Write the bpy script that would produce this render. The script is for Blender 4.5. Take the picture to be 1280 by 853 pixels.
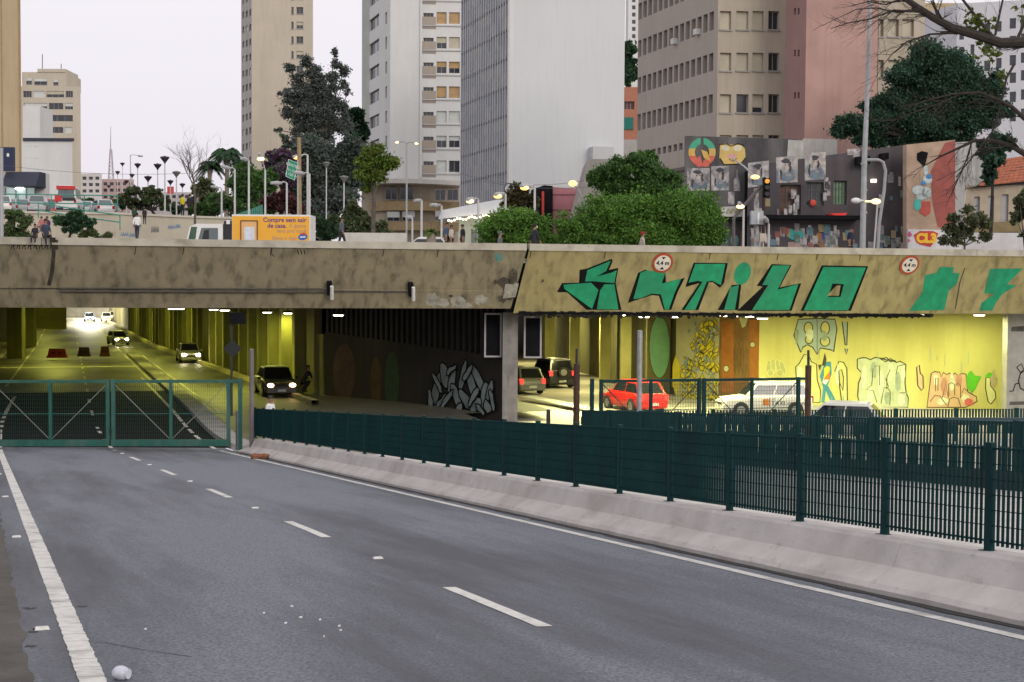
import bpy, bmesh, math, random
import numpy as np
from mathutils import Vector, Matrix, noise
random.seed(7); rng = np.random.default_rng(7)
for o in list(bpy.data.objects): bpy.data.objects.remove(o)
SC = bpy.context.scene
COL = SC.collection
R = math.radians
# ------------------------------------------------------------------ camera
E = 1.755                       # eye height over the near road
FPX, CX, CY = 1778.0, 640.0, 426.5
PITCH, ROLL = math.atan(73.5/1778.0), 0.0065
cam = bpy.data.cameras.new('camera'); camo = bpy.data.objects.new('camera', cam); COL.objects.link(camo)
cam.sensor_width = 36.0; cam.lens = 36.0*FPX/1280.0; cam.clip_end = 6000; cam.clip_start = 0.1
CM = Matrix.Rotation(math.pi/2-PITCH, 3, 'X') @ Matrix.Rotation(ROLL, 3, 'Z')
camo.matrix_world = Matrix.Translation((0, 0, E)) @ CM.to_4x4()
SC.camera = camo
EYE = Vector((0, 0, E))
def ray(px, py): return CM @ Vector(((px-CX)/FPX, -(py-CY)/FPX, -1.0))
def P(px, py, Y):
    d = ray(px, py); return EYE + d*(Y/d.y)
def proj(p):
    q = CM.transposed() @ (Vector(p)-EYE); return (CX+FPX*q.x/-q.z, CY-FPX*q.y/-q.z)
def XatY(px, Y): return P(px, 353, Y).x
# ------------------------------------------------------------------ world, sun, exposure
SUN_EL, SUN_AZ = 24.0, 150.0      # azimuth clockwise from +Y (north): behind the camera, to the right
w = bpy.data.worlds.new('World'); SC.world = w; w.use_nodes = True
nt = w.node_tree; nt.nodes.clear()
out = nt.nodes.new('ShaderNodeOutputWorld'); bg = nt.nodes.new('ShaderNodeBackground')
sky = nt.nodes.new('ShaderNodeTexSky'); sky.sky_type = 'NISHITA'; sky.sun_disc = False
sky.sun_elevation = R(SUN_EL); sky.sun_rotation = R(SUN_AZ); sky.dust_density = 4.0
sc_ = nt.nodes.new('ShaderNodeVectorMath'); sc_.operation = 'SCALE'; sc_.inputs['Scale'].default_value = 0.10
nt.links.new(sky.outputs[0], sc_.inputs[0])
tc = nt.nodes.new('ShaderNodeTexCoord'); sep = nt.nodes.new('ShaderNodeSeparateXYZ'); nt.links.new(tc.outputs['Generated'], sep.inputs[0])
rp = nt.nodes.new('ShaderNodeValToRGB'); nt.links.new(sep.outputs['Z'], rp.inputs[0])
rp.color_ramp.elements[0].position = 0.0; rp.color_ramp.elements[0].color = (0.80, 0.745, 0.825, 1)
rp.color_ramp.elements[1].position = 0.30; rp.color_ramp.elements[1].color = (0.94, 0.905, 0.93, 1)
mx = nt.nodes.new('ShaderNodeMix'); mx.data_type = 'RGBA'; mx.inputs[0].default_value = 0.92   # thick even cloud over the clear sky
nt.links.new(sc_.outputs[0], mx.inputs[6]); nt.links.new(rp.outputs[0], mx.inputs[7])
nt.links.new(mx.outputs[2], bg.inputs[0]); bg.inputs[1].default_value = 1.09
nt.links.new(bg.outputs[0], out.inputs[0])
sl = bpy.data.lights.new('sun', 'SUN'); slo = bpy.data.objects.new('sun', sl); COL.objects.link(slo)
sl.energy = 1.15; sl.angle = R(25); sl.color = (1.0, 0.93, 0.84)
az, el = R(SUN_AZ), R(SUN_EL)
sd = Vector((math.sin(az)*math.cos(el), math.cos(az)*math.cos(el), math.sin(el)))
slo.rotation_euler = sd.to_track_quat('Z', 'Y').to_euler()
SC.view_settings.view_transform = 'Standard'; SC.view_settings.look = 'None'
SC.view_settings.exposure = 0.0; SC.view_settings.gamma = 1.0; SC.view_settings.use_curve_mapping = False
SC.render.engine = 'CYCLES'; SC.cycles.use_denoising = True; SC.cycles.max_bounces = 5; SC.cycles.diffuse_bounces = 3
SC.cycles.glossy_bounces = 2; SC.cycles.transparent_max_bounces = 6; SC.cycles.sample_clamp_indirect = 4.0
SC.cycles.use_adaptive_sampling = True; SC.cycles.adaptive_threshold = 0.02; SC.cycles.caustics_reflective = False
# ------------------------------------------------------------------ materials
MATS = {}
def M(name, col, rough=0.7, var=0.15, scale=2.0, bump=0.0, metal=0.0, emit=None, estr=1.0, streak=0.0, grime=None, gamt=0.4, gscale=0.6, spec=0.5, island=0.0, det=6.0, gstretch=0.15, layers=()):
    """procedural material: base colour broken by noise, optional vertical streaks, dirt of its own colour, bump and per-piece tint"""
    if name in MATS: return MATS[name]
    m = bpy.data.materials.new(name); m.use_nodes = True; MATS[name] = m
    n = m.node_tree; b = n.nodes['Principled BSDF']; L = n.links.new
    b.inputs['Roughness'].default_value = rough; b.inputs['Metallic'].default_value = metal
    if 'Specular IOR Level' in b.inputs: b.inputs['Specular IOR Level'].default_value = spec
    if emit:
        b.inputs['Emission Color'].default_value = (*emit, 1); b.inputs['Emission Strength'].default_value = estr
    b.inputs['Base Color'].default_value = (*col, 1)
    if var <= 0 and not grime and not streak and not island: return m
    g = n.nodes.new('ShaderNodeNewGeometry')
    no = n.nodes.new('ShaderNodeTexNoise'); no.inputs['Scale'].default_value = scale; no.inputs['Detail'].default_value = det; no.inputs['Roughness'].default_value = 0.6
    L(g.outputs['Position'], no.inputs['Vector'])
    mr = n.nodes.new('ShaderNodeMapRange'); mr.inputs[1].default_value = 0.3; mr.inputs[2].default_value = 0.7
    mr.inputs[3].default_value = 1-var; mr.inputs[4].default_value = 1+var; L(no.outputs['Fac'], mr.inputs[0])
    mul = n.nodes.new('ShaderNodeVectorMath'); mul.operation = 'SCALE'; mul.inputs[0].default_value = col; L(mr.outputs[0], mul.inputs['Scale'])
    cur = mul.outputs[0]
    def stretched(sc, kz, seed):
        mp = n.nodes.new('ShaderNodeMapping'); mp.inputs['Scale'].default_value = (1, 1, kz); mp.inputs['Location'].default_value = (seed, seed*.7, seed*.3)
        L(g.outputs['Position'], mp.inputs['Vector'])
        t = n.nodes.new('ShaderNodeTexNoise'); t.inputs['Scale'].default_value = sc; t.inputs['Detail'].default_value = 5; L(mp.outputs[0], t.inputs['Vector'])
        return t.outputs['Fac']
    def mixin(fac, c):
        nonlocal cur
        k = n.nodes.new('ShaderNodeMix'); k.data_type = 'RGBA'; L(fac, k.inputs[0]); L(cur, k.inputs[6]); k.inputs[7].default_value = (*c, 1); cur = k.outputs[2]
    def ramp(v, a, z, top):
        q = n.nodes.new('ShaderNodeMapRange'); q.inputs[1].default_value = a; q.inputs[2].default_value = z; q.inputs[4].default_value = top; q.clamp = True; L(v, q.inputs[0]); return q.outputs[0]
    if streak: mixin(ramp(stretched(3.2, 0.06, 3.1), 0.48, 0.72, streak), tuple(c*0.35 for c in col))
    if grime: mixin(ramp(stretched(gscale, gstretch, 9.7), 0.5, 0.68, gamt), grime)
    for (lc, rot, lsc, sc, lo_, hi_, amt) in layers:      # further wear layers: colour, turn about z, stretch, scale, thresholds, amount
        mp0 = n.nodes.new('ShaderNodeMapping'); mp0.vector_type = 'POINT'; mp0.inputs['Rotation'].default_value = (0, 0, rot); L(g.outputs['Position'], mp0.inputs['Vector'])
        mp = n.nodes.new('ShaderNodeMapping'); mp.inputs['Scale'].default_value = lsc; L(mp0.outputs[0], mp.inputs['Vector'])
        t_ = n.nodes.new('ShaderNodeTexNoise'); t_.inputs['Scale'].default_value = sc; t_.inputs['Detail'].default_value = 7; t_.inputs['Roughness'].default_value = .65; L(mp.outputs[0], t_.inputs['Vector'])
        mixin(ramp(t_.outputs['Fac'], lo_, hi_, amt), lc)
    if island:
        q = n.nodes.new('ShaderNodeMapRange'); q.inputs[3].default_value = 1-island; q.inputs[4].default_value = 1+island; L(g.outputs['Random Per Island'], q.inputs[0])
        s2 = n.nodes.new('ShaderNodeVectorMath'); s2.operation = 'SCALE'; L(cur, s2.inputs[0]); L(q.outputs[0], s2.inputs['Scale']); cur = s2.outputs[0]
    L(cur, b.inputs['Base Color'])
    if bump:
        bp = n.nodes.new('ShaderNodeBump'); bp.inputs['Strength'].default_value = bump; bp.inputs['Distance'].default_value = 0.02
        nb = n.nodes.new('ShaderNodeTexNoise'); nb.inputs['Scale'].default_value = max(scale*12, 25); nb.inputs['Detail'].default_value = 4; L(g.outputs['Position'], nb.inputs['Vector'])
        L(nb.outputs['Fac'], bp.inputs['Height']); L(bp.outputs[0], b.inputs['Normal'])
    return m
def leaf_mat(name, col, var=0.45):
    if name in MATS: return MATS[name]
    m = M(name, col, rough=0.6, var=0.25, scale=0.5, island=var, spec=0.25)
    n = m.node_tree; b = n.nodes['Principled BSDF']; src = b.inputs['Base Color'].links[0].from_socket       # thin leaves let some light through
    tr = n.nodes.new('ShaderNodeBsdfTranslucent'); n.links.new(src, tr.inputs['Color']); ms = n.nodes.new('ShaderNodeMixShader'); ms.inputs[0].default_value = 0.4
    n.links.new(b.outputs[0], ms.inputs[1]); n.links.new(tr.outputs[0], ms.inputs[2]); n.links.new(ms.outputs[0], n.nodes['Material Output'].inputs['Surface'])
    return m
# ------------------------------------------------------------------ object helpers
MATX = {}
def link(o, parent=None):
    COL.objects.link(o)
    if parent: o.parent = parent
    return o
def tag(o, label=None, cat=None, group=None, kind=None):
    if label: o['label'] = label
    if cat: o['category'] = cat
    if group: o['group'] = group
    if kind: o['kind'] = kind
    return o
def thing(name, label, cat, loc=(0, 0, 0), rz=0.0, group=None):
    o = bpy.data.objects.new(name, None); o.empty_display_size = 0.2; link(o)
    o.location = loc; o.rotation_euler = (0, 0, rz)
    MATX[o.name] = Matrix.Translation(loc) @ Matrix.Rotation(rz, 4, 'Z')
    return tag(o, label, cat, group)
class MB:
    """collects shapes, then links them as ONE mesh object"""
    def __init__(s): s.v = []; s.f = []; s.m = []; s.cur = 0; s.sm = False
    def add(s, vs, fs):
        k = len(s.v); s.v += [tuple(q) for q in vs]
        for f in fs: s.f.append(tuple(i+k for i in f)); s.m.append(s.cur)
        return s
    def quad(s, a, b, c, d): return s.add([a, b, c, d], [(0, 1, 2, 3)])
    def poly(s, pts): return s.add(pts, [tuple(range(len(pts)))])
    def box(s, lo, hi):
        x0, y0, z0 = lo; x1, y1, z1 = hi
        return s.add([(x0,y0,z0),(x1,y0,z0),(x1,y1,z0),(x0,y1,z0),(x0,y0,z1),(x1,y0,z1),(x1,y1,z1),(x0,y1,z1)],
                     [(0,3,2,1),(4,5,6,7),(0,1,5,4),(1,2,6,5),(2,3,7,6),(3,0,4,7)])
    def hexa(s, b, t):
        """b, t: four bottom and four top corners"""
        return s.add(list(b)+list(t), [(0,3,2,1),(4,5,6,7),(0,1,5,4),(1,2,6,5),(2,3,7,6),(3,0,4,7)])
    def prism(s, pts, d):
        """polygon extruded by vector d"""
        n = len(pts); d = Vector(d); t = [Vector(p)+d for p in pts]
        return s.add([Vector(p) for p in pts]+t, [tuple(range(n)), tuple(range(2*n-1, n-1, -1))]+[((i+1) % n, i, n+i, n+(i+1) % n) for i in range(n)])
    def tube(s, pts, rad, n=8, cap=True):
        pts = [Vector(p) for p in pts]; rads = rad if isinstance(rad, (list, tuple)) else [rad]*len(pts)
        vs, fs = [], []; prev = None
        for i, p in enumerate(pts):
            t = (pts[min(i+1, len(pts)-1)]-pts[max(i-1, 0)]).normalized()
            if prev is None: a = t.orthogonal().normalized()
            else:
                a = prev - t*prev.dot(t)
                a = a.normalized() if a.length > 1e-6 else t.orthogonal().normalized()
            prev = a; b = t.cross(a)
            for k in range(n):
                an = 2*math.pi*k/n; vs.append(p+(a*math.cos(an)+b*math.sin(an))*rads[i])
        for i in range(len(pts)-1):
            for k in range(n):
                fs.append((i*n+k, i*n+(k+1) % n, (i+1)*n+(k+1) % n, (i+1)*n+k))
        if cap: fs.append(tuple(range(n-1, -1, -1))); fs.append(tuple((len(pts)-1)*n+k for k in range(n)))
        return s.add(vs, fs)
    def lathe(s, prof, o=(0, 0, 0), n=14):
        """prof: (radius, z) pairs"""
        o = Vector(o); vs, fs = [], []
        for r, z in prof:
            for k in range(n):
                an = 2*math.pi*k/n; vs.append(o+Vector((r*math.cos(an), r*math.sin(an), z)))
        for i in range(len(prof)-1):
            for k in range(n): fs.append((i*n+k, i*n+(k+1) % n, (i+1)*n+(k+1) % n, (i+1)*n+k))
        fs.append(tuple(range(n-1, -1, -1))); fs.append(tuple((len(prof)-1)*n+k for k in range(n)))
        return s.add(vs, fs)
    def ball(s, c, r, n=8, m=6):
        c = Vector(c); r = r if isinstance(r, (tuple, list)) else (r, r, r); vs, fs = [], []
        for i in range(1, m):
            th = math.pi*i/m
            for k in range(n):
                an = 2*math.pi*k/n; vs.append(c+Vector((r[0]*math.sin(th)*math.cos(an), r[1]*math.sin(th)*math.sin(an), r[2]*math.cos(th))))
        top = len(vs); vs.append(c+Vector((0, 0, r[2]))); vs.append(c-Vector((0, 0, r[2])))
        for i in range(m-2):
            for k in range(n): fs.append((i*n+k, (i+1)*n+k, (i+1)*n+(k+1) % n, i*n+(k+1) % n))
        for k in range(n): fs.append((top, k, (k+1) % n)); fs.append((top+1, (m-2)*n+(k+1) % n, (m-2)*n+k))
        return s.add(vs, fs)
    def mesh(s, name, mats, inv=None, smooth=False):
        me = bpy.data.meshes.new(name)
        vs = s.v if inv is None else [tuple(inv @ Vector(q)) for q in s.v]
        me.from_pydata(vs, [], s.f)
        for m in (mats if isinstance(mats, (list, tuple)) else [mats]): me.materials.append(m)
        if any(s.m): me.polygons.foreach_set('material_index', s.m)
        if smooth: me.polygons.foreach_set('use_smooth', [True]*len(me.polygons))
        me.update(); return me
    def build(s, name, mats, parent=None, world=True, smooth=False):
        inv = None
        if parent is not None and world:
            root = parent
            while root.parent: root = root.parent
            if root.name in MATX: inv = MATX[root.name].inverted()
        o = bpy.data.objects.new(name, s.mesh(name, mats, inv, smooth))
        return link(o, parent)
def dup(o, parent=None):
    c = o.copy(); COL.objects.link(c); c.parent = parent
    for ch in list(o.children): dup(ch, c)
    return c
def text(name, s, mat, parent, origin, ux, uy, height, align='CENTER', offset=0.0, extrude=0.0):
    """flat lettering: ux, uy unit vectors of the surface, height of a capital in metres"""
    cu = bpy.data.curves.new(name, 'FONT'); cu.body = s; cu.align_x = align; cu.align_y = 'CENTER'; cu.size = height*1.4; cu.extrude = extrude; cu.offset = offset
    cu.materials.append(mat); tmp = bpy.data.objects.new(name+'_tmp', cu); COL.objects.link(tmp)
    me = bpy.data.meshes.new_from_object(tmp.evaluated_get(bpy.context.evaluated_depsgraph_get())); bpy.data.objects.remove(tmp)
    me.name = name; o = bpy.data.objects.new(name, me); link(o, parent)
    ux = Vector(ux).normalized(); uy = Vector(uy); uz = ux.cross(uy).normalized(); uy2 = uz.cross(ux)
    m = Matrix((ux, uy2, uz)).transposed().to_4x4(); m.translation = Vector(origin)
    root = parent
    while root is not None and root.parent: root = root.parent
    if root is not None and root.name in MATX: m = MATX[root.name].inverted() @ m
    o.matrix_local = m
    return o
# ------------------------------------------------------------------ planes seen in the picture, for walls and paint on walls
class Plane:
    """an upright (or leaning) surface: origin o, unit direction u along it, unit v up it"""
    def __init__(s, o, u, v=(0, 0, 1)):
        s.o = Vector(o); s.u = Vector(u).normalized(); s.v = Vector(v).normalized(); s.n = s.u.cross(s.v).normalized()
        if s.n.dot(EYE-s.o) < 0: s.n = -s.n
    def uv(s, px, py):
        d = ray(px, py); t = (s.o-EYE).dot(s.n)/d.dot(s.n); p = EYE+d*t-s.o
        return p.dot(s.u), p.dot(s.v)
    def at(s, u, v, off=0.0): return s.o+s.u*u+s.v*v+s.n*off
    def px(s, px, py, off=0.0): return s.at(*s.uv(px, py), off)
def paint(pl, pts, off=0.004):
    return [pl.px(x, y, off) for x, y in pts]
def flat(mb, pl, pts, off=0.004):
    ps = paint(pl, pts, off)
    nn = Vector((0, 0, 0))
    for i in range(len(ps)): nn += (ps[i]-pl.o).cross(ps[(i+1) % len(ps)]-pl.o)
    if nn.dot(pl.n) < 0: ps.reverse()
    mb.poly(ps)
def stroke(mb, pl, pts, wpx, off=0.006, closed=False):
    uv = [Vector(pl.uv(x, y)) for x, y in pts]
    d = pl.uv(pts[0][0]+1, pts[0][1]); k = (Vector(d)-uv[0]).length*wpx*0.5
    if closed: uv = uv+[uv[0]]
    L_, R_ = [], []
    for i, p in enumerate(uv):
        a = uv[max(i-1, 0)]; b = uv[min(i+1, len(uv)-1)]
        if closed and i in (0, len(uv)-1): a, b = uv[-2], uv[1]
        t = (b-a); t = t.normalized() if t.length > 1e-9 else Vector((1, 0)); n = Vector((-t.y, t.x))
        L_.append(p+n*k); R_.append(p-n*k)
    vs = [pl.at(q.x, q.y, off) for q in L_]+[pl.at(q.x, q.y, off) for q in R_]; n = len(uv)
    mb.add(vs, [(i, i+1, n+i+1, n+i) for i in range(n-1)])
def ell(cx, cy, rx, ry, rot=0, n=20, a0=0, a1=360):
    r = []
    for i in range(n if a1-a0 >= 360 else n+1):
        a = R(a0+(a1-a0)*i/n); x, y = rx*math.cos(a), ry*math.sin(a); c, s_ = math.cos(R(rot)), math.sin(R(rot))
        r.append((cx+x*c-y*s_, cy+x*s_+y*c))
    return r
def holed_wall(mb, pl, u0, u1, v0, v1, holes, depth=0.25, thick=None):
    """a wall face with real openings and their reveals; holes: (u0,u1,v0,v1)"""
    us = sorted({round(x, 4) for x in [u0, u1]+[h[0] for h in holes]+[h[1] for h in holes] if u0-1e-4 <= x <= u1+1e-4})
    vs = sorted({round(x, 4) for x in [v0, v1]+[h[2] for h in holes]+[h[3] for h in holes] if v0-1e-4 <= x <= v1+1e-4})
    flip = pl.u.cross(pl.v).dot(pl.n) < 0
    def q(a, b, c, d): mb.quad(*((d, c, b, a) if flip else (a, b, c, d)))
    import bisect
    nu, nv = len(us)-1, len(vs)-1; solid = np.ones((nu, nv), bool)
    for h in holes:
        a = bisect.bisect_left(us, round(h[0], 4)); b = bisect.bisect_left(us, round(h[1], 4)); c = bisect.bisect_left(vs, round(h[2], 4)); d = bisect.bisect_left(vs, round(h[3], 4))
        solid[a:b, c:d] = False
    for j in range(nv):
        i = 0
        while i < nu:
            if solid[i, j]:
                k = i
                while k < nu and solid[k, j]: k += 1
                q(pl.at(us[i], vs[j]), pl.at(us[k], vs[j]), pl.at(us[k], vs[j+1]), pl.at(us[i], vs[j+1])); i = k
            else: i += 1
    for h in holes:
        a, b, c, d = h
        q(pl.at(a, c), pl.at(b, c), pl.at(b, c, -depth), pl.at(a, c, -depth))
        q(pl.at(a, d, -depth), pl.at(b, d, -depth), pl.at(b, d), pl.at(a, d))
        q(pl.at(a, c), pl.at(a, c, -depth), pl.at(a, d, -depth), pl.at(a, d))
        q(pl.at(b, c, -depth), pl.at(b, c), pl.at(b, d), pl.at(b, d, -depth))
def pbox(mb, pl, u0, u1, v0, v1, o0, o1):
    mb.hexa([pl.at(u0, v0, o0), pl.at(u1, v0, o0), pl.at(u1, v0, o1), pl.at(u0, v0, o1)], [pl.at(u0, v1, o0), pl.at(u1, v1, o0), pl.at(u1, v1, o1), pl.at(u0, v1, o1)])
# ------------------------------------------------------------------ road frame: s metres along the carriageway, l metres to its right
def smooth(a, b, x):
    t = min(1, max(0, (x-a)/(b-a))); return t*t*(3-2*t)
_tab = {}
def _mk():
    ds = 0.25; p = Vector((0, 0, 0)); S = 0.0; T = {0: (p.copy(), R(-20.65))}
    n = int(330/ds)
    for i in range(1, n):
        s = i*ds; th = R(-20.65+3.35*smooth(42, 70, s)); sl = 0.076-0.061*smooth(46, 52, s)-0.015*smooth(150, 175, s)
        p = p+Vector((math.sin(th)*ds, math.cos(th)*ds, -sl*ds)); T[i] = (p.copy(), th)
    p = Vector((0, 0, 0))
    for i in range(1, int(45/ds)):
        th = R(-20.65); p = p-Vector((math.sin(th)*ds, math.cos(th)*ds, -0.076*ds)); T[-i] = (p.copy(), th)
    return T
_tab = _mk()
def road(s, l, dz=0.0):
    i = s/0.25; k = math.floor(i); f = i-k
    a, th = _tab[k]; b, _ = _tab[k+1]
    c = a.lerp(b, f)
    return Vector((c.x+math.cos(th)*l, c.y-math.sin(th)*l, c.z+dz-0.04*min(l, 9.2)*(1-smooth(52, 66, s))))   # banked 4 % to the right on the ramp
def heading(s): return _tab[math.floor(s/0.25)][1]
def strip(mb, s0, s1, l0, l1, dz, step=2.0, nl=1):
    n = max(1, int((s1-s0)/step)); vs = []
    for i in range(n+1):
        s = s0+(s1-s0)*i/n
        for j in range(nl+1): vs.append(road(s, l0+(l1-l0)*j/nl, dz))
    w_ = nl+1
    mb.add(vs, [(i*w_+j, i*w_+j+1, (i+1)*w_+j+1, (i+1)*w_+j) for i in range(n) for j in range(nl)])
def struct(o): o['kind'] = 'structure'; return o

asph = M('asphalt_grey', (0.172, 0.184, 0.220), rough=0.66, var=0.6, scale=40, det=4.0, bump=0.5, spec=0.35, layers=(((0.070, 0.073, 0.086), R(-20.65), (0.60, 0.045, 1), 1.0, .45, .66, .85), ((0.26, 0.265, 0.285), R(-20.65), (1.1, 0.07, 1), 1.3, .55, .75, .35), ((0.10, 0.10, 0.11), 0.3, (1, 1, 1), 2.6, .62, .72, .35), ((0.36, 0.36, 0.37), 0.0, (1, 1, 1), 42.0, .66, .72, .5)))
asph_dark = M('asphalt_dark_and_shade', (0.012, 0.012, 0.013), rough=0.9, var=0.2, scale=6, bump=0.3, spec=0.08)
asph_brown = M('asphalt_shoulder', (0.075, 0.068, 0.062), rough=0.85, var=0.3, scale=5, bump=0.6, grime=(0.13, 0.115, 0.10), gamt=0.5, gscale=0.7, gstretch=1.0)
asph_tun = M('asphalt_tunnel', (0.13, 0.125, 0.095), rough=0.5, var=0.2, scale=1.2, bump=0.2, grime=(0.05, 0.05, 0.05), gamt=0.6, gscale=0.15, gstretch=1.0)
white_line = M('road_paint_white', (0.62, 0.61, 0.58), rough=0.7, var=0.15, scale=14, grime=(0.24, 0.235, 0.23), gamt=0.6, gscale=3.0, gstretch=1.0)
yellow_line = M('road_paint_pale', (0.55, 0.52, 0.40), rough=0.7, var=0.2, scale=8)
conc = M('concrete_barrier', (0.53, 0.495, 0.48), rough=0.85, var=0.12, scale=2.5, bump=0.3, grime=(0.36, 0.315, 0.30), gamt=0.6, gscale=0.8, gstretch=1.0, layers=(((0.20, 0.18, 0.17), 0, (1, 1, 2.5), 3.0, .6, .72, .5), ((0.62, 0.57, 0.54), 0, (1, 1, 1), 6.0, .6, .7, .4)))
conc_grey = M('concrete_grey', (0.33, 0.32, 0.30), rough=0.85, var=0.15, scale=2.0, bump=0.2, grime=(0.15, 0.145, 0.13), gamt=0.6, gscale=0.8)
conc_fascia = M('concrete_fascia', (0.31, 0.265, 0.172), rough=0.88, var=0.12, scale=1.2, bump=0.15, streak=0.85, grime=(0.15, 0.13, 0.09), gamt=0.4, gscale=1.6, gstretch=0.10)
conc_fascia_y = M('concrete_fascia_ochre', (0.375, 0.318, 0.150), rough=0.88, var=0.10, scale=1.2, bump=0.15, streak=0.7, grime=(0.17, 0.14, 0.07), gamt=0.4, gscale=1.6, gstretch=0.10)
conc_cap = M('concrete_cap', (0.44, 0.41, 0.34), rough=0.85, var=0.15, scale=1.5, grime=(0.2, 0.18, 0.14), gamt=0.6, gscale=1.2, gstretch=1.0)
teal = M('teal_paint_dark', (0.0015, 0.034, 0.036), rough=0.6, spec=0.2, var=0.2, scale=3, grime=(0.002, 0.018, 0.026), gamt=0.6, gscale=1.5)
teal_gate = M('teal_paint_gate', (0.022, 0.115, 0.092), rough=0.5, var=0.2, scale=4, grime=(0.10, 0.16, 0.14), gamt=0.5, gscale=3)
dark_metal = M('dark_metal', (0.03, 0.032, 0.035), rough=0.5, var=0.2, metal=0.3)
galv = M('galvanised_pipe', (0.32, 0.33, 0.35), rough=0.45, var=0.2, scale=5, metal=0.5)
black = M('black_paint', (0.010, 0.010, 0.012), rough=0.9, var=0.3, scale=2, spec=0.1)
white_p = M('white_paint', (0.72, 0.72, 0.71), rough=0.6, var=0.08, scale=2)
rust = M('rusty_iron', (0.055, 0.026, 0.018), rough=0.8, var=0.35, scale=6)

# --- upper ground, with the underpass cut out
GZ = 2.65
BD = Vector((0.9719, 0.2354, 0)).normalized(); BN = Vector((BD.y, -BD.x, 0))      # bridge direction, and its normal towards the camera
B0 = Vector((0, 60.0, 0)); LEAN = 1.3
def bridge(u, z, toward=0.0): q = B0+BD*u+BN*toward; return Vector((q.x, q.y, z))
mb = MB()
gl0, gl1 = road(-34, -8), road(62, -8)
def gz(p): return Vector((p.x, p.y, GZ))
e0, e1 = bridge(-3000, GZ, 0.5), bridge(3000, GZ, 0.5)
la, lb = gz(gl0), bridge(-26, GZ, 0.5); ra, rb = Vector((64, -45, GZ)), bridge(66, GZ, 0.5)
far = 4500
mb.poly([e0, lb, rb, e1, Vector((far, far, GZ)), Vector((-far, far, GZ))])
mb.poly([e0, Vector((-far, -far, GZ)), Vector((la.x, -far, GZ)), la, lb])
mb.poly([Vector((la.x, -far, GZ)), Vector((64, -far, GZ)), ra, la])
mb.poly([Vector((64, -far, GZ)), Vector((far, -far, GZ)), e1, rb, ra])
ground = struct(mb.build('ground', M('paving_grey', (0.24, 0.23, 0.215), rough=0.9, var=0.2, scale=0.6)))
# side retaining walls of the cutting
for nm, a, b, lab in (('retaining_wall', la, lb, 'grey concrete retaining wall of the cutting beside the shoulder'), ('retaining_wall', ra, rb, 'grey concrete retaining wall closing the far side road')):
    m_ = MB(); d = (b-a).normalized(); nn = Vector((d.y, -d.x, 0))
    m_.prism([a+Vector((0, 0, -9)), b+Vector((0, 0, -9)), b+Vector((0, 0, 0.9)), a+Vector((0, 0, 0.9))], nn*(-0.4 if nm and a is la else 0.4))
    tag(m_.build(nm, conc_grey), lab, 'wall')
# --- near road
mb = MB(); strip(mb, -34, 49.2, 0.28, 7.95, 0.0, nl=2)
roadA = struct(mb.build('road', asph))
mb = MB(); strip(mb, -34, 49.2, -8.0, 0.28, 0.0)
struct(mb.build('shoulder', asph_brown))
mb = MB(); vs = []; n = 260                     # worn ragged seam between shoulder and lane
for i in range(n+1):
    s = 1+46*i/n; e = 0.30+0.055*noise.noise((s*1.7, 4, 0))+0.03*noise.noise((s*6, 9, 0)); vs += [road(s, -0.6, 0.003), road(s, e, 0.004)]
mb.add(vs, [(2*i, 2*i+1, 2*i+3, 2*i+2) for i in range(n)]); struct(mb.build('shoulder', asph_brown))
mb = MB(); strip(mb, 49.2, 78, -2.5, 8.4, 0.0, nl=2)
struct(mb.build('road', asph_dark))  # shade behind the gate is painted in as near-black asphalt
mb = MB(); strip(mb, 78, 320, -2.5, 8.4, 0.0); struct(mb.build('road', asph_tun))
mb = MB(); strip(mb, 49.2, 320, -14, -2.5, -0.02); struct(mb.build('road', asph_tun))
mb = MB(); strip(mb, -34, 42, 8.4, 17.6, 0.0); mb.cur = 1; strip(mb, 42, 60, 8.4, 19.8, 0.0); strip(mb, 60, 320, 8.4, 24, 0.0)
struct(mb.build('road', [M('asphalt_pale', (0.52, 0.50, 0.47), rough=0.8, var=0.15, scale=3), asph_tun]))
mb = MB(); strip(mb, -34, 150, 17.6, 80, -0.4, nl=3)
struct(mb.build('road', [M('asphalt_side', (0.44, 0.42, 0.36), rough=0.7, var=0.2, scale=1.5, bump=0.2)]))
def mark(s0, s1, l0, l1, m_=white_line, dz=0.005, step=1.0, ragged=0.0):
    b_ = MB(); n = max(1, int((s1-s0)/step)); vs = []
    for i in range(n+1):
        s = s0+(s1-s0)*i/n; j0 = random.uniform(-ragged, ragged); j1 = random.uniform(-ragged, ragged)
        vs += [road(s, l0+j0, dz), road(s, l1+j1, dz)]
    b_.add(vs, [(2*i, 2*i+1, 2*i+3, 2*i+2) for i in range(n)])
    return b_.build('lane_marking', m_, roadA)
# left edge line: thick paint broken by cross joints, as laid in short slabs
s = -30.0
while s < 75:
    ln = random.uniform(0.28, 0.42); mark(s+0.008, s+ln, 0.57, 0.73, dz=0.006, step=0.07, ragged=0.006) if s > 2 and s < 26 else mark(s, s+ln, 0.57, 0.73, step=0.5)
    s += ln
mark(-30, 92, 7.49, 7.63, step=0.5, ragged=0.006)
for k in range(-3, 9):
    s0 = 10.25+7.42*k
    if s0 < 74: mark(s0, s0+2.42, 4.09, 4.22, ragged=0.004, step=0.3)
for k in range(34):
    s0 = 78+6.72*k
    if s0 < 300: mark(s0, s0+2.6, 4.09, 4.22, yellow_line)
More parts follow.
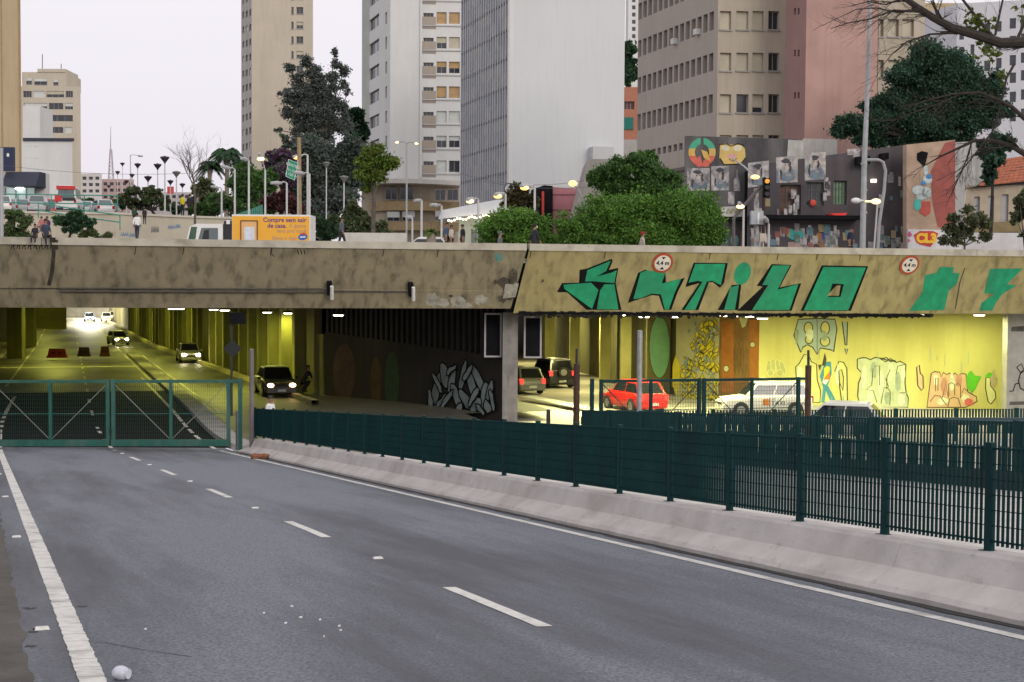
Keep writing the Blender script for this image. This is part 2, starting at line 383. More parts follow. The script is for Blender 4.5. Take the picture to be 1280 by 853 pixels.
# raised road studs between the dashes and by the edge line
stud = M('road_stud', (0.62, 0.61, 0.58), rough=0.5, var=0.2, scale=20)
def studat(s, l):
    c = road(s, l); th = heading(s); f = Vector((math.sin(th), math.cos(th), -0.076)); r_ = Vector((math.cos(th), -math.sin(th), 0)); u_ = Vector((0, 0, 1)); b_ = MB()
    b_.hexa([c-f*.05-r_*.055, c-f*.05+r_*.055, c+f*.05+r_*.055, c+f*.05-r_*.055], [c-f*.025-r_*.045+u_*.02, c-f*.025+r_*.045+u_*.02, c+f*.025+r_*.045+u_*.02, c+f*.025-r_*.045+u_*.02])
    return b_.build('road_stud', stud, roadA)
for k in range(0, 6): studat(15.2+7.42*k, 4.15)
for k in range(6): studat(11.1+7.3*k, 0.44)
# kerb between our lanes and the oncoming ones past the gate, kerb on the far side, crossing strips
def kerb(s0, s1, l0, l1, h, m_, name='kerb'):
    b_ = MB(); n = max(2, int((s1-s0)/2)); vs = []
    for i in range(n+1):
        s = s0+(s1-s0)*i/n; vs += [road(s, l0, -0.05), road(s, l0+0.02, h), road(s, l1-0.02, h), road(s, l1, -0.05)]
    fs = [(4*i+j, 4*i+j+1, 4*i+j+5, 4*i+j+4) for i in range(n) for j in range(3)]+[(0, 1, 2, 3), (4*n+3, 4*n+2, 4*n+1, 4*n)]
    b_.add(vs, fs); return struct(b_.build(name, m_))
kerb(47.6, 132, 8.15, 9.0, 0.16, conc_grey)
kerb(84, 240, -2.6, -2.2, 0.15, conc_grey)
mark(49, 130, 9.35, 9.5, yellow_line); mark(84, 300, -0.2, -0.05, yellow_line); mark(84, 300, 7.85, 8.0, yellow_line)
def cross(s0, s1, l0=-2.2, l1=8.1):
    b_ = MB(); strip(b_, s0, s1, l0, l1, 0.006); return b_.build('lane_marking', yellow_line, roadA)
cross(107.5, 108.6); cross(117, 118.2)
# chevron gore on the far side
for k in range(5):
    b_ = MB(); b_.poly([road(96+k*3.4, -2.7, 0.008), road(97.2+k*3.4, -2.7, 0.008), road(101+k*3.4, -2.7-1.2*(k+1), 0.008), road(99.8+k*3.4, -2.7-1.2*(k+1), 0.008)]); b_.build('lane_marking', yellow_line, roadA)

# --- concrete barrier with the bar-grille fence on it
th0 = R(-20.65); ROADF = Vector((math.sin(th0), math.cos(th0), -0.076)); ROADR = Vector((math.cos(th0), -math.sin(th0), 0))
bt = thing('concrete_barrier', 'long low sloped concrete barrier under the dark green grille fence', 'barrier', road(25, 8.4))
prof = [(7.95, -0.1), (7.95, 0.05), (7.99, 0.10), (8.22, 0.24), (8.31, 0.47), (8.34, 0.50), (8.65, 0.50), (8.69, 0.47), (8.84, 0.2), (8.94, -0.1)]
s0 = -10.0; k = 0
while s0 < 47.2:
    s1 = min(s0+random.choice((6.0, 6.0, 3.4)), 47.6); b_ = MB(); n = max(1, int((s1-s0)/0.5)); vs = []
    for i in range(n+1):
        s = s0+0.002+(s1-s0-0.004)*i/n; sc_e = 1.0 if s < 45 else max(0.25, 1-(s-45)*0.28)
        for (l, h) in prof:
            wob = 0.012*noise.noise((s*1.3, l*3, 0)); vs.append(road(s, l+wob, h*sc_e+wob*0.5))
    q = len(prof)
    fs = [(i*q+j, i*q+j+1, (i+1)*q+j+1, (i+1)*q+j) for i in range(n) for j in range(q-1)]+[tuple(range(q)), tuple(n*q+j for j in range(q-1, -1, -1))]
    b_.add(vs, fs); b_.build('barrier_segment', conc, bt); s0 = s1
# dark gutter strip along its foot
b_ = MB(); n = 140; vs = []
for i in range(n+1):
    s = -8+54*i/n; vs += [road(s, 7.95-0.12-0.08*noise.noise((s*2.1, 0, 0)), 0.006), road(s, 8.0, 0.008)]
b_.add(vs, [(2*i, 2*i+1, 2*i+3, 2*i+2) for i in range(n)]); b_.build('gutter_dirt', M('gutter_dirt', (0.035, 0.033, 0.033), rough=0.95, var=0.3, scale=10), bt)
PITCHB = 0.0635
def panel_mesh(length, height, slope, depth=0.031, thick=0.006, pitch=PITCHB, rods=7, z0=0.05):
    """bar grille: upright flat bars edge-on to the road and thin cross rods; local x along, z up, sheared by slope"""
    b_ = MB(); n = int((length-0.04)/pitch)
    for i in range(n+1):
        x = 0.02+i*pitch; z = -slope*x; b_.box((x-thick/2, -depth/2, z+z0), (x+thick/2, depth/2, z+height))
    for k_ in range(rods):
        h = z0+0.04+(height-z0-0.06)*k_/(rods-1); r = 0.004 if 0 < k_ < rods-1 else 0.009
        b_.hexa([(0, -r, h-r), (length, -r, h-r-slope*length), (length, r, h-r-slope*length), (0, r, h-r)], [(0, -r, h+r), (length, -r, h+r-slope*length), (length, r, h+r-slope*length), (0, r, h+r)])
    return b_
def along(o, p, d):
    """put an object at p with its local x along the horizontal direction d"""
    o.location = p; o.rotation_euler = (0, 0, math.atan2(d.y, d.x))
fence = thing('grille_fence', 'dark green bar grille fence standing on the long sloped concrete barrier', 'fence', (0, 0, 0))
PS = 1.565; fh = 0.94
pm = panel_mesh(PS-0.07, fh, 0.076).mesh('grille_panel', teal)
postb = MB(); postb.box((-0.038, -0.03, -0.02), (0.038, 0.03, fh+0.035)); postb.box((-0.08, -0.06, -0.02), (0.08, 0.06, 0.0)); postm = postb.mesh('post', teal)
k = 0; s = 10.35-4*PS
while s < 46.0:
    p = road(s, 8.49, 0.502); q = road(s+PS, 8.49, 0.502); d = (q-p).normalized()
    po = bpy.data.objects.new('post', postm); link(po, fence); along(po, p, d)
    pa = bpy.data.objects.new('grille_panel', pm); link(pa, fence); along(pa, p+d*0.035, d)
    s += PS
po = bpy.data.objects.new('post', postm); link(po, fence); along(po, road(s, 8.49, 0.502), d)
# second bar fence on a dark plinth, on the far side of the neighbouring carriageway
gr = thing('bar_fence', 'second dark bar fence on a plinth seen through the front grille fence', 'fence')
PL2 = 2.2; gm = panel_mesh(PL2-0.1, 1.25, 0.076, depth=0.035, thick=0.026, pitch=0.10, rods=3, z0=0.3).mesh('bar_panel', teal)
pb = MB(); pb.box((-0.10, -0.06, -0.1), (0.10, 0.06, 1.27)); pmh = pb.mesh('post', teal)
pl_ = MB(); pl_.hexa([(0, -.1, -.1), (PL2, -.1, -.1-.076*PL2), (PL2, .1, -.1-.076*PL2), (0, .1, -.1)], [(0, -.1, .33), (PL2, -.1, .33-.076*PL2), (PL2, .1, .33-.076*PL2), (0, .1, .33)]); plm = pl_.mesh('plinth', M('plinth_dark', (0.012, 0.022, 0.024), rough=.8, var=.2))
for i in range(17):
    s = 3+PL2*i; p = road(s, 17.5)
    for nm, me_ in (('post', pmh), ('bar_panel', gm), ('plinth', plm)):
        o = bpy.data.objects.new(nm, me_); link(o, gr); along(o, p, ROADF)

# --- gates
def gate(label, A, Bp, zA, zB, hgt, mat, meshmat, rodmat, leafs=2):
    """two swing leaves between A and Bp, each with frame, upright, mesh and brace"""
    t = thing('mesh_gate', label, 'gate', Vector((A.x, A.y, zA)))
    tot = Bp-A; d = tot.normalized(); nrm = Vector((d.y, -d.x, 0)); W = tot.length/leafs
    def pt(u, z, off=0): q = A+d*u+nrm*off; zz = zA+(zB-zA)*u/tot.length; return Vector((q.x, q.y, zz+z))
    def bar(u0, z0, u1, z1, r, name, parent, m_=None):
        a, b = pt(u0, z0), pt(u1, z1); tt = (b-a).normalized(); sd_ = tt.cross(nrm).normalized()*r; f = nrm*r
        q = MB(); q.hexa([a-sd_-f, a+sd_-f, a+sd_+f, a-sd_+f], [b-sd_-f, b+sd_-f, b+sd_+f, b-sd_+f]); return q.build(name, m_ or mat, parent)
    for i in range(leafs):
        u0 = i*W+0.03; u1 = (i+1)*W-0.03
        fr = bar(u0, hgt-0.06, u1, hgt-0.06, 0.045, 'top_rail', t)
        bar(u0, 0.16, u1, 0.16, 0.10, 'bottom_rail', t)
        for u in (u0+0.06, (u0+u1)/2, u1-0.06): bar(u, 0.06, u, hgt, 0.058 if u != (u0+u1)/2 else 0.048, 'upright', t)
        bar(u0, hgt*0.5, u1, hgt*0.5, 0.012, 'middle_rod', t)
        um = (u0+u1)/2
        if i % 2 == 0: bar(u0+.1, hgt-0.15, um-.05, 0.3, 0.014, 'brace', t, rodmat); bar(um+.05, 0.3, u1-.1, hgt-.15, 0.014, 'brace', t, rodmat)
        else: bar(u0+.1, hgt-0.15, um-.05, 0.3, 0.014, 'brace', t, rodmat); bar(um+.05, 0.3, u1-.1, hgt-.15, 0.014, 'brace', t, rodmat)
        q = MB(); n = int((u1-u0)/0.062)
        for k_ in range(n):
            u = u0+0.05+k_*0.062; a, b = pt(u, 0.2), pt(u, hgt-0.08); w2 = d*0.004; f = nrm*0.010
            q.hexa([a-w2-f, a+w2-f, a+w2+f, a-w2+f], [b-w2-f, b+w2-f, b+w2+f, b-w2+f])
        m_n = int((hgt-0.3)/0.132)
        for k_ in range(m_n):
            z = 0.28+k_*0.132; a, b = pt(u0, z), pt(u1, z); w2 = Vector((0, 0, 0.004)); f = nrm*0.004
            q.hexa([a-w2-f, a+w2-f, a+w2+f, a-w2+f], [b-w2-f, b+w2-f, b+w2+f, b-w2+f])
        q.build('mesh_infill', meshmat, t)
    bar(W-0.05, 0.55, W+0.05, 0.55, 0.06, 'latch_box', t, dark_metal)
    bar(tot.length+0.3, -0.1, tot.length+0.3, hgt+0.03, 0.06, 'gate_post', t)
    bar(tot.length-0.05, hgt-0.06, tot.length+0.3, hgt-0.06, 0.045, 'post_link', t)
    bar(-0.25, -0.1, -0.25, hgt+0.03, 0.06, 'gate_post', t)
    return t
gA, gB = P(-12, 540, 46.5), P(289, 540, 46.5)
gA.z = gB.z = 0; 
zc = P(140, 561, 46.5).z
gate('green steel mesh gate with two braced leaves across our lanes', gA, gB, zc, zc+0.06, 2.24, teal_gate, M('mesh_wire_green', (0.006, 0.035, 0.03), rough=0.6, var=0.1), M('brace_rod', (0.17, 0.18, 0.17), rough=0.5, var=0.2))
g2A, g2B = P(748, 540, 49.5), P(1000, 540, 51.5)
zc2 = P(870, 473, 50.5).z-2.2; g2A.z = g2B.z = 0
gate('dark green mesh gate before the yellow graffiti wall', g2A, g2B, zc2, zc2, 2.2, teal, M('mesh_wire_dark', (0.008, 0.035, 0.035), rough=0.6, var=0.1), dark_metal)
# pipe rail and bar fence along the far side road
pr = thing('pipe_rail', 'long dark pipe rail on posts in front of the dark green mesh gate', 'railing')
ra_, rb_ = P(726, 525.5, 46.8), P(1420, 527.5, 46.8); b_ = MB(); b_.tube([ra_, rb_], 0.13, 10); b_.build('rail_pipe', M('rail_blue_green', (0.003, 0.026, 0.034), rough=0.45, var=0.2), pr)
for i in range(8):
    p = ra_.lerp(rb_, (i+0.12)/8); b_ = MB(); b_.tube([p, p-Vector((0, 0, 1.15))], 0.05, 8); b_.build('post', teal, pr)
fa, fb = P(737, 513.5, 52.6), P(1420, 510, 53.6); fd = (fb-fa); fd.z = 0; fl = fd.length; fd.normalize()
f2 = thing('bar_fence', 'low dark green bar fence below the yellow graffiti wall', 'fence', fa)
npn = int(fl/2.2); pw = fl/npn; fm = panel_mesh(pw-0.1, 0.98, 0.0, depth=0.035, thick=0.062, pitch=0.115, rods=3).mesh('bar_panel', teal)
pb = MB(); pb.box((-0.07, -0.06, -0.3), (0.07, 0.06, 1.0)); fpm = pb.mesh('post', teal)
zt = min(fa.z, fb.z)
for i in range(npn+1):
    p = fa+fd*(pw*i); p.z = fa.z+(fb.z-fa.z)*i/npn-0.98
    o = bpy.data.objects.new('post', fpm); link(o, f2); o.location = p-fa; o.rotation_euler = (0, 0, math.atan2(fd.y, fd.x))
    if i < npn:
        o = bpy.data.objects.new('bar_panel', fm); link(o, f2); o.location = p-fa+fd*0.05; o.rotation_euler = (0, 0, math.atan2(fd.y, fd.x))
# low solid board at its end
b_ = MB(); a = P(738, 513.5, 52.4); b2 = P(830, 513.5, 52.5); b_.prism([a, b2, b2-Vector((0, 0, 0.9)), a-Vector((0, 0, 0.9))], (0, 0.04, 0)); b_.build('end_board', teal, f2)
# free-standing pipes and bollards
def pole(name, label, cat, px, ytop, Y, r, mat, base=None, group=None, cap=None):
    t = P(px, ytop, Y); zb = base if base is not None else -3.95
    b_ = MB(); b_.lathe([(r*1.02, zb-t.z), (r, zb-t.z+0.2), (r*0.98, -0.03), (r*0.6, 0.0)], t, 12)
    o = b_.build(name, mat, None, smooth=False); return tag(o, label, cat, group)
pole('steel_pipe', 'thin upright grey pipe beside the green gate post', 'pole', 314.5, 436, 45.6, 0.075, M('pipe_brown', (0.16, 0.14, 0.145), rough=0.6, var=0.2))
pole('steel_pipe', 'short grey pipe stub inside the end of the green gate', 'pole', 296.5, 513, 46.9, 0.055, galv)
pole('steel_pipe', 'tall grey pipe standing in front of the red car', 'pole', 800, 413, 45.2, 0.085, galv)
for px, y1, y2, Yv, lab in ((721, 455, 436, 48.5, 'brown iron pipe post beside the black four-wheel drive'), (1010.5, 457, 438, 49.0, 'dark iron pipe post before the split-colour wall figure')):
    t = thing('pipe_post', lab, 'post', P(px, y1, Yv))
    p = P(px, y1, Yv); b_ = MB(); b_.tube([p+Vector((0, 0, -3.0)), p], 0.11, 10); b_.build('sleeve', rust, t)
    q = P(px, y2, Yv); b_ = MB(); b_.tube([p, q], 0.045, 8); b_.build('inner_pipe', dark_metal, t)
pole('bollard', 'small dark bollard by the pale road behind the fence', 'bollard', 685.5, 512, 47.0, 0.07, dark_metal)

# --- the bridge
ZL, ZR, ZT = E-1.08, E-1.30, E+1.33
br = thing('road_bridge', 'long weathered concrete road bridge with leaning graffitied side', 'bridge', bridge(0, GZ))
PLL = Plane(bridge(0, ZL), BD, Vector((BN.x*LEAN, BN.y*LEAN, ZT-ZL)))
PLR = Plane(bridge(0, ZR), BD, Vector((BN.x*LEAN, BN.y*LEAN, ZT-ZR)))
hL = Vector((LEAN, ZT-ZL)).length; hR = Vector((LEAN, ZT-ZR)).length
ub = PLR.uv(640.5, 388)[0]; ut = PLR.uv(660, 312)[0]
def leaf_panel(pl, h, ua0, ua1, ub0, ub1, m_, name='fascia'):
    """leaning fascia panel, a grid with slight unevenness"""
    b_ = MB(); n, k_ = 40, 6; vs = []
    for i in range(n+1):
        for j in range(k_+1):
            v = h*j/k_; f = j/k_; u = (ua0+(ub0-ua0)*f)*(1-i/n)+(ua1+(ub1-ua1)*f)*i/n
            vs.append(pl.at(u, v, 0.0))
    b_.add(vs, [(i*(k_+1)+j, (i+1)*(k_+1)+j, (i+1)*(k_+1)+j+1, i*(k_+1)+j+1) for i in range(n) for j in range(k_)])
    return b_.build(name, m_, br)
fasL = leaf_panel(PLL, hL, -70, ub-0.05, -70, ut-0.05, conc_fascia)
fasR = leaf_panel(PLR, hR, ub+0.05, 75, ut+0.05, 75, conc_fascia_y)
b_ = MB(); b_.quad(PLR.at(ub-0.3, 0, -0.12), PLR.at(ub+0.3, 0, -0.12), PLR.at(ut+0.3, hR, -0.12), PLR.at(ut-0.3, hR, -0.12)); b_.build('expansion_joint', black, br)
def rail_cap(u0, u1):
    b_ = MB()
    f0, bk = LEAN+0.05, LEAN-0.30; z0, z1 = ZT-0.02, ZT+0.265
    b_.hexa([bridge(u0, z0, f0), bridge(u1, z0, f0), bridge(u1, z0, bk), bridge(u0, z0, bk)], [bridge(u0, z1, f0), bridge(u1, z1, f0), bridge(u1, z1, bk), bridge(u0, z1, bk)])
    b_.build('parapet_cap', conc_cap, br)
for a, c in ((-70, -31), (-30.98, -18.8), (-18.78, ut-0.06), (ut+0.06, 21.0), (21.02, 75)): rail_cap(a, c)
b_ = MB(); b_.hexa([bridge(-70, GZ-0.1, LEAN-0.3), bridge(75, GZ-0.1, LEAN-0.3), bridge(75, GZ-0.1, LEAN-0.32), bridge(-70, GZ-0.1, LEAN-0.32)], [bridge(-70, ZT, LEAN-0.3), bridge(75, ZT, LEAN-0.3), bridge(75, ZT, LEAN-0.32), bridge(-70, ZT, LEAN-0.32)]); b_.build('parapet_back', conc_grey, br)
b_ = MB(); b_.quad(bridge(-70, GZ-0.05, LEAN-0.31), bridge(75, GZ-0.05, LEAN-0.31), bridge(75, GZ-0.05, 0.4), bridge(-70, GZ-0.05, 0.4)); b_.build('deck_edge', conc_grey, br)
# lower ledge of the near half, soffits
b_ = MB(); v0, v1 = PLL.uv(300, 381)[1], PLL.uv(300, 361.5)[1]
pbox(b_, PLL, -70, ub-0.1, 0.0, v1, 0.0, 0.06); b_.build('lower_ledge', conc_fascia, br)
soff = M('soffit_concrete', (0.16, 0.15, 0.12), rough=0.9, var=0.2, scale=1.0)
b_ = MB(); g3 = Vector((-0.30, 0.954, 0))
def back(u, z, d): q = bridge(u, z); return Vector((q.x+g3.x*d, q.y+g3.y*d, z))
b_.quad(bridge(-70, ZL+0.02), bridge(ub, ZL+0.02), back(ub, ZL+0.02, 260), back(-70, ZL+0.02, 260))
b_.quad(bridge(ub, ZR+0.02), bridge(75, ZR+0.02), back(75, ZR+0.02, 260), back(ub, ZR+0.02, 260))
b_.build('soffit', soff, br)
# pillar at the joint
pp0, pp1 = P(628.5, 400, 61.2), P(647.5, 400, 61.2); b_ = MB()
pbase = -4.6; dpx = (pp1.x-pp0.x)
b_.box((pp0.x, 61.2, pbase), (pp1.x, 62.6, ZR)); b_.build('pillar', M('pillar_concrete', (0.26, 0.245, 0.235), rough=0.85, var=0.2, scale=2.5, streak=0.3, grime=(0.10, 0.08, 0.07), gamt=0.7, gscale=1.6, gstretch=0.4), br)
# conduit and flood fixtures
b_ = MB()
for yy in (359.5, 363.5): b_.tube([PLL.px(75, yy-1.0, 0.12), PLL.px(240, yy-0.4, 0.12), PLL.px(410, yy, 0.12)], 0.035, 6)
b_.tube([PLL.px(418, 362.5, 0.10), PLL.px(508, 363, 0.10)], 0.035, 6)
b_.build('conduit', M('conduit_dark', (0.09, 0.085, 0.075), rough=0.7, var=0.3, scale=4), br)
b_ = MB()
for x in (0, 40): b_.tube([PLL.px(x-20, 359.3, 0.08), PLL.px(75, 359.3, 0.08)], 0.02, 6)
b_.build('conduit', MATS['conduit_dark'], br)
for px, yy in ((412.5, 362), (514, 363.5)):
    b_ = MB(); a, c = PLL.px(px+1.5, yy-8, 0.28), PLL.px(px+1.5, yy+8, 0.28); b_.tube([a, c], 0.075, 10); fx = b_.build('flood_tube', white_p, br)
    b_ = MB(); q = PLL.px(px-1, yy-1, 0.0); b_.hexa([PLL.px(px-4, yy+4, 0.0), PLL.px(px+2, yy+4, 0.0), PLL.px(px+2, yy+4, .25), PLL.px(px-4, yy+4, .25)], [PLL.px(px-4, yy-11, 0.0), PLL.px(px+2, yy-11, 0.0), PLL.px(px+2, yy-11, .2), PLL.px(px-4, yy-11, .2)]); b_.build('bracket', black, fx)
# patches of spalled and plastered concrete near the joint
rr = random.Random(3)
def blob(cx, cy, rx, ry, n=14, jit=0.35, rnd=rr):
    return [(cx+rx*math.cos(2*math.pi*i/n)*(1+rnd.uniform(-jit, jit)), cy+ry*math.sin(2*math.pi*i/n)*(1+rnd.uniform(-jit, jit))) for i in range(n)]
plas = M('plaster_pale', (0.40, 0.38, 0.33), rough=0.9, var=0.25, scale=4, grime=(0.14, 0.12, 0.1), gamt=0.7, gscale=3, gstretch=1.0); spl = M('spall_dark', (0.075, 0.062, 0.05), rough=0.95, var=0.4, scale=5, grime=(0.22, 0.2, 0.17), gamt=0.6, gscale=3, gstretch=1.0)
for k, a in enumerate(((541, 374, 8, 9), (553, 378, 7, 5), (571, 376, 9, 8), (601, 374, 8, 6), (580, 381, 10, 4))): b_ = MB(); flat(b_, PLL, blob(*a), 0.066+k*.002); b_.build('plaster_patch', plas, br)
for k, a in enumerate(((632, 352, 9, 7), (636, 366, 7, 10), (642, 345, 5, 9), (627, 372, 6, 5), (563, 369, 3, 1.5), (580, 369, 4, 2), (619, 351, 2, 3), (678, 350, 1.5, 2))): b_ = MB(); flat(b_, PLL if a[0] < 640 else PLR, blob(*a), 0.078+k*.002); b_.build('spalled_patch', spl, br)
b_ = MB(); flat(b_, PLL, [(631, 354), (648, 353), (644, 370), (628, 372)], 0.096); b_.build('plaster_patch', MATS['plaster_pale'], br)
# dark runs of damp and soot below the cap
damp = M('damp_soot', (0.05, 0.043, 0.032), rough=0.95, var=0.4, scale=5)
b_ = MB()
stroke(b_, PLL, [(67, 297), (67, 318), (65, 340), (61, 357)], 5, 0.01); b_.build('damp_streak', damp, br); b_ = MB(); stroke(b_, PLL, [(69, 300), (69, 312)], 7, 0.012); b_.build('damp_streak', damp, br)
for x in (170, 230, 340, 480, 548, 664, 757, 888, 973, 1022, 1076):
    pl = PLL if x < 650 else PLR; q_ = MB(); stroke(q_, pl, [(x, 307+x*0.0085), (x-1, 313+x*0.0085), (x-2, 317+x*0.0085)], 1.1, 0.01); q_.build('damp_streak', damp, br)
for x, yb in ((1190, 386), (1236, 366)): q_ = MB(); stroke(q_, PLR, [(x+16, 335+(x%7)*2), (x+10, 352), (x+4, yb)], 1.2, 0.01); q_.build('damp_streak', damp, br)
# tag scrawls
b_ = MB()
for i, x in enumerate(range(14, 64, 7)):
    stroke(b_, PLL, [(x, 311), (x+2, 303), (x+4, 312)], 1.2, 0.008); stroke(b_, PLL, [(x+1, 308), (x+6, 306), (x+5, 303)], 1.0, 0.009)
stroke(b_, PLL, [(340, 308), (338, 316), (343, 321)], 0.9, 0.008)
for x in (372, 376, 380): stroke(b_, PLL, [(x, 312), (x+1, 318)], 1.0, 0.008)
b_.build('scrawl', black, br)
b_ = MB()
for x, y in ((620, 321), (624, 319), (627, 323), (622, 325)): flat(b_, PLL, blob(x, y, 2, 3), 0.008)
b_.build('scrawl', M('scrawl_teal', (0.10, 0.30, 0.28), rough=0.8), br)
# the big green letters
grn = M('graffiti_green', (0.005, 0.305, 0.15), rough=0.6, var=0.22, scale=2.5, streak=0.25, grime=(0.02, 0.22, 0.13), gamt=0.6, gscale=1.2, layers=(((0.30, 0.27, 0.16), 0, (1, 1, .5), 5.0, .66, .72, .5),))
def c1(pts): return [(640+x/4.0, 300+y/4.0) for x, y in pts]
def c2(pts): return [(940+x/3.765, 300+y/3.765) for x, y in pts]
def letter(polys, shadow):
    b_ = MB()
    for p in shadow: flat(b_, PLR, p, 0.006)
    sh = b_.build('graffiti_outline', black, br) if shadow else None
    b_ = MB()
    for p in polys: flat(b_, PLR, p, 0.012)
    return b_.build('graffiti_letter', grn, br)
letter([c1([(366, 208), (376, 152), (494, 104), (470, 155), (424, 183), (500, 163), (524, 150), (511, 216), (400, 206)]), c1([(257, 224), (395, 214), (432, 250), (425, 272), (400, 345), (262, 245)]), c1([(440, 252), (462, 222), (512, 222), (532, 347), (424, 347)])],
       [c1([(224, 262), (250, 216), (335, 214), (338, 150), (376, 143), (499, 94), (503, 106), (485, 150), (532, 140), (518, 216), (547, 350), (372, 350), (275, 262)])])
letter([c1([(607, 296), (642, 165), (672, 152), (766, 165), (748, 218), (846, 194), (812, 265), (784, 348), (764, 348), (744, 272), (700, 268), (640, 292)])],
       [c1([(578, 316), (630, 165), (668, 148), (672, 152), (766, 165), (770, 212), (864, 190), (828, 262), (796, 350), (758, 350), (734, 280), (700, 276)])])
letter([c1([(882, 214), (916, 120), (1066, 120), (1044, 226), (1000, 204), (974, 208), (916, 349), (862, 349), (952, 210), (930, 204)])],
       [c1([(866, 236), (908, 114), (1079, 116), (1060, 214), (1040, 240), (1004, 212), (984, 212), (932, 351), (846, 351), (938, 216)])])
letter([c1(ell(1152, 168, 40, 58, 20)), c1([(1092, 236), (1134, 226), (1114, 349), (1060, 349)])], [c1([(1098, 226), (1146, 222), (1132, 351), (1114, 351), (1046, 351), (1028, 351)])])
letter([c2([(97, 120), (178, 120), (120, 234), (218, 208), (176, 330), (0, 330), (76, 212), (48, 212)])],
       [c2([(92, 114), (186, 118), (130, 224), (232, 204), (186, 334), (-70, 334), (50, 220), (22, 216)])])
oo = c2([(336, 127), (536, 130), (452, 331), (244, 331)])
letter([oo], [c2([(328, 120), (547, 124), (466, 334), (228, 334)])])
b_ = MB(); flat(b_, PLR, c2([(378, 205), (432, 208), (416, 268), (358, 268)]), 0.016); b_.build('graffiti_outline', black, br)
b_ = MB(); flat(b_, PLR, c2([(398, 214), (416, 214), (408, 262), (352, 262)]), 0.020); b_.build('graffiti_letter', conc_fascia_y, br)
letter([c2([(880, 128), (950, 128), (945, 155), (978, 157), (965, 205), (925, 240), (905, 330), (738, 334), (800, 250), (815, 165), (870, 155)])], [])
letter([c2([(1120, 136), (1275, 134), (1200, 208), (1246, 215), (1180, 252), (1145, 300), (1130, 332), (1070, 332), (1080, 296), (1140, 256), (1092, 250)])], [])
# black ragged fringe painted along the bottom edge
b_ = MB(); x = 648.0
while x < 1158:
    w_ = rr.uniform(4, 11); y0 = 390.5+(x-648)*0.0075
    flat(b_, PLR, [(x, y0-rr.uniform(0.5, 2.5)), (x+w_, y0-rr.uniform(0.5, 2.5)), (x+w_, y0+2.2), (x, y0+2.2)], 0.024); x += w_
b_.build('soot_fringe', black, br)
b_ = MB(); x = 652.0
while x < 1165:                                       # matted roots and dirt hanging off the soffit edge
    u_, v_ = PLR.uv(x, 391+(x-648)*0.0075); r_ = rr.uniform(0.05, 0.16)
    for q in range(3):
        c_ = PLR.at(u_+rr.uniform(-.1, .1), -0.02-rr.uniform(0, 0.16), -0.04); b_.ball(c_, (r_*rr.uniform(.5, 1.2), 0.05, r_*rr.uniform(.4, .9)), 6, 4)
    x += rr.uniform(3, 9)
o = b_.build('hanging_roots', M('roots_dark', (0.02, 0.018, 0.012), rough=0.95, var=0.4), br); o['kind'] = 'stuff'
# height-limit roundels
def roundel(px, py, label):
    u_, v_ = PLR.uv(px, py); t = thing('height_sign', label, 'traffic sign', PLR.at(u_, v_))
    def disc(r, o0, o1, m_, nm, par):
        b_ = MB(); n = 28; ring0 = [PLR.at(u_+r*math.cos(2*math.pi*i/n), v_+r*math.sin(2*math.pi*i/n), o0) for i in range(n)]
        b_.prism(ring0, PLR.n*(o1-o0)); return b_.build(nm, m_, par)
    disc(0.46, 0.02, 0.05, M('sign_red', (0.42, 0.06, 0.03), rough=0.5, var=0.2), 'red_ring', t)
    disc(0.36, 0.05, 0.056, M('sign_white', (0.72, 0.70, 0.62), rough=0.5, var=0.1), 'white_face', t)
    text('lettering', '4,4 m', black, t, PLR.at(u_, v_, 0.062), PLR.u, PLR.v, 0.185, offset=0.008)
    for sg in (1, -1):
        b_ = MB(); b_.poly([PLR.at(u_-0.10*sg, v_+sg*0.29, 0.062), PLR.at(u_+0.0, v_+sg*0.17, 0.062), PLR.at(u_+0.10*sg, v_+sg*0.29, 0.062)][::1]); b_.build('arrow_mark', black, t)
roundel(828, 328.5, 'round red-rimmed 4,4 m sign above the second green letter')
roundel(1136.5, 331, 'round red-rimmed 4,4 m sign between the green O and the plain green shape')
# ------------------------------------------------------------------ under the bridge: walls, pilasters, lamps, paint
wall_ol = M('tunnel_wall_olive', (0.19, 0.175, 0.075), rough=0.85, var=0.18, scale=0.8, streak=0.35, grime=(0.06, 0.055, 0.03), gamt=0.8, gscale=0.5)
wall_shade = M('tunnel_wall_shaded', (0.036, 0.031, 0.027), rough=0.9, var=0.2, scale=0.8, streak=0.3)  # unlit tunnel walls: the shade is mixed into their base colour
wall_ye = M('tunnel_wall_yellow', (0.58, 0.555, 0.185), rough=0.8, var=0.08, scale=0.6, streak=0.12, grime=(0.44, 0.39, 0.10), gamt=0.45, gscale=0.5)
pil_ol = M('pilaster_olive', (0.32, 0.31, 0.11), rough=0.85, var=0.15, scale=0.9, streak=0.3, grime=(0.12, 0.11, 0.05), gamt=0.7, gscale=0.7)
FLOORZ = -5.4
def xy(px, Y): return Vector((XatY(px, Y), Y, 0))
def seg_wall(b_, a, c, z0, z1, th=0.4):
    d = (c-a).normalized(); n = Vector((-d.y, d.x, 0))
    if n.dot(Vector((a.x, a.y, 0))) < 0: n = -n
    b_.hexa([(a.x, a.y, z0), (c.x, c.y, z0), (c.x+n.x*th, c.y+n.y*th, z0), (a.x+n.x*th, a.y+n.y*th, z0)], [(a.x, a.y, z1), (c.x, c.y, z1), (c.x+n.x*th, c.y+n.y*th, z1), (a.x+n.x*th, a.y+n.y*th, z1)])
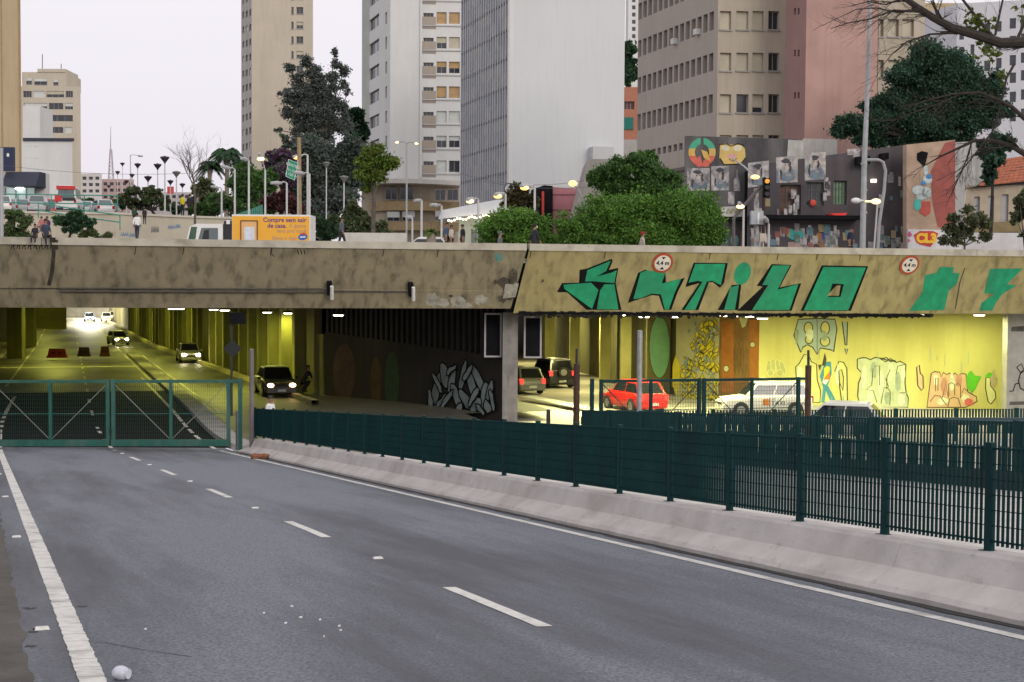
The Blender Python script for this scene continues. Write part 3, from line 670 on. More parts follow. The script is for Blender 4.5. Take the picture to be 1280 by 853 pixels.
# long wall of the oncoming lanes
wd = Vector((-0.322, 0.947, 0)).normalized()
def wl(Y): return Vector((-6.7-0.34*(Y-62.7), Y, 0))
tw = thing('tunnel_wall', 'long olive tunnel wall with pilasters beside the oncoming cars', 'wall', wl(90))
b_ = MB(); seg_wall(b_, wl(72.8), wl(262), FLOORZ, ZL+0.02); b_.build('wall_face', wall_ol, tw)
wn = Vector((-wd.y, wd.x, 0));  wn = wn if wn.x < 0 else -wn
Yp = 75.0
while Yp < 200:
    a = wl(Yp); w_ = 0.75; pr_ = 0.6
    b_ = MB(); c0 = a; c1_ = a+wd*w_
    b_.hexa([c0+Vector((0, 0, FLOORZ)), c1_+Vector((0, 0, FLOORZ)), c1_+wn*pr_+Vector((0, 0, FLOORZ)), c0+wn*pr_+Vector((0, 0, FLOORZ))], [c0+Vector((0, 0, ZL)), c1_+Vector((0, 0, ZL)), c1_+wn*pr_+Vector((0, 0, ZL)), c0+wn*pr_+Vector((0, 0, ZL))])
    b_.build('pilaster', pil_ol, tw); Yp += 3.9
# kerb at its foot
b_ = MB(); vs = []
for i in range(40):
    Y = 66+i*4.6; a = wl(Y); z = E-(4.74+0.015*min(Y, 150)); vs += [a+wn*1.5+Vector((0, 0, z-0.1)), a+wn*1.5+Vector((0, 0, z+0.22)), a+wn*1.15+Vector((0, 0, z+0.22)), a+wn*1.15+Vector((0, 0, z-0.1))]
b_.add(vs, [(4*i+j, 4*i+j+1, 4*i+j+5, 4*i+j+4) for i in range(39) for j in range(3)]); struct(b_.build('kerb', M('kerb_pale', (0.5, 0.46, 0.26), rough=0.8, var=0.2)))
# the wedge between the two roadways: wall with its shade painted in and a slatted upper part
ga, gb = xy(406, 72.4), xy(629, 62.0)
gw = thing('wedge_wall', 'dark graffitied wedge wall between the roadways with slatted top', 'wall', ga)
PG = Plane(Vector((ga.x, ga.y, 0)), gb-ga)
GL = (gb-ga).length
def gtop(u): f = u/GL; return (E-(415-351.5)*72.4/1778)*(1-f)+(E-(447-353)*62/1778)*f
b_ = MB(); b_.hexa([PG.at(0, FLOORZ, 0), PG.at(GL, FLOORZ, 0), PG.at(GL, FLOORZ, -0.5), PG.at(0, FLOORZ, -0.5)], [PG.at(0, gtop(0), 0), PG.at(GL, gtop(GL), 0), PG.at(GL, gtop(GL), -0.5), PG.at(0, gtop(0), -0.5)]); b_.build('wall_face', wall_shade, gw)
b_ = MB(); b_.quad(PG.at(0, FLOORZ, -0.45), PG.at(GL, FLOORZ, -0.45), PG.at(GL, ZL, -0.45), PG.at(0, ZL, -0.45)); b_.build('backing', black, gw)
slm = M('slat_dark', (0.035, 0.03, 0.028), rough=0.8, var=0.3)
n = int(GL/0.42)
for i in range(n):
    u = i*0.42+0.05; b_ = MB(); pbox(b_, PG, u, u+0.2, gtop(u)-0.02, ZL, -0.2, -0.05); b_.build('slat', slm, gw)
b_ = MB(); pbox(b_, PG, -1.1, -0.1, FLOORZ, E-(417-351)*73/1778, -0.1, 0.05); b_.build('end_panel', pil_ol, gw)
b_ = MB(); b_.hexa([Vector((gb.x, 62.1, FLOORZ)), Vector((gb.x+.35, 62.1, FLOORZ)), Vector((gb.x-14.65, 110, FLOORZ)), Vector((gb.x-15, 110, FLOORZ))], [Vector((gb.x, 62.1, ZL)), Vector((gb.x+.35, 62.1, ZL)), Vector((gb.x-14.65, 110, ZL)), Vector((gb.x-15, 110, ZL))]); b_.build('side_face', wall_shade, gw)
def daub(plane, polys, mat, name, parent, off=0.006, edge=None, ew=1.2):
    b_ = MB()
    for p in polys: flat(b_, plane, p, off)
    o = b_.build(name, mat, parent)
    if edge:
        b_ = MB()
        for p in polys: stroke(b_, plane, p, ew, off+0.004, True)
        b_.build('graffiti_outline', edge, parent)
    return o
pale = M('graffiti_pale', (0.24, 0.29, 0.29), rough=0.8, var=0.2, scale=3)
rg = random.Random(11)
polys = []
for x, y, w_, h_, r_ in ((545, 490, 5, 30, 12), (556, 470, 6, 16, -10), (552, 505, 5, 14, 30), (566, 478, 4.5, 22, 8), (572, 497, 5, 20, -20), (580, 470, 4, 20, 10), (584, 500, 5, 17, -30), (592, 485, 5, 26, -14), (601, 476, 5, 24, -24), (607, 497, 5, 20, 8), (597, 508, 5, 12, 25), (614, 490, 4, 16, 14), (538, 510, 5, 10, 40), (612, 508, 5, 9, -20), (549, 478, 3, 14, -25), (561, 500, 3.5, 15, 35), (577, 512, 4, 9, 10), (588, 466, 3, 12, 28), (604, 512, 3.5, 10, -35), (568, 462, 3, 9, 40), (619, 500, 3, 14, -8), (596, 496, 3, 14, 30), (542, 500, 3, 14, -5)):
    polys.append([(x+px_, y+py_) for px_, py_ in blob(0, 0, w_, h_, 12, 0.22, rg)] if False else [(a+rg.uniform(-1, 1), b+rg.uniform(-1.5, 1.5)) for a, b in ell(x, y, w_, h_, r_, 12)])
for i, p_ in enumerate(polys): daub(PG, [p_], pale, 'graffiti_letter', gw, off=0.010+0.009*i, edge=black, ew=1.3)
daub(PG, [ell(470, 478, 7, 32)], M('graffiti_ochre', (0.09, 0.05, 0.02), rough=0.8, var=0.3), 'graffiti_oval', gw)
daub(PG, [ell(490, 476, 9, 36)], M('graffiti_green_dull', (0.03, 0.07, 0.028), rough=0.8, var=0.3), 'graffiti_oval', gw)
daub(PG, [ell(430, 466, 14, 36)], M('graffiti_maroon', (0.085, 0.045, 0.04), rough=0.8, var=0.3), 'graffiti_oval', gw)
daub(PG, [[(583, 506), (610, 506), (606, 516), (588, 516)]], M('graffiti_red', (0.25, 0.02, 0.02), rough=0.8, var=0.3), 'graffiti_oval', gw, off=0.004)
# framed black boards hanging at the joint
def board(x0, y0, x1, y1, Y, label):
    a, c = P(x0, y0, Y), P(x1, y1, Y); t = thing('message_board', label, 'board', Vector(((a.x+c.x)/2, Y, c.z)))
    b_ = MB(); b_.box((a.x+.06, Y+.01, c.z+.06), (c.x-.06, Y+.15, a.z-.06)); b_.build('panel', black, t)
    fr = M('board_frame', (0.40, 0.37, 0.42), rough=0.6, var=0.1)
    for lo, hi in (((a.x, Y-.02, c.z), (a.x+.075, Y+.17, a.z)), ((c.x-.075, Y-.02, c.z), (c.x, Y+.17, a.z)), ((a.x+.076, Y-.02, a.z-.075), (c.x-.076, Y+.17, a.z)), ((a.x+.076, Y-.02, c.z), (c.x-.076, Y+.17, c.z+.075))):
        b_ = MB(); b_.box(lo, hi); b_.build('frame_bar', fr, t)
    b_ = MB(); b_.box(((a.x+c.x)/2-.03, Y+.05, a.z), ((a.x+c.x)/2+.03, Y+.1, ZL+.05)); b_.build('hanger', dark_metal, t)
board(605.5, 391.5, 627, 447, 61.6, 'pale-framed black board hung to the shaded side of the pillar')
board(655, 395.5, 677, 448, 61.6, 'thin-framed black board hung on the lit side of the pillar')
# diamond sign seen from behind
Yd = 55.0; t = thing('diamond_sign', 'dark diamond sign on a pole before the olive pilasters', 'traffic sign', P(290, 505, Yd))
c = P(290.5, 436, Yd); h = 11.5*Yd/1778; b_ = MB(); b_.prism([c+Vector((-h, 0, 0)), c+Vector((0, 0, -h)), c+Vector((h, 0, 0)), c+Vector((0, 0, h))], (0, 0.02, 0)); b_.build('plate', dark_metal, t)
b_ = MB(); b_.tube([P(289.5, 520, Yd+.06), P(289.5, 390, Yd+.06)], 0.045, 8); b_.build('pole', dark_metal, t)
b_ = MB(); a, q = P(288, 391, Yd), P(306, 405, Yd); b_.box((a.x, Yd-.15, q.z), (q.x, Yd+.15, a.z)); b_.build('signal_box', black, t)
# left side of the tunnel: columns, back walls
for px, wpx, Y, lab in ((17.5, 19, 118, 'thick lit concrete column at the dark edge of the tunnel'), (-38, 24, 92, 'thick concrete column nearest the gate hinge'), (36, 12, 150, 'slim far concrete column in the tunnel shade')):
    c = P(px, 400, Y); w_ = wpx*Y/1778; b_ = MB(); b_.box((c.x-w_/2, Y, FLOORZ-1), (c.x+w_/2, Y+0.9, ZL+.02)); b_.box((c.x-w_/2-.12, Y-.12, ZL-.35), (c.x+w_/2+.12, Y+1.02, ZL+.015)); tag(b_.build('column', pil_ol), lab, 'column')
b_ = MB()
a0, a1 = xy(-160, 92), xy(52, 230); seg_wall(b_, a0, a1, FLOORZ-1.5, ZL+.02); tag(b_.build('tunnel_wall', wall_shade), 'dark far side wall of the tunnel behind the columns', 'wall')
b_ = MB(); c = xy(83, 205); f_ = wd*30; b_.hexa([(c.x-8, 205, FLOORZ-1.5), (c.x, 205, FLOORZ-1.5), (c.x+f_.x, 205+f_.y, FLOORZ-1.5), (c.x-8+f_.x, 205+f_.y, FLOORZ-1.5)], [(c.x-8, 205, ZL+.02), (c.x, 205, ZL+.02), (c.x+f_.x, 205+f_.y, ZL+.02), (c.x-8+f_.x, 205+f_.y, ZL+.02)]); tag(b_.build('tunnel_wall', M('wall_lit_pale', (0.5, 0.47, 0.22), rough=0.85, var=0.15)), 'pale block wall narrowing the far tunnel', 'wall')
b_ = MB(); b_.box((-120, 275, FLOORZ-2), (40, 276, ZL+.5)); tag(b_.build('tunnel_wall', M('wall_end_grey', (0.42, 0.40, 0.36), rough=0.85, var=0.3, scale=0.5)), 'added grey wall closing the far tunnel end against stray light', 'wall')  # end wall added to keep outside light out of the tunnel
# curving wall of the side road
path = [(1300, 70.2), (950, 72.2), (900, 74.2), (846, 77.6), (808, 81.8), (775, 87.5), (745, 95), (715, 104), (685, 116), (655, 134), (625, 165), (606, 200)]
cw = thing('curved_wall', 'curving yellow graffitied wall beyond the white taxi', 'wall', xy(1100, 71))
WP = []
mats_ = [wall_ye, M('wall_brown_panel', (0.20, 0.105, 0.03), rough=0.85, var=0.35, scale=1.0, streak=0.3), M('wall_greyed', (0.50, 0.48, 0.28), rough=0.85, var=0.12, scale=1)]+[M('recess_shade', (0.13, 0.125, 0.055), rough=.9, var=.2, scale=.8, streak=.3)]*10  # recesses between the piers: their shade is put into a darker wall colour
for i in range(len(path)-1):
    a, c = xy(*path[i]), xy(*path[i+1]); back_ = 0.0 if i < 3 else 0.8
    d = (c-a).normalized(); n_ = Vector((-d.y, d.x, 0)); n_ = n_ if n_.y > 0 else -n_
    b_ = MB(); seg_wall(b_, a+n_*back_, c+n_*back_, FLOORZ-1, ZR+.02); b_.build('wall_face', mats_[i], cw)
    WP.append(Plane(Vector((a.x, a.y, 0)), c-a))
def pier(x0, x1, Y, m_, dep=1.0):
    a, c = xy(x0, Y), xy(x1, Y); b_ = MB(); b_.box((a.x, Y, FLOORZ-1), (c.x, Y+dep, ZR+.02)); return b_.build('pier', m_, cw)
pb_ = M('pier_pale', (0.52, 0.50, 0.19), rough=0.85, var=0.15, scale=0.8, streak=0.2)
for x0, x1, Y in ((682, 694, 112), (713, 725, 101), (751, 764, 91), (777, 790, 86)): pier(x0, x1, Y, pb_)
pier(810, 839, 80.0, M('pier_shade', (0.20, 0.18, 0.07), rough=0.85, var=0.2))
PO = Plane(Vector((XatY(825, 80.0), 80.0, 0)), (1, 0, 0))
ol = M('graffiti_mint', (0.26, 0.58, 0.30), rough=0.7, var=0.12, scale=2)
daub(PO, [ell(824.5, 434, 13, 39)], ol, 'graffiti_oval', cw, edge=M('graffiti_deep', (0.05, 0.05, 0.02)), ew=0.8)
gye = M('graffiti_yellow', (0.72, 0.60, 0.03), rough=0.7, var=0.15, scale=2)
daub(WP[2], [blob(845, 470, 5, 22, 12, .2, rg)], gye, 'graffiti_oval', cw)
# yellow flame-like patchwork
gb_ = M('graffiti_bluegrey', (0.25, 0.32, 0.36), rough=0.8, var=0.2); ink = M('graffiti_ink', (0.06, 0.055, 0.03), rough=0.8)
b_ = MB(); bi = MB(); bb = MB()
P2 = WP[2]
daubs = []
for i in range(150):
    y = rg.uniform(403, 506); lim = 862+max(0, (440-y))*0.45 if y < 470 else 849
    if y > 450: lim = 852
    x = rg.uniform(lim, 898); L_ = rg.uniform(6, 13); a = rg.uniform(50, 130); w_ = rg.uniform(2.2, 4.6)
    ca, sa = math.cos(R(a)), -math.sin(R(a))
    p = [(x-ca*L_*.5, y-sa*L_*.5), (x+sa*w_*.6, y-ca*w_*.6), (x+ca*L_*.6, y+sa*L_*.6), (x-sa*w_, y+ca*w_)]
    p = [(min(899.5, q[0]), q[1]) for q in p]
    k_ = 0.006+i*0.0006
    flat(b_, P2, p, k_); stroke(bi, P2, p, 0.7, k_+0.0006, True)
for i in range(34):
    x, y = rg.uniform(858, 898), rg.uniform(402, 505); flat(bb, P2, blob(x, y, 1.6, 3, 7, .3, rg), 0.10+i*0.0005)
b_.build('graffiti_patchwork', gye, cw); bi.build('graffiti_outline', ink, cw); bb.build('graffiti_patchwork', gb_, cw)
# brown panel marks
P1 = WP[1]
gor = M('graffiti_rust', (0.33, 0.12, 0.02), rough=0.8, var=0.25, scale=1.5); gdk = M('graffiti_umber', (0.12, 0.085, 0.03), rough=0.8, var=0.3)
daub(P1, [[(902, 402), (917, 402), (917, 490), (902, 490)]], gor, 'graffiti_band', cw); daub(P1, [[(937, 400), (948.5, 400), (948.5, 480), (937, 480)]], gor, 'graffiti_band', cw)
b_ = MB()
for x, h_ in ((922, 22), (926, 26), (930, 20)): stroke(b_, P1, ell(x, 448, 4, h_, 0), 0.8, 0.012, True)
b_.build('graffiti_outline', gdk, cw)
daub(P1, [ell(908, 461, 3.4, 4), ell(941, 431, 3.2, 3.6)], M('graffiti_cream', (0.55, 0.55, 0.30)), 'graffiti_flower', cw, off=0.012, edge=ink, ew=0.7)
daub(P1, [[(924, 398), (935, 398), (932, 408), (928, 410)]], MATS['graffiti_cream'], 'graffiti_drip', cw, off=0.012)
# letters on the yellow wall
P0 = WP[0]
def d4(pts): return [(960+x/6.094, 390+y/6.094) for x, y in pts]
def d5(pts): return [(1100+x/6.56, 400+y/6.56) for x, y in pts]
gbl = M('graffiti_powder', (0.36, 0.45, 0.40), rough=0.7, var=0.12); gpale = M('graffiti_lemon', (0.62, 0.62, 0.24), rough=0.7, var=0.12); gpk = M('graffiti_pink', (0.62, 0.42, 0.24), rough=0.7, var=0.1)
daub(P0, [d4([(230, 58), (380, 50), (510, 58), (525, 130), (500, 305), (480, 290), (400, 275), (375, 325), (340, 270), (300, 250), (265, 270), (250, 310), (197, 180)])], gbl, 'graffiti_letter', cw, edge=ink, ew=1.5)
daub(P0, [d4(ell(308, 125, 33, 46)), d4(ell(435, 125, 33, 50)), d4(ell(312, 212, 28, 30)), d4(ell(434, 224, 36, 38))], wall_ye, 'graffiti_eyelet', cw, off=0.012, edge=ink, ew=1.3)
b_ = MB(); stroke(b_, P0, d4([(373, 60), (375, 130), (374, 320)]), 0.7, 0.02); b_.build('graffiti_outline', ink, cw)
daub(P0, [d4([(565, 75), (606, 78), (600, 255), (588, 255)]), d4([(585, 280), (608, 285), (598, 325)])], gbl, 'graffiti_mark', cw, edge=ink, ew=1.5)
gg = M('graffiti_sage', (0.40, 0.40, 0.16), rough=0.8, var=0.2)
for i, (x, y, w_, h_, r_) in enumerate(((5, 420, 20, 50, 5), (40, 410, 18, 55, -5), (78, 415, 18, 52, -12), (112, 425, 18, 55, -20), (20, 465, 22, 25, 10), (90, 465, 25, 25, 0))): daub(P0, [d4(ell(x, y, w_, h_, r_))], gg, 'graffiti_letter', cw, off=0.008+i*0.008, edge=gpale, ew=0.8)
daub(P0, [d4([(275, 325), (310, 330), (330, 380), (370, 400), (375, 520), (400, 600), (395, 690), (300, 690), (215, 500), (210, 420), (240, 390)])], gpale, 'graffiti_letter', cw, edge=ink, ew=1.3)
tb = M('graffiti_blue', (0.05, 0.25, 0.33), rough=0.7, var=0.15)
daub(P0, [d4([(435, 380), (480, 380), (485, 470), (455, 560), (500, 640), (520, 690), (480, 690), (440, 600), (430, 690), (405, 690), (420, 580), (395, 490)])], tb, 'graffiti_figure', cw, off=0.014)
daub(P0, [d4([(410, 410), (432, 310), (446, 360), (436, 410)]), d4([(380, 405), (410, 400), (395, 450)])], ink, 'graffiti_figure', cw, off=0.018)
daub(P0, [d4([(428, 430), (450, 410), (472, 425), (465, 480), (425, 510)])], gye, 'graffiti_figure', cw, off=0.024)
daub(P0, [d4([(470, 450), (470, 515), (420, 515)])], M('graffiti_orange', (0.6, 0.2, 0.02)), 'graffiti_figure', cw, off=0.030)
daub(P0, [d4([(425, 480), (415, 540), (440, 555), (466, 516), (422, 516)])], white_p, 'graffiti_figure', cw, off=0.020)
daub(P0, [d4([(510, 450), (540, 378), (575, 385), (600, 430), (605, 680), (560, 680), (545, 560), (530, 480)])], gpale, 'graffiti_letter', cw, edge=ink, ew=1.5)
daub(P0, [d4([(540, 450), (560, 440), (575, 500), (570, 600), (545, 540)])], wall_ye, 'graffiti_letter', cw, off=0.016, edge=ink, ew=1.3)
clp = [d4([(680, 360), (715, 350), (745, 350), (780, 365), (815, 348), (870, 355), (905, 350), (935, 380), (965, 370), (975, 380), (975, 730), (690, 725), (683, 640), (690, 540), (720, 470), (680, 430)]), d5([(0, 318), (45, 345), (85, 318), (135, 350), (165, 340), (212, 365), (205, 520), (215, 600), (232, 640), (228, 718), (-160, 718), (-160, 320)])]
o_ = [clp[0][:10]+clp[1][0:11]+[clp[0][12]]+clp[0][13:]]
daub(P0, o_, M('graffiti_ice', (0.50, 0.56, 0.34), rough=0.7, var=0.12), 'graffiti_letter', cw, edge=ink, ew=1.5)
b_ = MB()
for pts in (d4([(800, 430), (790, 560), (745, 590), (800, 600), (830, 690)]), d4([(880, 590), (860, 700)]), d4([(810, 415), (850, 410), (850, 560)]), d5([(20, 560), (60, 555), (85, 590), (80, 700)]), d5([(130, 450), (145, 380), (205, 365)]), d5([(160, 600), (210, 598)]), d5([(45, 480), (70, 550)]), d4([(905, 590), (905, 500), (930, 440)])): stroke(b_, P0, pts, 0.9, 0.016)
b_.build('graffiti_outline', ink, cw)
daub(P0, [d5([(300, 390), (322, 370), (330, 440), (352, 460), (355, 560), (340, 580), (310, 540)])], gpk, 'graffiti_mark', cw, edge=ink, ew=1.5)
daub(P0, [d5([(420, 440), (445, 425), (490, 430), (500, 470), (520, 430), (545, 450), (570, 435), (590, 455), (615, 435), (640, 460), (665, 440), (705, 445), (712, 500), (720, 590), (790, 630), (795, 670), (760, 690), (700, 718), (385, 718)])], gpk, 'graffiti_letter', cw, edge=M('graffiti_brown', (0.10, 0.05, 0.03)), ew=1.4)
b_ = MB()
for pts in (d5([(455, 480), (475, 480), (475, 580), (455, 585), (455, 480)]), d5([(410, 670), (450, 620), (490, 625), (545, 700)]), d5([(510, 640), (540, 520), (560, 640)]), d5([(565, 620), (560, 530), (585, 515), (610, 530), (612, 620)]), d5([(620, 540), (640, 520), (660, 540), (660, 640)]), d5([(555, 718), (570, 650), (600, 635), (640, 645), (665, 718)]), d5([(670, 600), (690, 560), (720, 590)])): stroke(b_, P0, pts, 1.0, 0.018)
b_.build('graffiti_outline', MATS['graffiti_brown'], cw)
daub(P0, [d5([(690, 660), (720, 640), (755, 655), (765, 700), (700, 700)])], M('graffiti_rose', (0.6, 0.12, 0.12)), 'graffiti_mark', cw, off=0.022)
daub(P0, [d5([(708, 470), (725, 430), (750, 415), (775, 455), (830, 465), (810, 500), (785, 560), (755, 600), (715, 560)]), d5([(860, 460), (890, 430), (925, 440), (905, 470), (870, 475)])], M('graffiti_lime', (0.10, 0.48, 0.02), rough=0.7, var=0.15), 'graffiti_mark', cw, off=0.026)
daub(P0, [d5([(868, 475), (905, 475), (905, 540), (945, 590), (950, 640), (910, 690), (885, 670), (865, 560)])], M('graffiti_bone', (0.66, 0.66, 0.32)), 'graffiti_mark', cw, off=0.012, edge=ink, ew=1.3)
daub(P0, [d5([(905, 460), (935, 400), (950, 460), (965, 480), (960, 520), (940, 560), (920, 560), (905, 500)])], M('graffiti_taupe', (0.42, 0.36, 0.2)), 'graffiti_mark', cw, off=0.022)
# second tones inside the letters: soft lights, shades and drips
rs = random.Random(31); lt = M('graffiti_light', (0.66, 0.68, 0.46), rough=.7, var=.2, scale=3); sh2 = M('graffiti_shade', (0.30, 0.36, 0.26), rough=.7, var=.25, scale=3); pk2 = M('graffiti_pink_shade', (0.50, 0.26, 0.18), rough=.7, var=.2, scale=3)
for k, (x, y, rx, ry, m_) in enumerate(((1080, 470, 4, 16, lt), (1092, 462, 4, 12, sh2), (1101, 480, 4, 18, lt), (1113, 465, 4, 13, lt), (1122, 478, 4, 15, sh2), (1129, 466, 3, 10, lt), (1088, 495, 5, 11, lt), (1110, 498, 5, 9, sh2), (1126, 500, 5, 8, lt), (1170, 475, 3, 9, lt), (1180, 482, 4, 12, pk2), (1190, 478, 4, 12, lt), (1199, 476, 4, 9, pk2), (1178, 502, 8, 5, lt), (1207, 498, 6, 6, lt), (1000, 470, 4, 12, lt), (1008, 488, 4, 12, sh2), (1047, 470, 3, 14, lt), (1012, 418, 5, 8, lt), (1030, 420, 4, 9, sh2), (996, 420, 3, 10, sh2))):
    b_ = MB(); flat(b_, P0, [(x+rx*math.cos(a)*rs.uniform(.7, 1.15), y+ry*math.sin(a)*rs.uniform(.7, 1.15)) for a in [i*math.pi/6 for i in range(12)]], .013+.0002*k); b_.build('graffiti_tone', m_, cw)
for k in range(26):
    x = rs.uniform(965, 1255); y = rs.uniform(430, 500); b_ = MB(); stroke(b_, P0, [(x, y), (x+rs.uniform(-.3, .3), y+rs.uniform(5, 18))], rs.uniform(.5, .9), .0325+.0003*k); b_.build('paint_drip', rs.choice((gpale, sh2, gbl)), cw)
# grey abutment at the picture's edge
PA = Plane(Vector((XatY(1261, 67.2), 67.2, 0)), (1, 0.15, 0)); b_ = MB(); pbox(b_, PA, 0, 14, FLOORZ-1, ZR+.02, -0.5, 0)
ab = tag(b_.build('abutment', conc_grey), 'grey concrete abutment with one black scrawl beside the yellow wall', 'abutment')
b_ = MB(); stroke(b_, PA, d5([(1060, 585), (1090, 585), (1110, 525), (1140, 520)]), 1.3, 0.01); stroke(b_, PA, d5([(1180, 420), (1150, 440), (1135, 500), (1150, 560), (1185, 580)]), 1.4, 0.01); stroke(b_, PA, d5([(1120, 390), (1160, 360), (1178, 410), (1150, 430), (1120, 390)]), 1.3, 0.01); b_.build('scrawl', black, ab)
sm_ = M('soot', (0.08, 0.075, 0.07), rough=0.95, var=0.4, scale=3); b_ = MB(); flat(b_, PA, d5([(1075, 60), (1181, 50), (1181, 95), (1075, 95)]), 0.006); b_.build('soot_mark', sm_, ab); b_ = MB(); flat(b_, PA, d5([(1062, 672), (1181, 668), (1181, 696), (1062, 700)]), 0.006); b_.build('soot_mark', sm_, ab)
# lamps under the soffit
lamp_em = M('lamp_diffuser', (0.9, 0.9, 0.8), var=0, emit=(1.0, 0.97, 0.78), estr=9.0)
LBOX = MB(); LBOX.box((-0.24, -0.12, 0.02), (0.24, 0.12, 0.14)); lhm = LBOX.mesh('housing', dark_metal)
LD = MB(); LD.hexa([(-0.20, -0.08, -0.03), (0.20, -0.08, -0.03), (0.20, 0.08, -0.03), (-0.20, 0.08, -0.03)], [(-0.24, -0.12, 0.018), (0.24, -0.12, 0.018), (0.24, 0.12, 0.018), (-0.24, 0.12, 0.018)]); ldm = LD.mesh('diffuser', lamp_em)
def tlamp(p, zc_, power, label, colr=(0.94, 0.94, 0.16), aim=None, group='tunnel ceiling lamps'):
    t = thing('tunnel_lamp', label, 'lamp', p, 0, group)
    o = bpy.data.objects.new('housing', lhm); link(o, t); o2 = bpy.data.objects.new('diffuser', ldm); link(o2, t)
    b_ = MB(); b_.box((-0.03, -0.03, 0.14), (0.03, 0.03, zc_-p.z+.03)); b_.build('hanger', dark_metal, t, world=False)
    la_ = bpy.data.lights.new('lamp_light', 'AREA'); la_.shape = 'RECTANGLE'; la_.size = 0.45; la_.size_y = 0.22; la_.energy = power; la_.color = colr
    lo = bpy.data.objects.new('lamp_light', la_); link(lo, t); lo.location = (0, 0, -0.06)
    if aim is not None: lo.rotation_euler = Vector((-aim[0], -aim[1], -aim[2])).to_track_quat('Z', 'Y').to_euler()
    return t
PW = 420
for px, py, Y, lab in ((215, 386.5, 92, 'left one of the small pair of lit tunnel lamps'), (225, 386.5, 84, 'right one of the small pair of lit tunnel lamps'), (267, 387.5, 80, 'lit tunnel lamp nearest the diamond sign on its far side'), (281, 388.3, 75, 'lit tunnel lamp just above the diamond sign box'), (334, 391, 80.5, 'lit tunnel lamp above the dark oncoming car'), (360, 392, 78, 'lit tunnel lamp above the crouching person'), (423, 394.5, 68, 'single lit tunnel lamp before the dark slats')):
    p = P(px, py, Y); tlamp(p, ZL, PW*(0.4 if px < 250 else 0.5 if px < 300 else 0.14) if px < 400 else 6, lab, group=None)
for Y in (104, 122, 140, 160, 182, 205):
    for f in (-4.2, -12.5):
        a = wl(Y); tlamp(Vector((a.x+f, Y, ZL-0.25)), ZL, PW*0.68, 'tunnel lamp hidden above the lit roadway behind the bridge edge')
for X, Yq in ((-65.5, 222), (-69.5, 232), (-73, 244), (-75, 262), (-80, 264)): tlamp(Vector((X, Yq, ZL-0.25)), ZL, 2600, 'unseen strong lamp added to brighten the far tunnel end', (1, 0.93, 0.7))  # lamps added out of sight to make the far end bright
for px, py, Y, lab in ((697, 391.8, 68, 'lit lamp above the black framed board'), (723, 392.5, 67, 'lit lamp over the pair of cars driving away'), (778, 394.3, 67, 'lit lamp at the pale narrow pier'), (805, 396.5, 66, 'lit lamp beside the mint green oval'), (843, 396.5, 66, 'lit lamp before the yellow patchwork graffiti'), (897, 394.5, 66.5, 'first of the bright twin lamps above the brown panel'), (910, 395.2, 66.5, 'second of the bright twin lamps above the brown panel'), (927, 395.5, 66.5, 'third bright lamp above the brown panel'), (937, 396, 66.5, 'fourth bright lamp above the brown panel'), (953, 398.5, 65.5, 'lit lamp at the edge of the yellow wall')):
    p = P(px, py, Y); tlamp(p, ZR, PW*(0.85 if px < 890 else 0.32), lab, group=None, colr=(0.98, 0.96, 0.42))
for px, Y in ((1020, 66.5), (1090, 67), (1160, 67.4), (1225, 67.8)):
    p = xy(px, Y); p.z = ZR-0.13; tlamp(p, ZR, PW*0.44, 'lamp hidden behind the bridge edge over the yellow wall', (0.98, 0.96, 0.42), group='lamps over the yellow wall')
for px, Y in ((760, 82), (730, 92), (700, 104), (672, 120)):
    p = xy(px-12, Y); p.z = ZR-0.3; tlamp(p, ZR, PW*1.0, 'lamp hidden over the curving side road', (1.0, 0.88, 0.36), group='lamps over the side road')
# kerb line of the side road
PTS = [(716, 512), (690, 506), (648, 498)]
b_ = MB(); vs = []
for px, py in PTS:
    d = ray(px, py); Y = 1778*6.0/(py-354); p = P(px, py, Y); 
    for dx in (0, 1): vs.append(Vector((p.x+dx*0.9, p.y, -4.2+0.03)))
zz = lambda q: q
b_.add(vs, [(2*i, 2*i+1, 2*i+3, 2*i+2) for i in range(len(PTS)-1)]); struct(b_.build('lane_line', white_line))
# plastic water barriers
redp = M('barrier_red', (0.30, 0.025, 0.015), rough=0.5, var=0.25, scale=2); drk = M('barrier_maroon', (0.06, 0.02, 0.02), rough=0.6, var=0.3)
def wbar(x0, x1, yt, yb, m_, label):
    Y = 115.0; a, c = P(x0, yb, Y), P(x1, yt, Y); W = c.x-a.x; H = c.z-a.z; t = thing('plastic_barrier', label, 'barrier', a)
    b_ = MB(); b_.hexa([(0, 0, 0), (W, 0, 0), (W, .5, 0), (0, .5, 0)], [(W*.04, .06, H*.25), (W*.96, .06, H*.25), (W*.96, .44, H*.25), (W*.04, .44, H*.25)]); b_.build('foot', m_, t, world=False)
    b_ = MB(); b_.hexa([(W*.06, .1, H*.25), (W*.94, .1, H*.25), (W*.94, .4, H*.25), (W*.06, .4, H*.25)], [(W*.12, .18, H), (W*.88, .18, H), (W*.88, .32, H), (W*.12, .32, H)]); b_.build('body', m_, t, world=False)
    for k_ in (0.3, 0.6):
        b_ = MB(); b_.box((W*k_, .08, H*.45), (W*(k_+.1), .5, H*.6)); b_.build('fork_slot', black, t, world=False)
wbar(57.5, 83, 436, 447.5, redp, 'long red plastic road barrier on the tunnel floor'); wbar(96, 112, 434.5, 446, drk, 'dark maroon plastic road barrier, middle of three'); wbar(124, 136, 433.5, 446, M('barrier_oxide', (0.13, 0.03, 0.015), rough=0.6, var=0.3), 'oxide red plastic road barrier by the kerb tip')
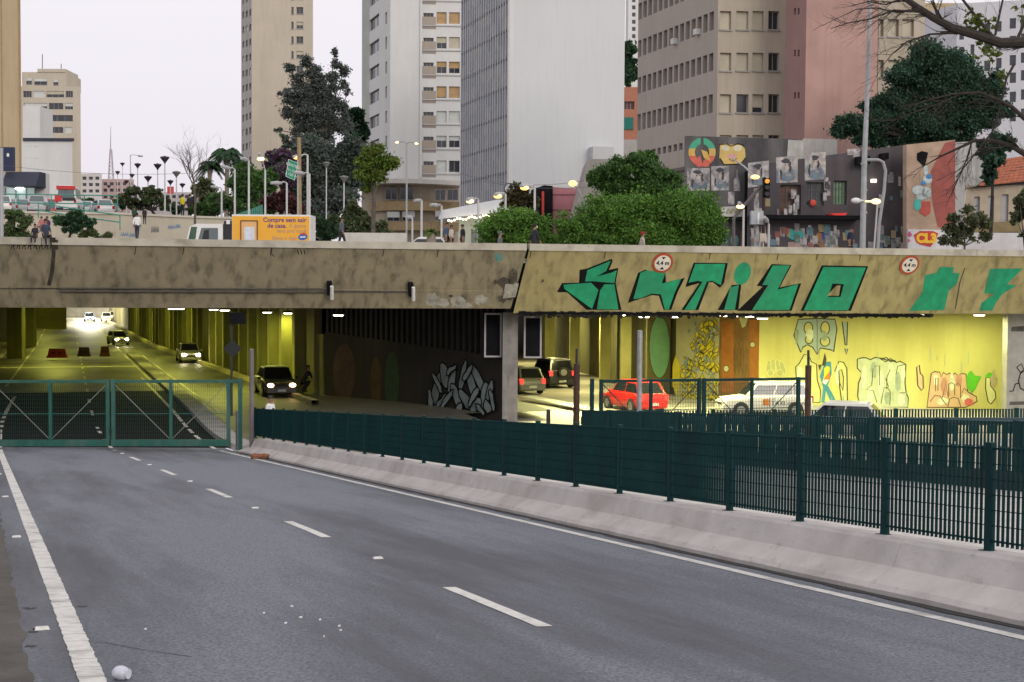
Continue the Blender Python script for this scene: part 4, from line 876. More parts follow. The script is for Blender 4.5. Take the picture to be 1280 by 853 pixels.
# ------------------------------------------------------------------ vehicles (local: x forward, y to its left, z up, origin on the road under its middle)
glass = M('car_glass', (0.012, 0.014, 0.016), rough=0.06, var=0, spec=0.8)
glass_pale = M('car_glass_pale', (0.10, 0.13, 0.14), rough=0.08, var=0, spec=0.8)
tyre_m = M('tyre_rubber', (0.015, 0.015, 0.016), rough=0.85, var=0.1)
rim_m = M('wheel_rim', (0.35, 0.35, 0.36), rough=0.35, var=0.05, metal=0.7)
trim_m = M('car_trim_black', (0.02, 0.02, 0.022), rough=0.6, var=0)
plate_m = M('number_plate', (0.55, 0.55, 0.53), rough=0.5, var=0.1)
tail_on = M('tail_light_on', (0.5, 0.01, 0.01), var=0, emit=(1.0, 0.04, 0.03), estr=2.2)
tail_off = M('tail_light', (0.35, 0.01, 0.012), rough=0.2, var=0)
head_on = M('head_light_on', (0.9, 0.9, 0.85), var=0, emit=(1.0, 0.86, 0.62), estr=70)
head_white = M('head_light_white', (0.9, 0.9, 0.95), var=0, emit=(0.85, 0.9, 1.0), estr=70)
head_dim = M('head_light_dim', (0.9, 0.6, 0.4), var=0, emit=(1.0, 0.55, 0.30), estr=14)
head_off = M('head_light_off', (0.6, 0.6, 0.6), rough=0.15, var=0)
def paintm(name, col, rough=0.28): return M('car_paint_'+name, col, rough=rough, var=0.04, scale=3, spec=0.6)
PROF = {  # length, half width, height, belt, stations of lower body (x, top z), windscreen foot, roof front, roof back, rear foot
    'hatch': dict(L=3.9, W=0.83, H=1.48, belt=0.92, low=[(-1.95, .62), (-1.90, .88), (-1.5, .95), (0.65, .93), (0.95, .90), (1.75, .74), (1.95, .52)], gh=(1.02, .38, -1.35, -1.82)),
    'sedan': dict(L=4.3, W=0.85, H=1.45, belt=0.92, low=[(-2.15, .62), (-2.1, .90), (-1.45, .97), (0.7, .93), (0.95, .90), (1.95, .74), (2.15, .52)], gh=(1.05, .40, -0.95, -1.55)),
    'suv': dict(L=4.2, W=0.90, H=1.72, belt=1.08, low=[(-2.1, .70), (-2.06, 1.05), (-1.6, 1.10), (0.75, 1.08), (1.0, 1.05), (1.95, .96), (2.1, .62)], gh=(1.02, .52, -1.75, -2.0)),
    'wagon': dict(L=4.3, W=0.84, H=1.56, belt=0.98, low=[(-2.15, .66), (-2.1, .96), (-1.6, 1.0), (0.8, .97), (1.08, .94), (2.0, .84), (2.15, .56)], gh=(1.12, .52, -1.85, -2.08)),
    'van': dict(L=5.2, W=0.98, H=2.45, belt=1.25, low=[(-2.6, .6), (-2.58, 1.25), (-1.5, 1.26), (1.2, 1.25), (1.5, 1.22), (2.35, .98), (2.6, .6)], gh=(1.75, .95, -2.52, -2.58)),
}
def car(name, label, kind, paint, loc, head, lights='off', tail='off', group=None, cat='car', glassm=None, detail=True, scale=1.0):
    q = PROF[kind]; t = thing(name, label, cat, loc, head, group); W, H, belt = q['W'], q['H'], q['belt']; G = glassm or glass
    gz0 = 0.22
    b_ = MB(); vs = []; low = q['low']; ns = len(low)
    for i, (x, zt_) in enumerate(low):
        wf = W*(0.86 if i in (0, ns-1) else 0.95 if i in (1, ns-2) else 1.0)
        zb = gz0+(0.12 if i in (0, ns-1) else 0.0)
        ring = [(wf*0.90, zb), (wf*0.98, zb+0.14), (wf, (zb+zt_)/2), (wf*0.985, zt_-0.10), (wf*0.92, zt_-0.02), (wf*0.6, zt_+0.012)]
        vs += [(x, -y, z) for y, z in ring]+[(x, y, z) for y, z in reversed(ring)]
    m_ = 12
    fs = [(i*m_+j, i*m_+(j+1) % m_, (i+1)*m_+(j+1) % m_, (i+1)*m_+j) for i in range(ns-1) for j in range(m_)]+[tuple(range(m_-1, -1, -1)), tuple((ns-1)*m_+j for j in range(m_))]
    b_.add(vs, fs); body = b_.build('body', paint, t, world=False, smooth=True)
    bv = body.modifiers.new('bevel', 'BEVEL'); bv.width = 0.035; bv.segments = 2; bv.limit_method = 'ANGLE'; bv.angle_limit = R(28)
    # greenhouse
    xf, rf, rb, xb = q['gh']; wb, wr = W*0.93, W*0.74; hz = belt-0.03; rt = H-0.02
    ring = lambda x0, x1, x2, x3: None
    Bq = [(xf, -wb*.95, hz), (xf, wb*.95, hz), (xb, wb*.95, hz), (xb, -wb*.95, hz)]; Tq = [(rf, -wr, rt), (rf, wr, rt), (rb, wr, rt), (rb, -wr, rt)]
    xm = (rf+rb)/2
    b_ = MB(); b_.hexa(Bq, Tq); b_.hexa([(rf, -wr, rt), (rf, wr, rt), (rb, wr, rt), (rb, -wr, rt)], [(rf-.12, -wr*.86, rt+.045), (rf-.12, wr*.86, rt+.045), (rb+.12, wr*.86, rt+.045), (rb+.12, -wr*.86, rt+.045)])
    cab = b_.build('cabin', paint, t, world=False); bv = cab.modifiers.new('bevel', 'BEVEL'); bv.width = 0.03; bv.segments = 2; bv.limit_method = 'ANGLE'; bv.angle_limit = R(20)
    def pane(nm, pts, off, par=cab, m2=None, sh=0.9):
        pts = [Vector(p) for p in pts]; c = sum(pts, Vector())/len(pts); n_ = (pts[1]-pts[0]).cross(pts[2]-pts[0]).normalized()
        if n_.dot(c-Vector((xm, 0, (hz+rt)/2))) < 0: n_ = -n_
        r = MB(); r.poly([c+(p-c)*sh+n_*off for p in pts]) ; return r.build(nm, m2 or G, par, world=False)
    pane('windscreen', [Bq[0], Bq[1], Tq[1], Tq[0]], 0.012); pane('rear_window', [Bq[3], Bq[2], Tq[2], Tq[3]], 0.012, sh=0.84)
    for sg in (-1, 1):
        def L3(x, f):  # point on the side pane at height fraction f
            return Vector((x, sg*(wb*.95*(1-f)+wr*f), hz*(1-f)+rt*f))
        def fx(f): return xf*(1-f)+rf*f
        def bx(f): return xb*(1-f)+rb*f
        cuts = [0.50] if kind in ('hatch', 'sedan') else [0.42, 0.72]
        lo_, hi_ = 0.14, 0.86; edges = [0.04]+cuts+[0.95]
        for a, c in zip(edges[:-1], edges[1:]):
            a2, c2 = a+0.012, c-0.012
            pt = lambda e, f: L3(fx(f)+(bx(f)-fx(f))*e, f)
            pane('side_window', [pt(a2, lo_), pt(c2, lo_), pt(c2, hi_), pt(a2, hi_)], 0.010, sh=1.0)
    # wheels
    wx = [q['L']*0.31, -q['L']*0.30]; wrad = 0.31 if kind in ('hatch', 'sedan', 'wagon') else 0.36
    for x in wx:
        for sg in (-1, 1):
            b_ = MB(); n = 16; y0, y1 = sg*(W-0.20), sg*(W+0.012)
            b_.tube([(x, y0, wrad), (x, y1, wrad)], wrad, n); wh = b_.build('wheel', tyre_m, t, world=False)
            if detail:
                b_ = MB(); b_.tube([(x, y1, wrad), (x, y1+sg*0.012, wrad)], wrad*0.62, 12); b_.build('rim', rim_m, wh, world=False)
                b_ = MB(); r0 = wrad+0.07; pts = [(x+r0*math.cos(R(a)), sg*(W+0.004), wrad+r0*math.sin(R(a))) for a in range(-8, 189, 14)]; b_.poly(pts); b_.build('wheel_arch', trim_m, t, world=False)
    xfm, xbm = low[-1][0], low[0][0]
    b_ = MB(); b_.box((xfm-0.10, -W*.86, gz0+.05), (xfm+0.03, W*.86, gz0+.26)); b_.build('front_bumper', trim_m if kind == 'van' else paint, t, world=False)
    b_ = MB(); b_.box((xbm-0.03, -W*.86, gz0+.08), (xbm+0.10, W*.86, gz0+.30)); b_.build('rear_bumper', trim_m if kind in ('van', 'suv') else paint, t, world=False)
    b_ = MB(); b_.box((xfm+0.0, -W*.45, gz0+.30), (xfm+0.022, W*.45, gz0+.40)); b_.build('grille', trim_m, t, world=False)
    hm = {'off': head_off, 'on': head_on, 'white': head_white, 'dim': head_dim}[lights]; tm = tail_on if tail == 'on' else tail_off
    zh = gz0+.42
    for sg in (-1, 1):
        b_ = MB(); b_.ball((xfm-0.05, sg*W*.64, zh), (0.11, 0.17, 0.10), 10, 6); b_.build('headlight', hm, t, world=False, smooth=True)
        zt_ = belt-0.15; b_ = MB(); b_.box((xbm-0.012, sg*W*.80-0.10, zt_-0.16), (xbm+0.16, sg*W*.80+0.11, zt_+0.12)); b_.build('tail_light', tm, t, world=False)
        if detail:
            b_ = MB(); b_.ball((xf-0.22, sg*(W+0.09), belt+0.02), (0.07, 0.10, 0.065), 8, 6); b_.build('mirror', paint, t, world=False)
            b_ = MB(); b_.box((-0.05, sg*(W+0.002)-0.004, gz0+.22), (-0.03, sg*(W+0.002)+0.004, belt-.08)); b_.build('door_gap', trim_m, t, world=False)
            b_ = MB(); b_.box((-0.28, sg*(W+0.008)-0.008, belt-.17), (-0.14, sg*(W+0.008)+0.008, belt-.14)); b_.build('door_handle', trim_m, t, world=False)
    b_ = MB(); b_.box((xbm-0.045, -0.22, gz0+.16), (xbm-0.032, 0.22, gz0+.29)); b_.build('number_plate', plate_m, t, world=False)
    b_ = MB(); b_.box((xfm+0.031, -0.2, gz0+.10), (xfm+0.042, 0.2, gz0+.22)); b_.build('number_plate', plate_m, t, world=False)
    if scale != 1.0: t.scale = (scale,)*3
    return t
def floorz(Y): return E-(4.74+0.015*min(Y, 150))
def at_road(px, Y, dz=0.0): p = xy(px, Y); p.z = floorz(Y)+dz; return p
towards = math.atan2(-0.95, 0.31)         # heading of a car driving out of the tunnel towards us
car('dark_car', 'dark saloon car with dim headlights coming out of the tunnel', 'sedan', paintm('graphite', (0.035, 0.035, 0.03)), at_road(344, 72.5), towards, 'dim')
car('silver_car', 'silver car with bright headlights in the middle of the tunnel', 'sedan', paintm('silver', (0.42, 0.41, 0.38)), at_road(235.5, 112), towards, 'on')
car('white_car', 'small pale car with one glaring headlight beyond the plastic barriers', 'hatch', paintm('pale', (0.5, 0.48, 0.44)), at_road(147, 153), towards+0.18, 'on')
car('blue_car', 'distant bluish car with white headlights at the tunnel end', 'hatch', paintm('bluegrey', (0.12, 0.14, 0.22)), at_road(111.5, 236), towards, 'white', detail=False)
car('white_car', 'distant white car beside the bluish one at the tunnel end', 'hatch', paintm('white', (0.66, 0.65, 0.62)), at_road(132.5, 238), towards, 'off', detail=False)
car('grey_car', 'farthest grey car half cut by the tunnel wall end', 'hatch', paintm('grey', (0.3, 0.3, 0.32)), at_road(142.5, 246), towards, 'dim', detail=False)
def at_side(px, Y, dz=0.0): p = xy(px, Y); return Vector((p.x, p.y, road(max(-30, -0.3527*p.x+0.9357*p.y), 20).z-0.4+dz))
away = math.atan2(0.97, -0.25)
car('silver_car', 'silver hatchback half hidden by the bridge pillar, driving away', 'hatch', paintm('silver_green', (0.17, 0.17, 0.15)), at_side(651, 81), away+0.12, 'off', 'on')
suv = car('off_road_car', 'black four-wheel drive with a spare wheel on its tailgate', 'suv', paintm('black', (0.012, 0.012, 0.012)), at_side(689.5, 87), away+0.06, 'off', 'on')
b_ = MB(); b_.tube([(-2.10, 0, 0.98), (-2.32, 0, 0.98)], 0.33, 16); sp = b_.build('spare_wheel', tyre_m, suv, world=False); b_ = MB(); b_.tube([(-2.32, 0, .98), (-2.335, 0, .98)], 0.2, 12); b_.build('rim', rim_m, sp, world=False)
for sg in (-1, 1):
    b_ = MB(); b_.tube([(0.4, sg*.58, 1.78), (-1.7, sg*.58, 1.78)], 0.025, 6); b_.build('roof_rail', trim_m, suv, world=False)
car('red_car', 'bright red hatchback behind the dark green gate', 'hatch', paintm('red', (0.62, 0.015, 0.008)), at_side(794, 68.5), math.radians(114), 'off', 'on', scale=1.0)
taxi = car('white_taxi', 'white estate taxi passing behind the gate in side view', 'wagon', paintm('taxi_white', (0.74, 0.73, 0.68)), at_side(957, 67.3), math.radians(186), 'off')
b_ = MB(); b_.box((-0.1, -0.28, 1.6), (0.1, 0.28, 1.76)); b_.build('roof_sign', M('taxi_sign', (0.55, 0.5, 0.4), var=0.1), taxi, world=False)
text('lettering', 'TAXI comum', trim_m, taxi, MATX[taxi.name] @ Vector((-0.95, 0.862, 0.62)), MATX[taxi.name].to_3x3() @ Vector((-1, 0, 0)), (0, 0, 1), 0.22)
b_ = MB(); b_.box((-0.02, 0.845, 0.52), (0.3, 0.856, 0.82)); b_.build('crest', M('crest_orange', (0.6, 0.2, 0.03), var=0.3, scale=8), taxi, world=False)
car('white_car', 'low white car with red rear lights mostly hidden by the bar fence', 'hatch', paintm('taxi_white', (0.74, 0.73, 0.68)), at_side(1047, 55.3, 0.06), math.radians(160), 'off', 'on')
# upper street: parked cars and an ambulance
UZ = 7.55      # upper street level at about 130 m
UY = 128.0
pr_ = M('ambulance_white', (0.70, 0.70, 0.69), rough=0.35, var=0.05)
def up(px, Y=UY, z=UZ): p = xy(px, Y); p.z = z; return p
amb = car('ambulance', 'white and red ambulance van seen from behind on the upper street', 'van', pr_, up(88, 128), math.radians(100), cat='ambulance', glassm=glass_pale)
amr = M('ambulance_red', (0.55, 0.03, 0.03), rough=0.4, var=0.1)
b_ = MB(); b_.box((-2.68, -0.80, 2.10), (-2.60, 0.80, 2.42)); b_.build('light_bar', amr, amb, world=False)
b_ = MB(); b_.box((-2.66, 0.35, 1.05), (-2.60, 0.95, 1.6)); b_.build('red_panel', amr, amb, world=False)
for sg in (-1, 1):
    b_ = MB(); b_.poly([(-2.61, sg*.08, 1.42), (-2.61, sg*.68, 1.42), (-2.61, sg*.62, 2.05), (-2.61, sg*.08, 2.05)]); b_.build('rear_window', glass_pale, amb, world=False)
b_ = MB(); b_.box((-2.63, -0.8, 1.12), (-2.60, 0.30, 1.36)); b_.build('rear_step', trim_m, amb, world=False)
sv = paintm('street_silver', (0.42, 0.43, 0.44)); 
car('silver_car', 'silver car with open red-lit side next to the shop front', 'wagon', sv, up(49, 127), math.radians(104), glassm=glass_pale)
car('silver_car', 'silver car parked beside the ambulance on the upper street', 'hatch', paintm('street_light', (0.5, 0.51, 0.52)), up(127.5, 131), math.radians(118), glassm=glass_pale)
car('grey_car', 'grey car in front of the lit shop at the picture edge', 'hatch', paintm('street_grey', (0.36, 0.37, 0.38)), up(21, 131), math.radians(130), glassm=glass_pale)
car('red_van', 'small red and white van behind the silver car and ambulance', 'van', paintm('van_red', (0.5, 0.05, 0.05)), up(66, 146, UZ+0.3), math.radians(100), cat='van', glassm=glass_pale, scale=0.8)
car('silver_car', 'pale silver car partly hidden by the small street tree', 'hatch', paintm('street_light', (0.5, 0.51, 0.52)), up(111, 134), math.radians(95), glassm=glass_pale)
car('white_car', 'white car roof showing above the bridge parapet by the yucca', 'sedan', paintm('white', (0.66, 0.65, 0.62)), Vector((XatY(533, 80), 80, GZ+0.12)), math.radians(172))
for px, Yv, hd, nm, lab, pn, cl_ in ((140, 140, 100, 'grey_car', 'dark grey car behind the small leaning tree on the upper street', 'street_dark', (.10, .10, .11)), (4, 126, 110, 'white_car', 'white car cut by the picture edge on the upper street', 'white', (.66, .65, .62)), (76, 150, 96, 'white_car', 'white car roof between the red van and the ambulance', 'white', (.66, .65, .62)), (33, 138, 120, 'blue_car', 'dull blue car in front of the lit shop front', 'street_blue', (.10, .15, .22))):
    car(nm, lab, 'hatch', paintm(pn, cl_), up(px, Yv), math.radians(hd), glassm=glass_pale)
# delivery truck
TY = 76.0; tl, tr = P(290, 300, TY), P(388, 300, TY); topz = P(340, 268.5, TY).z
trk = thing('delivery_truck', 'small white-cabbed delivery truck with orange advertising box', 'truck', Vector((tl.x, TY, GZ)))
W_ = tr.x-tl.x; hz = topz-GZ; cabx = XatY(232, TY)-tl.x; cz = P(260, 280, TY).z-GZ
org = M('truck_orange', (0.80, 0.40, 0.035), rough=0.45, var=0.05); tw_ = M('truck_white', (0.72, 0.72, 0.71), rough=0.4, var=0.05)
b_ = MB(); b_.box((0, 0.0, 0.75), (W_, 2.0, hz)); b_.build('box_body', tw_, trk, world=False)
b_ = MB(); b_.box((0.02, -0.012, 0.78), (W_-0.05, -0.002, hz-0.09)); b_.build('advert_panel', org, trk, world=False)
b_ = MB(); b_.box((-0.45, 0.1, 0.5), (0.0, 1.9, hz-0.35)); b_.build('refrigeration_unit', trim_m, trk, world=False)
b_ = MB(); b_.box((-.30, 0.0, hz-.52), (-.12, 0.1, hz-.30)); b_.build('unit_lamp', white_p, trk, world=False)
dx0, dx1 = XatY(302, TY)-tl.x, XatY(321, TY)-tl.x; dz1 = P(310, 277, TY).z-GZ
b_ = MB(); b_.box((dx0, -0.035, 0.85), (dx1, -0.012, dz1)); dr = b_.build('side_door', M('door_cream', (0.72, 0.42, 0.18), rough=0.5, var=0.1), trk, world=False)
for lo, hi in (((dx0-.06, -.05, .85), (dx0, -.012, dz1+.06)), ((dx1, -.05, .85), (dx1+.06, -.012, dz1+.06)), ((dx0, -.05, dz1), (dx1, -.012, dz1+.06))):
    b_ = MB(); b_.box(lo, hi); b_.build('door_frame', M('door_brown', (0.16, 0.07, 0.03)), dr, world=False)
b_ = MB(); b_.box((dx0+.15, -.045, 0.9), (dx1-.12, -.036, dz1-.30)); b_.build('door_poster', M('poster_white', (0.62, 0.66, 0.75), var=0.15, scale=4), dr, world=False)
tx = (1, 0, 0); tz = (0, 0, 1); purple = M('advert_purple', (0.10, 0.03, 0.20), rough=0.5, var=0); palet = M('advert_pale', (0.52, 0.30, 0.16), rough=0.5, var=0)
def adv(s, px, py, h, m_, al): 
    p = P(px, py, TY-0.02); text('lettering', s, m_, trk, p, tx, tz, h, al, offset=0.006)
adv('Compre sem sair', 383, 275.5, 0.235, purple, 'RIGHT'); adv('de casa.', 358.5, 282.6, 0.235, purple, 'RIGHT'); adv('A gente', 383, 282.6, 0.21, palet, 'RIGHT'); adv('leva pra você', 383, 289, 0.21, palet, 'RIGHT'); adv('Baixe o App', 371, 298, 0.19, palet, 'RIGHT')
PT = Plane(Vector((tl.x, TY-0.013, 0)), (1, 0, 0))
b_ = MB(); flat(b_, PT, ell(378.5, 296.5, 6, 4, -8), 0.006); b_.build('logo', M('logo_blue', (0.03, 0.13, 0.42), var=0), trk)
b_ = MB(); flat(b_, PT, [(374, 292.5), (380, 291), (384, 293), (379, 294)], 0.010); b_.build('logo', M('logo_red', (0.55, 0.05, 0.05), var=0), trk)
b_ = MB(); flat(b_, PT, [(375, 296), (382, 295.5), (382, 297), (375, 297.5)], 0.012); b_.build('logo', white_p, trk)
# cab
b_ = MB(); sidep = [(cabx+0.05, 0.45), (cabx, 1.0), (cabx+0.22, cz*0.92), (cabx+0.55, cz), (-0.5, cz), (-0.5, 0.45)]
b_.prism([(x, 0.02, z) for x, z in sidep], (0, 1.9, 0)); cb = b_.build('cab', tw_, trk, world=False)
zb_ = P(260, 297, TY).z-GZ
b_ = MB(); b_.poly([(cabx+0.62, 0.008, 1.05), (-0.75, 0.008, 1.05), (-0.75, 0.008, cz-.22), (cabx+0.85, 0.008, cz-.22)]); b_.build('side_window', glass_pale, cb, world=False)
b_ = MB(); b_.poly([(cabx+0.8, 0.004, 1.0), (cabx+1.25, 0.004, 1.0), (cabx+1.25, 0.004, cz-.30), (cabx+1.0, 0.004, cz-.35)]); b_.build('driver_silhouette', trim_m, cb, world=False)
b_ = MB(); b_.poly([(cabx+0.10, 0.012, 1.05), (cabx+0.50, 0.012, 1.05), (cabx+0.62, 0.012, cz-.16), (cabx+0.30, 0.012, cz-.16)]); b_.build('windscreen_corner', M('cab_glass_green', (0.05, 0.10, 0.07), rough=0.1, var=0), cb, world=False)
b_ = MB(); b_.quad((cabx-.005, .12, 1.05), (cabx+.205, .12, cz*.90), (cabx+.205, 1.8, cz*.90), (cabx-.005, 1.8, 1.05)); b_.build('windscreen', glass, cb, world=False)
for x in (cabx+0.75, W_*0.72):
    for y in (0.08, 1.75):
        b_ = MB(); b_.tube([(x, y, .42), (x, y+.25, .42)], 0.42, 16); b_.build('wheel', tyre_m, trk, world=False)
b_ = MB(); b_.box((cabx+.2, .2, .4), (W_, 1.8, .72)); b_.build('chassis', trim_m, trk, world=False)
# ------------------------------------------------------------------ people
skinm = M('skin', (0.26, 0.15, 0.10), rough=0.6, var=0.05)
def person(label, loc, rz, top, legs, hair=(0.015, 0.012, 0.01), pose='stand', sk=None, extra=None, height=1.72, group=None, hood=False, cap=None, mask=False):
    """one continuous skinned figure; local x to its left, y behind it, z up (it faces -y)"""
    k_ = height/1.72; t = thing('person', label, 'person', loc, rz, group)
    sit = pose == 'sit'; cr = pose == 'crouch'; walk = pose == 'walk'
    J = {}
    hipz = 0.93; lean = 0.0
    if sit: hipz = 0.12
    if cr: hipz, lean = 0.52, -0.32
    J['pelvis'] = (0, 0, hipz, .15); J['belly'] = (0, lean*.35, hipz+.18, .14); J['chest'] = (0, lean*.75, hipz+.40, .165); J['collar'] = (0, lean, hipz+.53, .09); J['neck'] = (0, lean-.01, hipz+.60, .055); J['skull'] = (0, lean-.03, hipz+.69, .088); J['crown'] = (0, lean-.025, hipz+.77, .082)
    ed = [('pelvis', 'belly'), ('belly', 'chest'), ('chest', 'collar'), ('collar', 'neck'), ('neck', 'skull'), ('skull', 'crown')]
    for sg, nm in ((1, 'l'), (-1, 'r')):
        sw = sg*(.14 if walk else 0.0)
        cx_ = J['collar']
        J['sh'+nm] = (sg*.17, lean, hipz+.49, .065); J['el'+nm] = (sg*.22, lean+.03+sw*.6+(-.12 if sit or cr else 0), hipz+.22, .046); J['wr'+nm] = (sg*(.2 if not cr else .12), lean-.06+sw-(.18 if sit or cr else 0), hipz+(-.02 if not (sit or cr) else .12), .034); J['ha'+nm] = (sg*(.2 if not cr else .1), lean-.09+sw-(.24 if sit or cr else 0), hipz+(-.12 if not (sit or cr) else .08), .036)
        ed += [('collar', 'sh'+nm), ('sh'+nm, 'el'+nm), ('el'+nm, 'wr'+nm), ('wr'+nm, 'ha'+nm)]
        if sit: hp, kn, an, to = (sg*.10, -.05, hipz-.02, .10), (sg*.13, -.46, hipz+.0, .072), (sg*.12, -.50, hipz-.42, .048), (sg*.13, -.64, hipz-.47, .04)
        elif cr: hp, kn, an, to = (sg*.10, 0, hipz-.04, .11), (sg*.15, -.38, hipz+.02, .075), (sg*.13, -.06, .10, .05), (sg*.13, -.22, .05, .042)
        else: hp, kn, an, to = (sg*.09, 0, hipz-.08, .105), (sg*.10, -.03-sw*.8, .50, .07), (sg*.10, .02-sw*1.4, .09, .048), (sg*.11, -.13-sw*1.4, .045, .042)
        J['hip'+nm], J['kn'+nm], J['an'+nm], J['to'+nm] = hp, kn, an, to
        ed += [('pelvis', 'hip'+nm), ('hip'+nm, 'kn'+nm), ('kn'+nm, 'an'+nm), ('an'+nm, 'to'+nm)]
    keys = list(J); me = bpy.data.meshes.new('body'); me.from_pydata([[c*k_ for c in J[q][:3]] for q in keys], [(keys.index(a), keys.index(c)) for a, c in ed], [])
    ob = bpy.data.objects.new('body_tmp', me); COL.objects.link(ob)
    ob.modifiers.new('skin', 'SKIN'); lay = me.skin_vertices[0] if me.skin_vertices else None
    if lay is None: bpy.context.view_layer.objects.active = ob
    for i, q in enumerate(keys):
        r_ = J[q][3]*k_; lay.data[i].radius = (r_*(1.25 if q in ('chest', 'belly', 'pelvis') else 1.0), r_*(0.85 if q in ('chest', 'belly', 'pelvis') else 1.0)); lay.data[i].use_root = (q == 'pelvis')
    ss = ob.modifiers.new('sub', 'SUBSURF'); ss.levels = 1; ss.render_levels = 1
    m2 = bpy.data.meshes.new_from_object(ob.evaluated_get(bpy.context.evaluated_depsgraph_get())); bpy.data.objects.remove(ob); m2.name = 'body'
    m2.materials.clear()
    for m_ in (top, legs, sk or skinm, M('shoe_dark', (0.03, 0.03, 0.03))): m2.materials.append(m_)
    for pl in m2.polygons:
        c = pl.center/k_; pl.use_smooth = True
        d = {q: (c-Vector(J[q][:3])).length/1.0 for q in keys}; n_ = min(d, key=d.get)
        pl.material_index = 2 if n_ in ('neck', 'skull', 'crown', 'hal', 'har', 'wrl', 'wrr') else 3 if n_ in ('tol', 'tor') else 1 if n_ in ('hipl', 'hipr', 'knl', 'knr', 'anl', 'anr') or (n_ == 'pelvis' and c.z < hipz+.03) else 0
    bo = bpy.data.objects.new('body', m2); link(bo, t)
    hx, hy, hz_ = 0, lean-.028, hipz+.735
    S_ = lambda *a: tuple(q*k_ for q in a)
    b_ = MB(); b_.ball(S_(hx, hy+.016, hz_+.022), S_(.098, .108, .105), 12, 8); vs_ = b_.v
    hb = b_.build('hood' if hood else 'cap' if cap else 'hair', top if hood else (cap or M('hair_%02d' % int(hair[0]*1000), hair, rough=0.8, var=0.2)), t, world=False, smooth=True)
    me3 = hb.data; bm = bmesh.new(); bm.from_mesh(me3); bmesh.ops.bisect_plane(bm, geom=bm.verts[:]+bm.edges[:]+bm.faces[:], plane_co=Vector(S_(hx, hy-.03, hz_+.01)), plane_no=Vector((0, -1, -0.9)).normalized(), clear_outer=True); bm.to_mesh(me3); bm.free()
    if cap:
        b_ = MB(); b_.hexa([S_(-.07, hy-.07, hz_+.05), S_(.07, hy-.07, hz_+.05), S_(.05, hy-.17, hz_+.035), S_(-.05, hy-.17, hz_+.035)], [S_(-.07, hy-.07, hz_+.062), S_(.07, hy-.07, hz_+.062), S_(.05, hy-.17, hz_+.045), S_(-.05, hy-.17, hz_+.045)]); b_.build('cap_peak', cap, t, world=False)
    b_ = MB(); b_.ball(S_(hx, hy-.095, hz_-.03), S_(.014, .02, .022), 6, 5); b_.build('nose', sk or skinm, t, world=False)
    for sg in (-1, 1):
        b_ = MB(); b_.ball(S_(sg*.034, hy-.083, hz_+.005), S_(.012, .008, .008), 6, 4); b_.build('eye', trim_m, t, world=False)
        if not hood: b_ = MB(); b_.ball(S_(sg*.088, hy, hz_-.015), S_(.014, .026, .034), 6, 5); b_.build('ear', sk or skinm, t, world=False)
    if mask: b_ = MB(); b_.ball(S_(hx, hy-.05, hz_-.055), S_(.07, .065, .05), 10, 6); b_.build('face_mask', M('mask_white', (0.7, 0.7, 0.68), var=0.05), t, world=False, smooth=True)
    return t
cl = lambda n, c: M('cloth_'+n, c, rough=0.9, var=0.12, scale=6)
navy, dk, jeans, wht, yel = cl('navy', (0.02, 0.025, 0.05)), cl('charcoal', (0.022, 0.022, 0.026)), cl('denim', (0.03, 0.045, 0.09)), cl('white', (0.72, 0.72, 0.74)), cl('hivis', (0.62, 0.55, 0.02))
def onb(px, Yb, z=GZ): p = xy(px, Yb); p.z = z; return p
person('walker in dark jacket and white face mask behind the bridge parapet', onb(668, 62.5, GZ-0.08), R(118), dk, dk, mask=True, pose='walk')
person('person in a red cap almost hidden by the bridge parapet', onb(802.5, 64.5, GZ-0.28), R(95), cl('beige', (0.4, 0.36, 0.3)), dk, cap=cl('cap_red', (0.30, 0.01, 0.02)), pose='walk', height=1.66)
person('grey hooded person bent low behind the parapet before the round bush', onb(624.5, 63.0, GZ-0.42), R(80), cl('hood_grey', (0.10, 0.11, 0.11)), dk, hood=True)
person('man in a white T-shirt walking away near the pale wall', onb(171.5, 94, P(171.5, 300, 94).z), R(180), wht, navy, pose='walk')
person('dark clothed person standing above the man in the white T-shirt', onb(181, 103, P(181, 281, 103).z), R(170), dk, dk, pose='stand', height=1.2)
person('person in dark green beside the lamp post above the pale wall', onb(168.5, 103, P(168.5, 281, 103).z), R(190), cl('dgreen', (0.02, 0.06, 0.04)), dk, height=1.25)
seat = bridge(0, ZT+.265, LEAN-.1)
def seated(px, lab, tp, lg, **kw):
    u_ = PLL.uv(px, 296)[0]; p = bridge(u_+0.35, ZT+0.27-0.03, LEAN+0.02); return person(lab, p, math.atan2(BN.x, -BN.y)+R(kw.pop('turn', 0)), tp, lg, pose='sit', **kw)
seated(44.5, 'man in navy sitting on the bridge parapet with legs hanging down', cl('navy_grey', (0.035, 0.05, 0.085)), dk, turn=20, height=1.3)
seated(31.5, 'slumped dark figure sitting on the parapet by the climbing plant', dk, dk, turn=-10, height=0.95)
person('seated woman in pink on the pale wall behind the parapet', onb(52.5, 92, P(52.5, 285.5, 92).z), R(-10), cl('pink', (0.42, 0.16, 0.16)), cl('brown', (0.2, 0.09, 0.06)), pose='sit', height=1.35)
person('seated woman in purple with long dark hair on the pale wall', onb(59.5, 92, P(59.5, 287, 92).z), R(12), cl('purple', (0.07, 0.02, 0.10)), dk, pose='sit', height=1.5)
person('worker in a yellow vest on the raised terrace', onb(228.5, 112, P(228.5, 271, 112).z), R(150), yel, dk)
person('dark clothed person next to the worker in the yellow vest', onb(237.5, 112, P(237.5, 271, 112).z), R(200), dk, dk)
person('grey clothed person among the group on the terrace', onb(247, 114, P(247, 272, 114).z), R(120), cl('grey', (0.2, 0.2, 0.2)), dk)
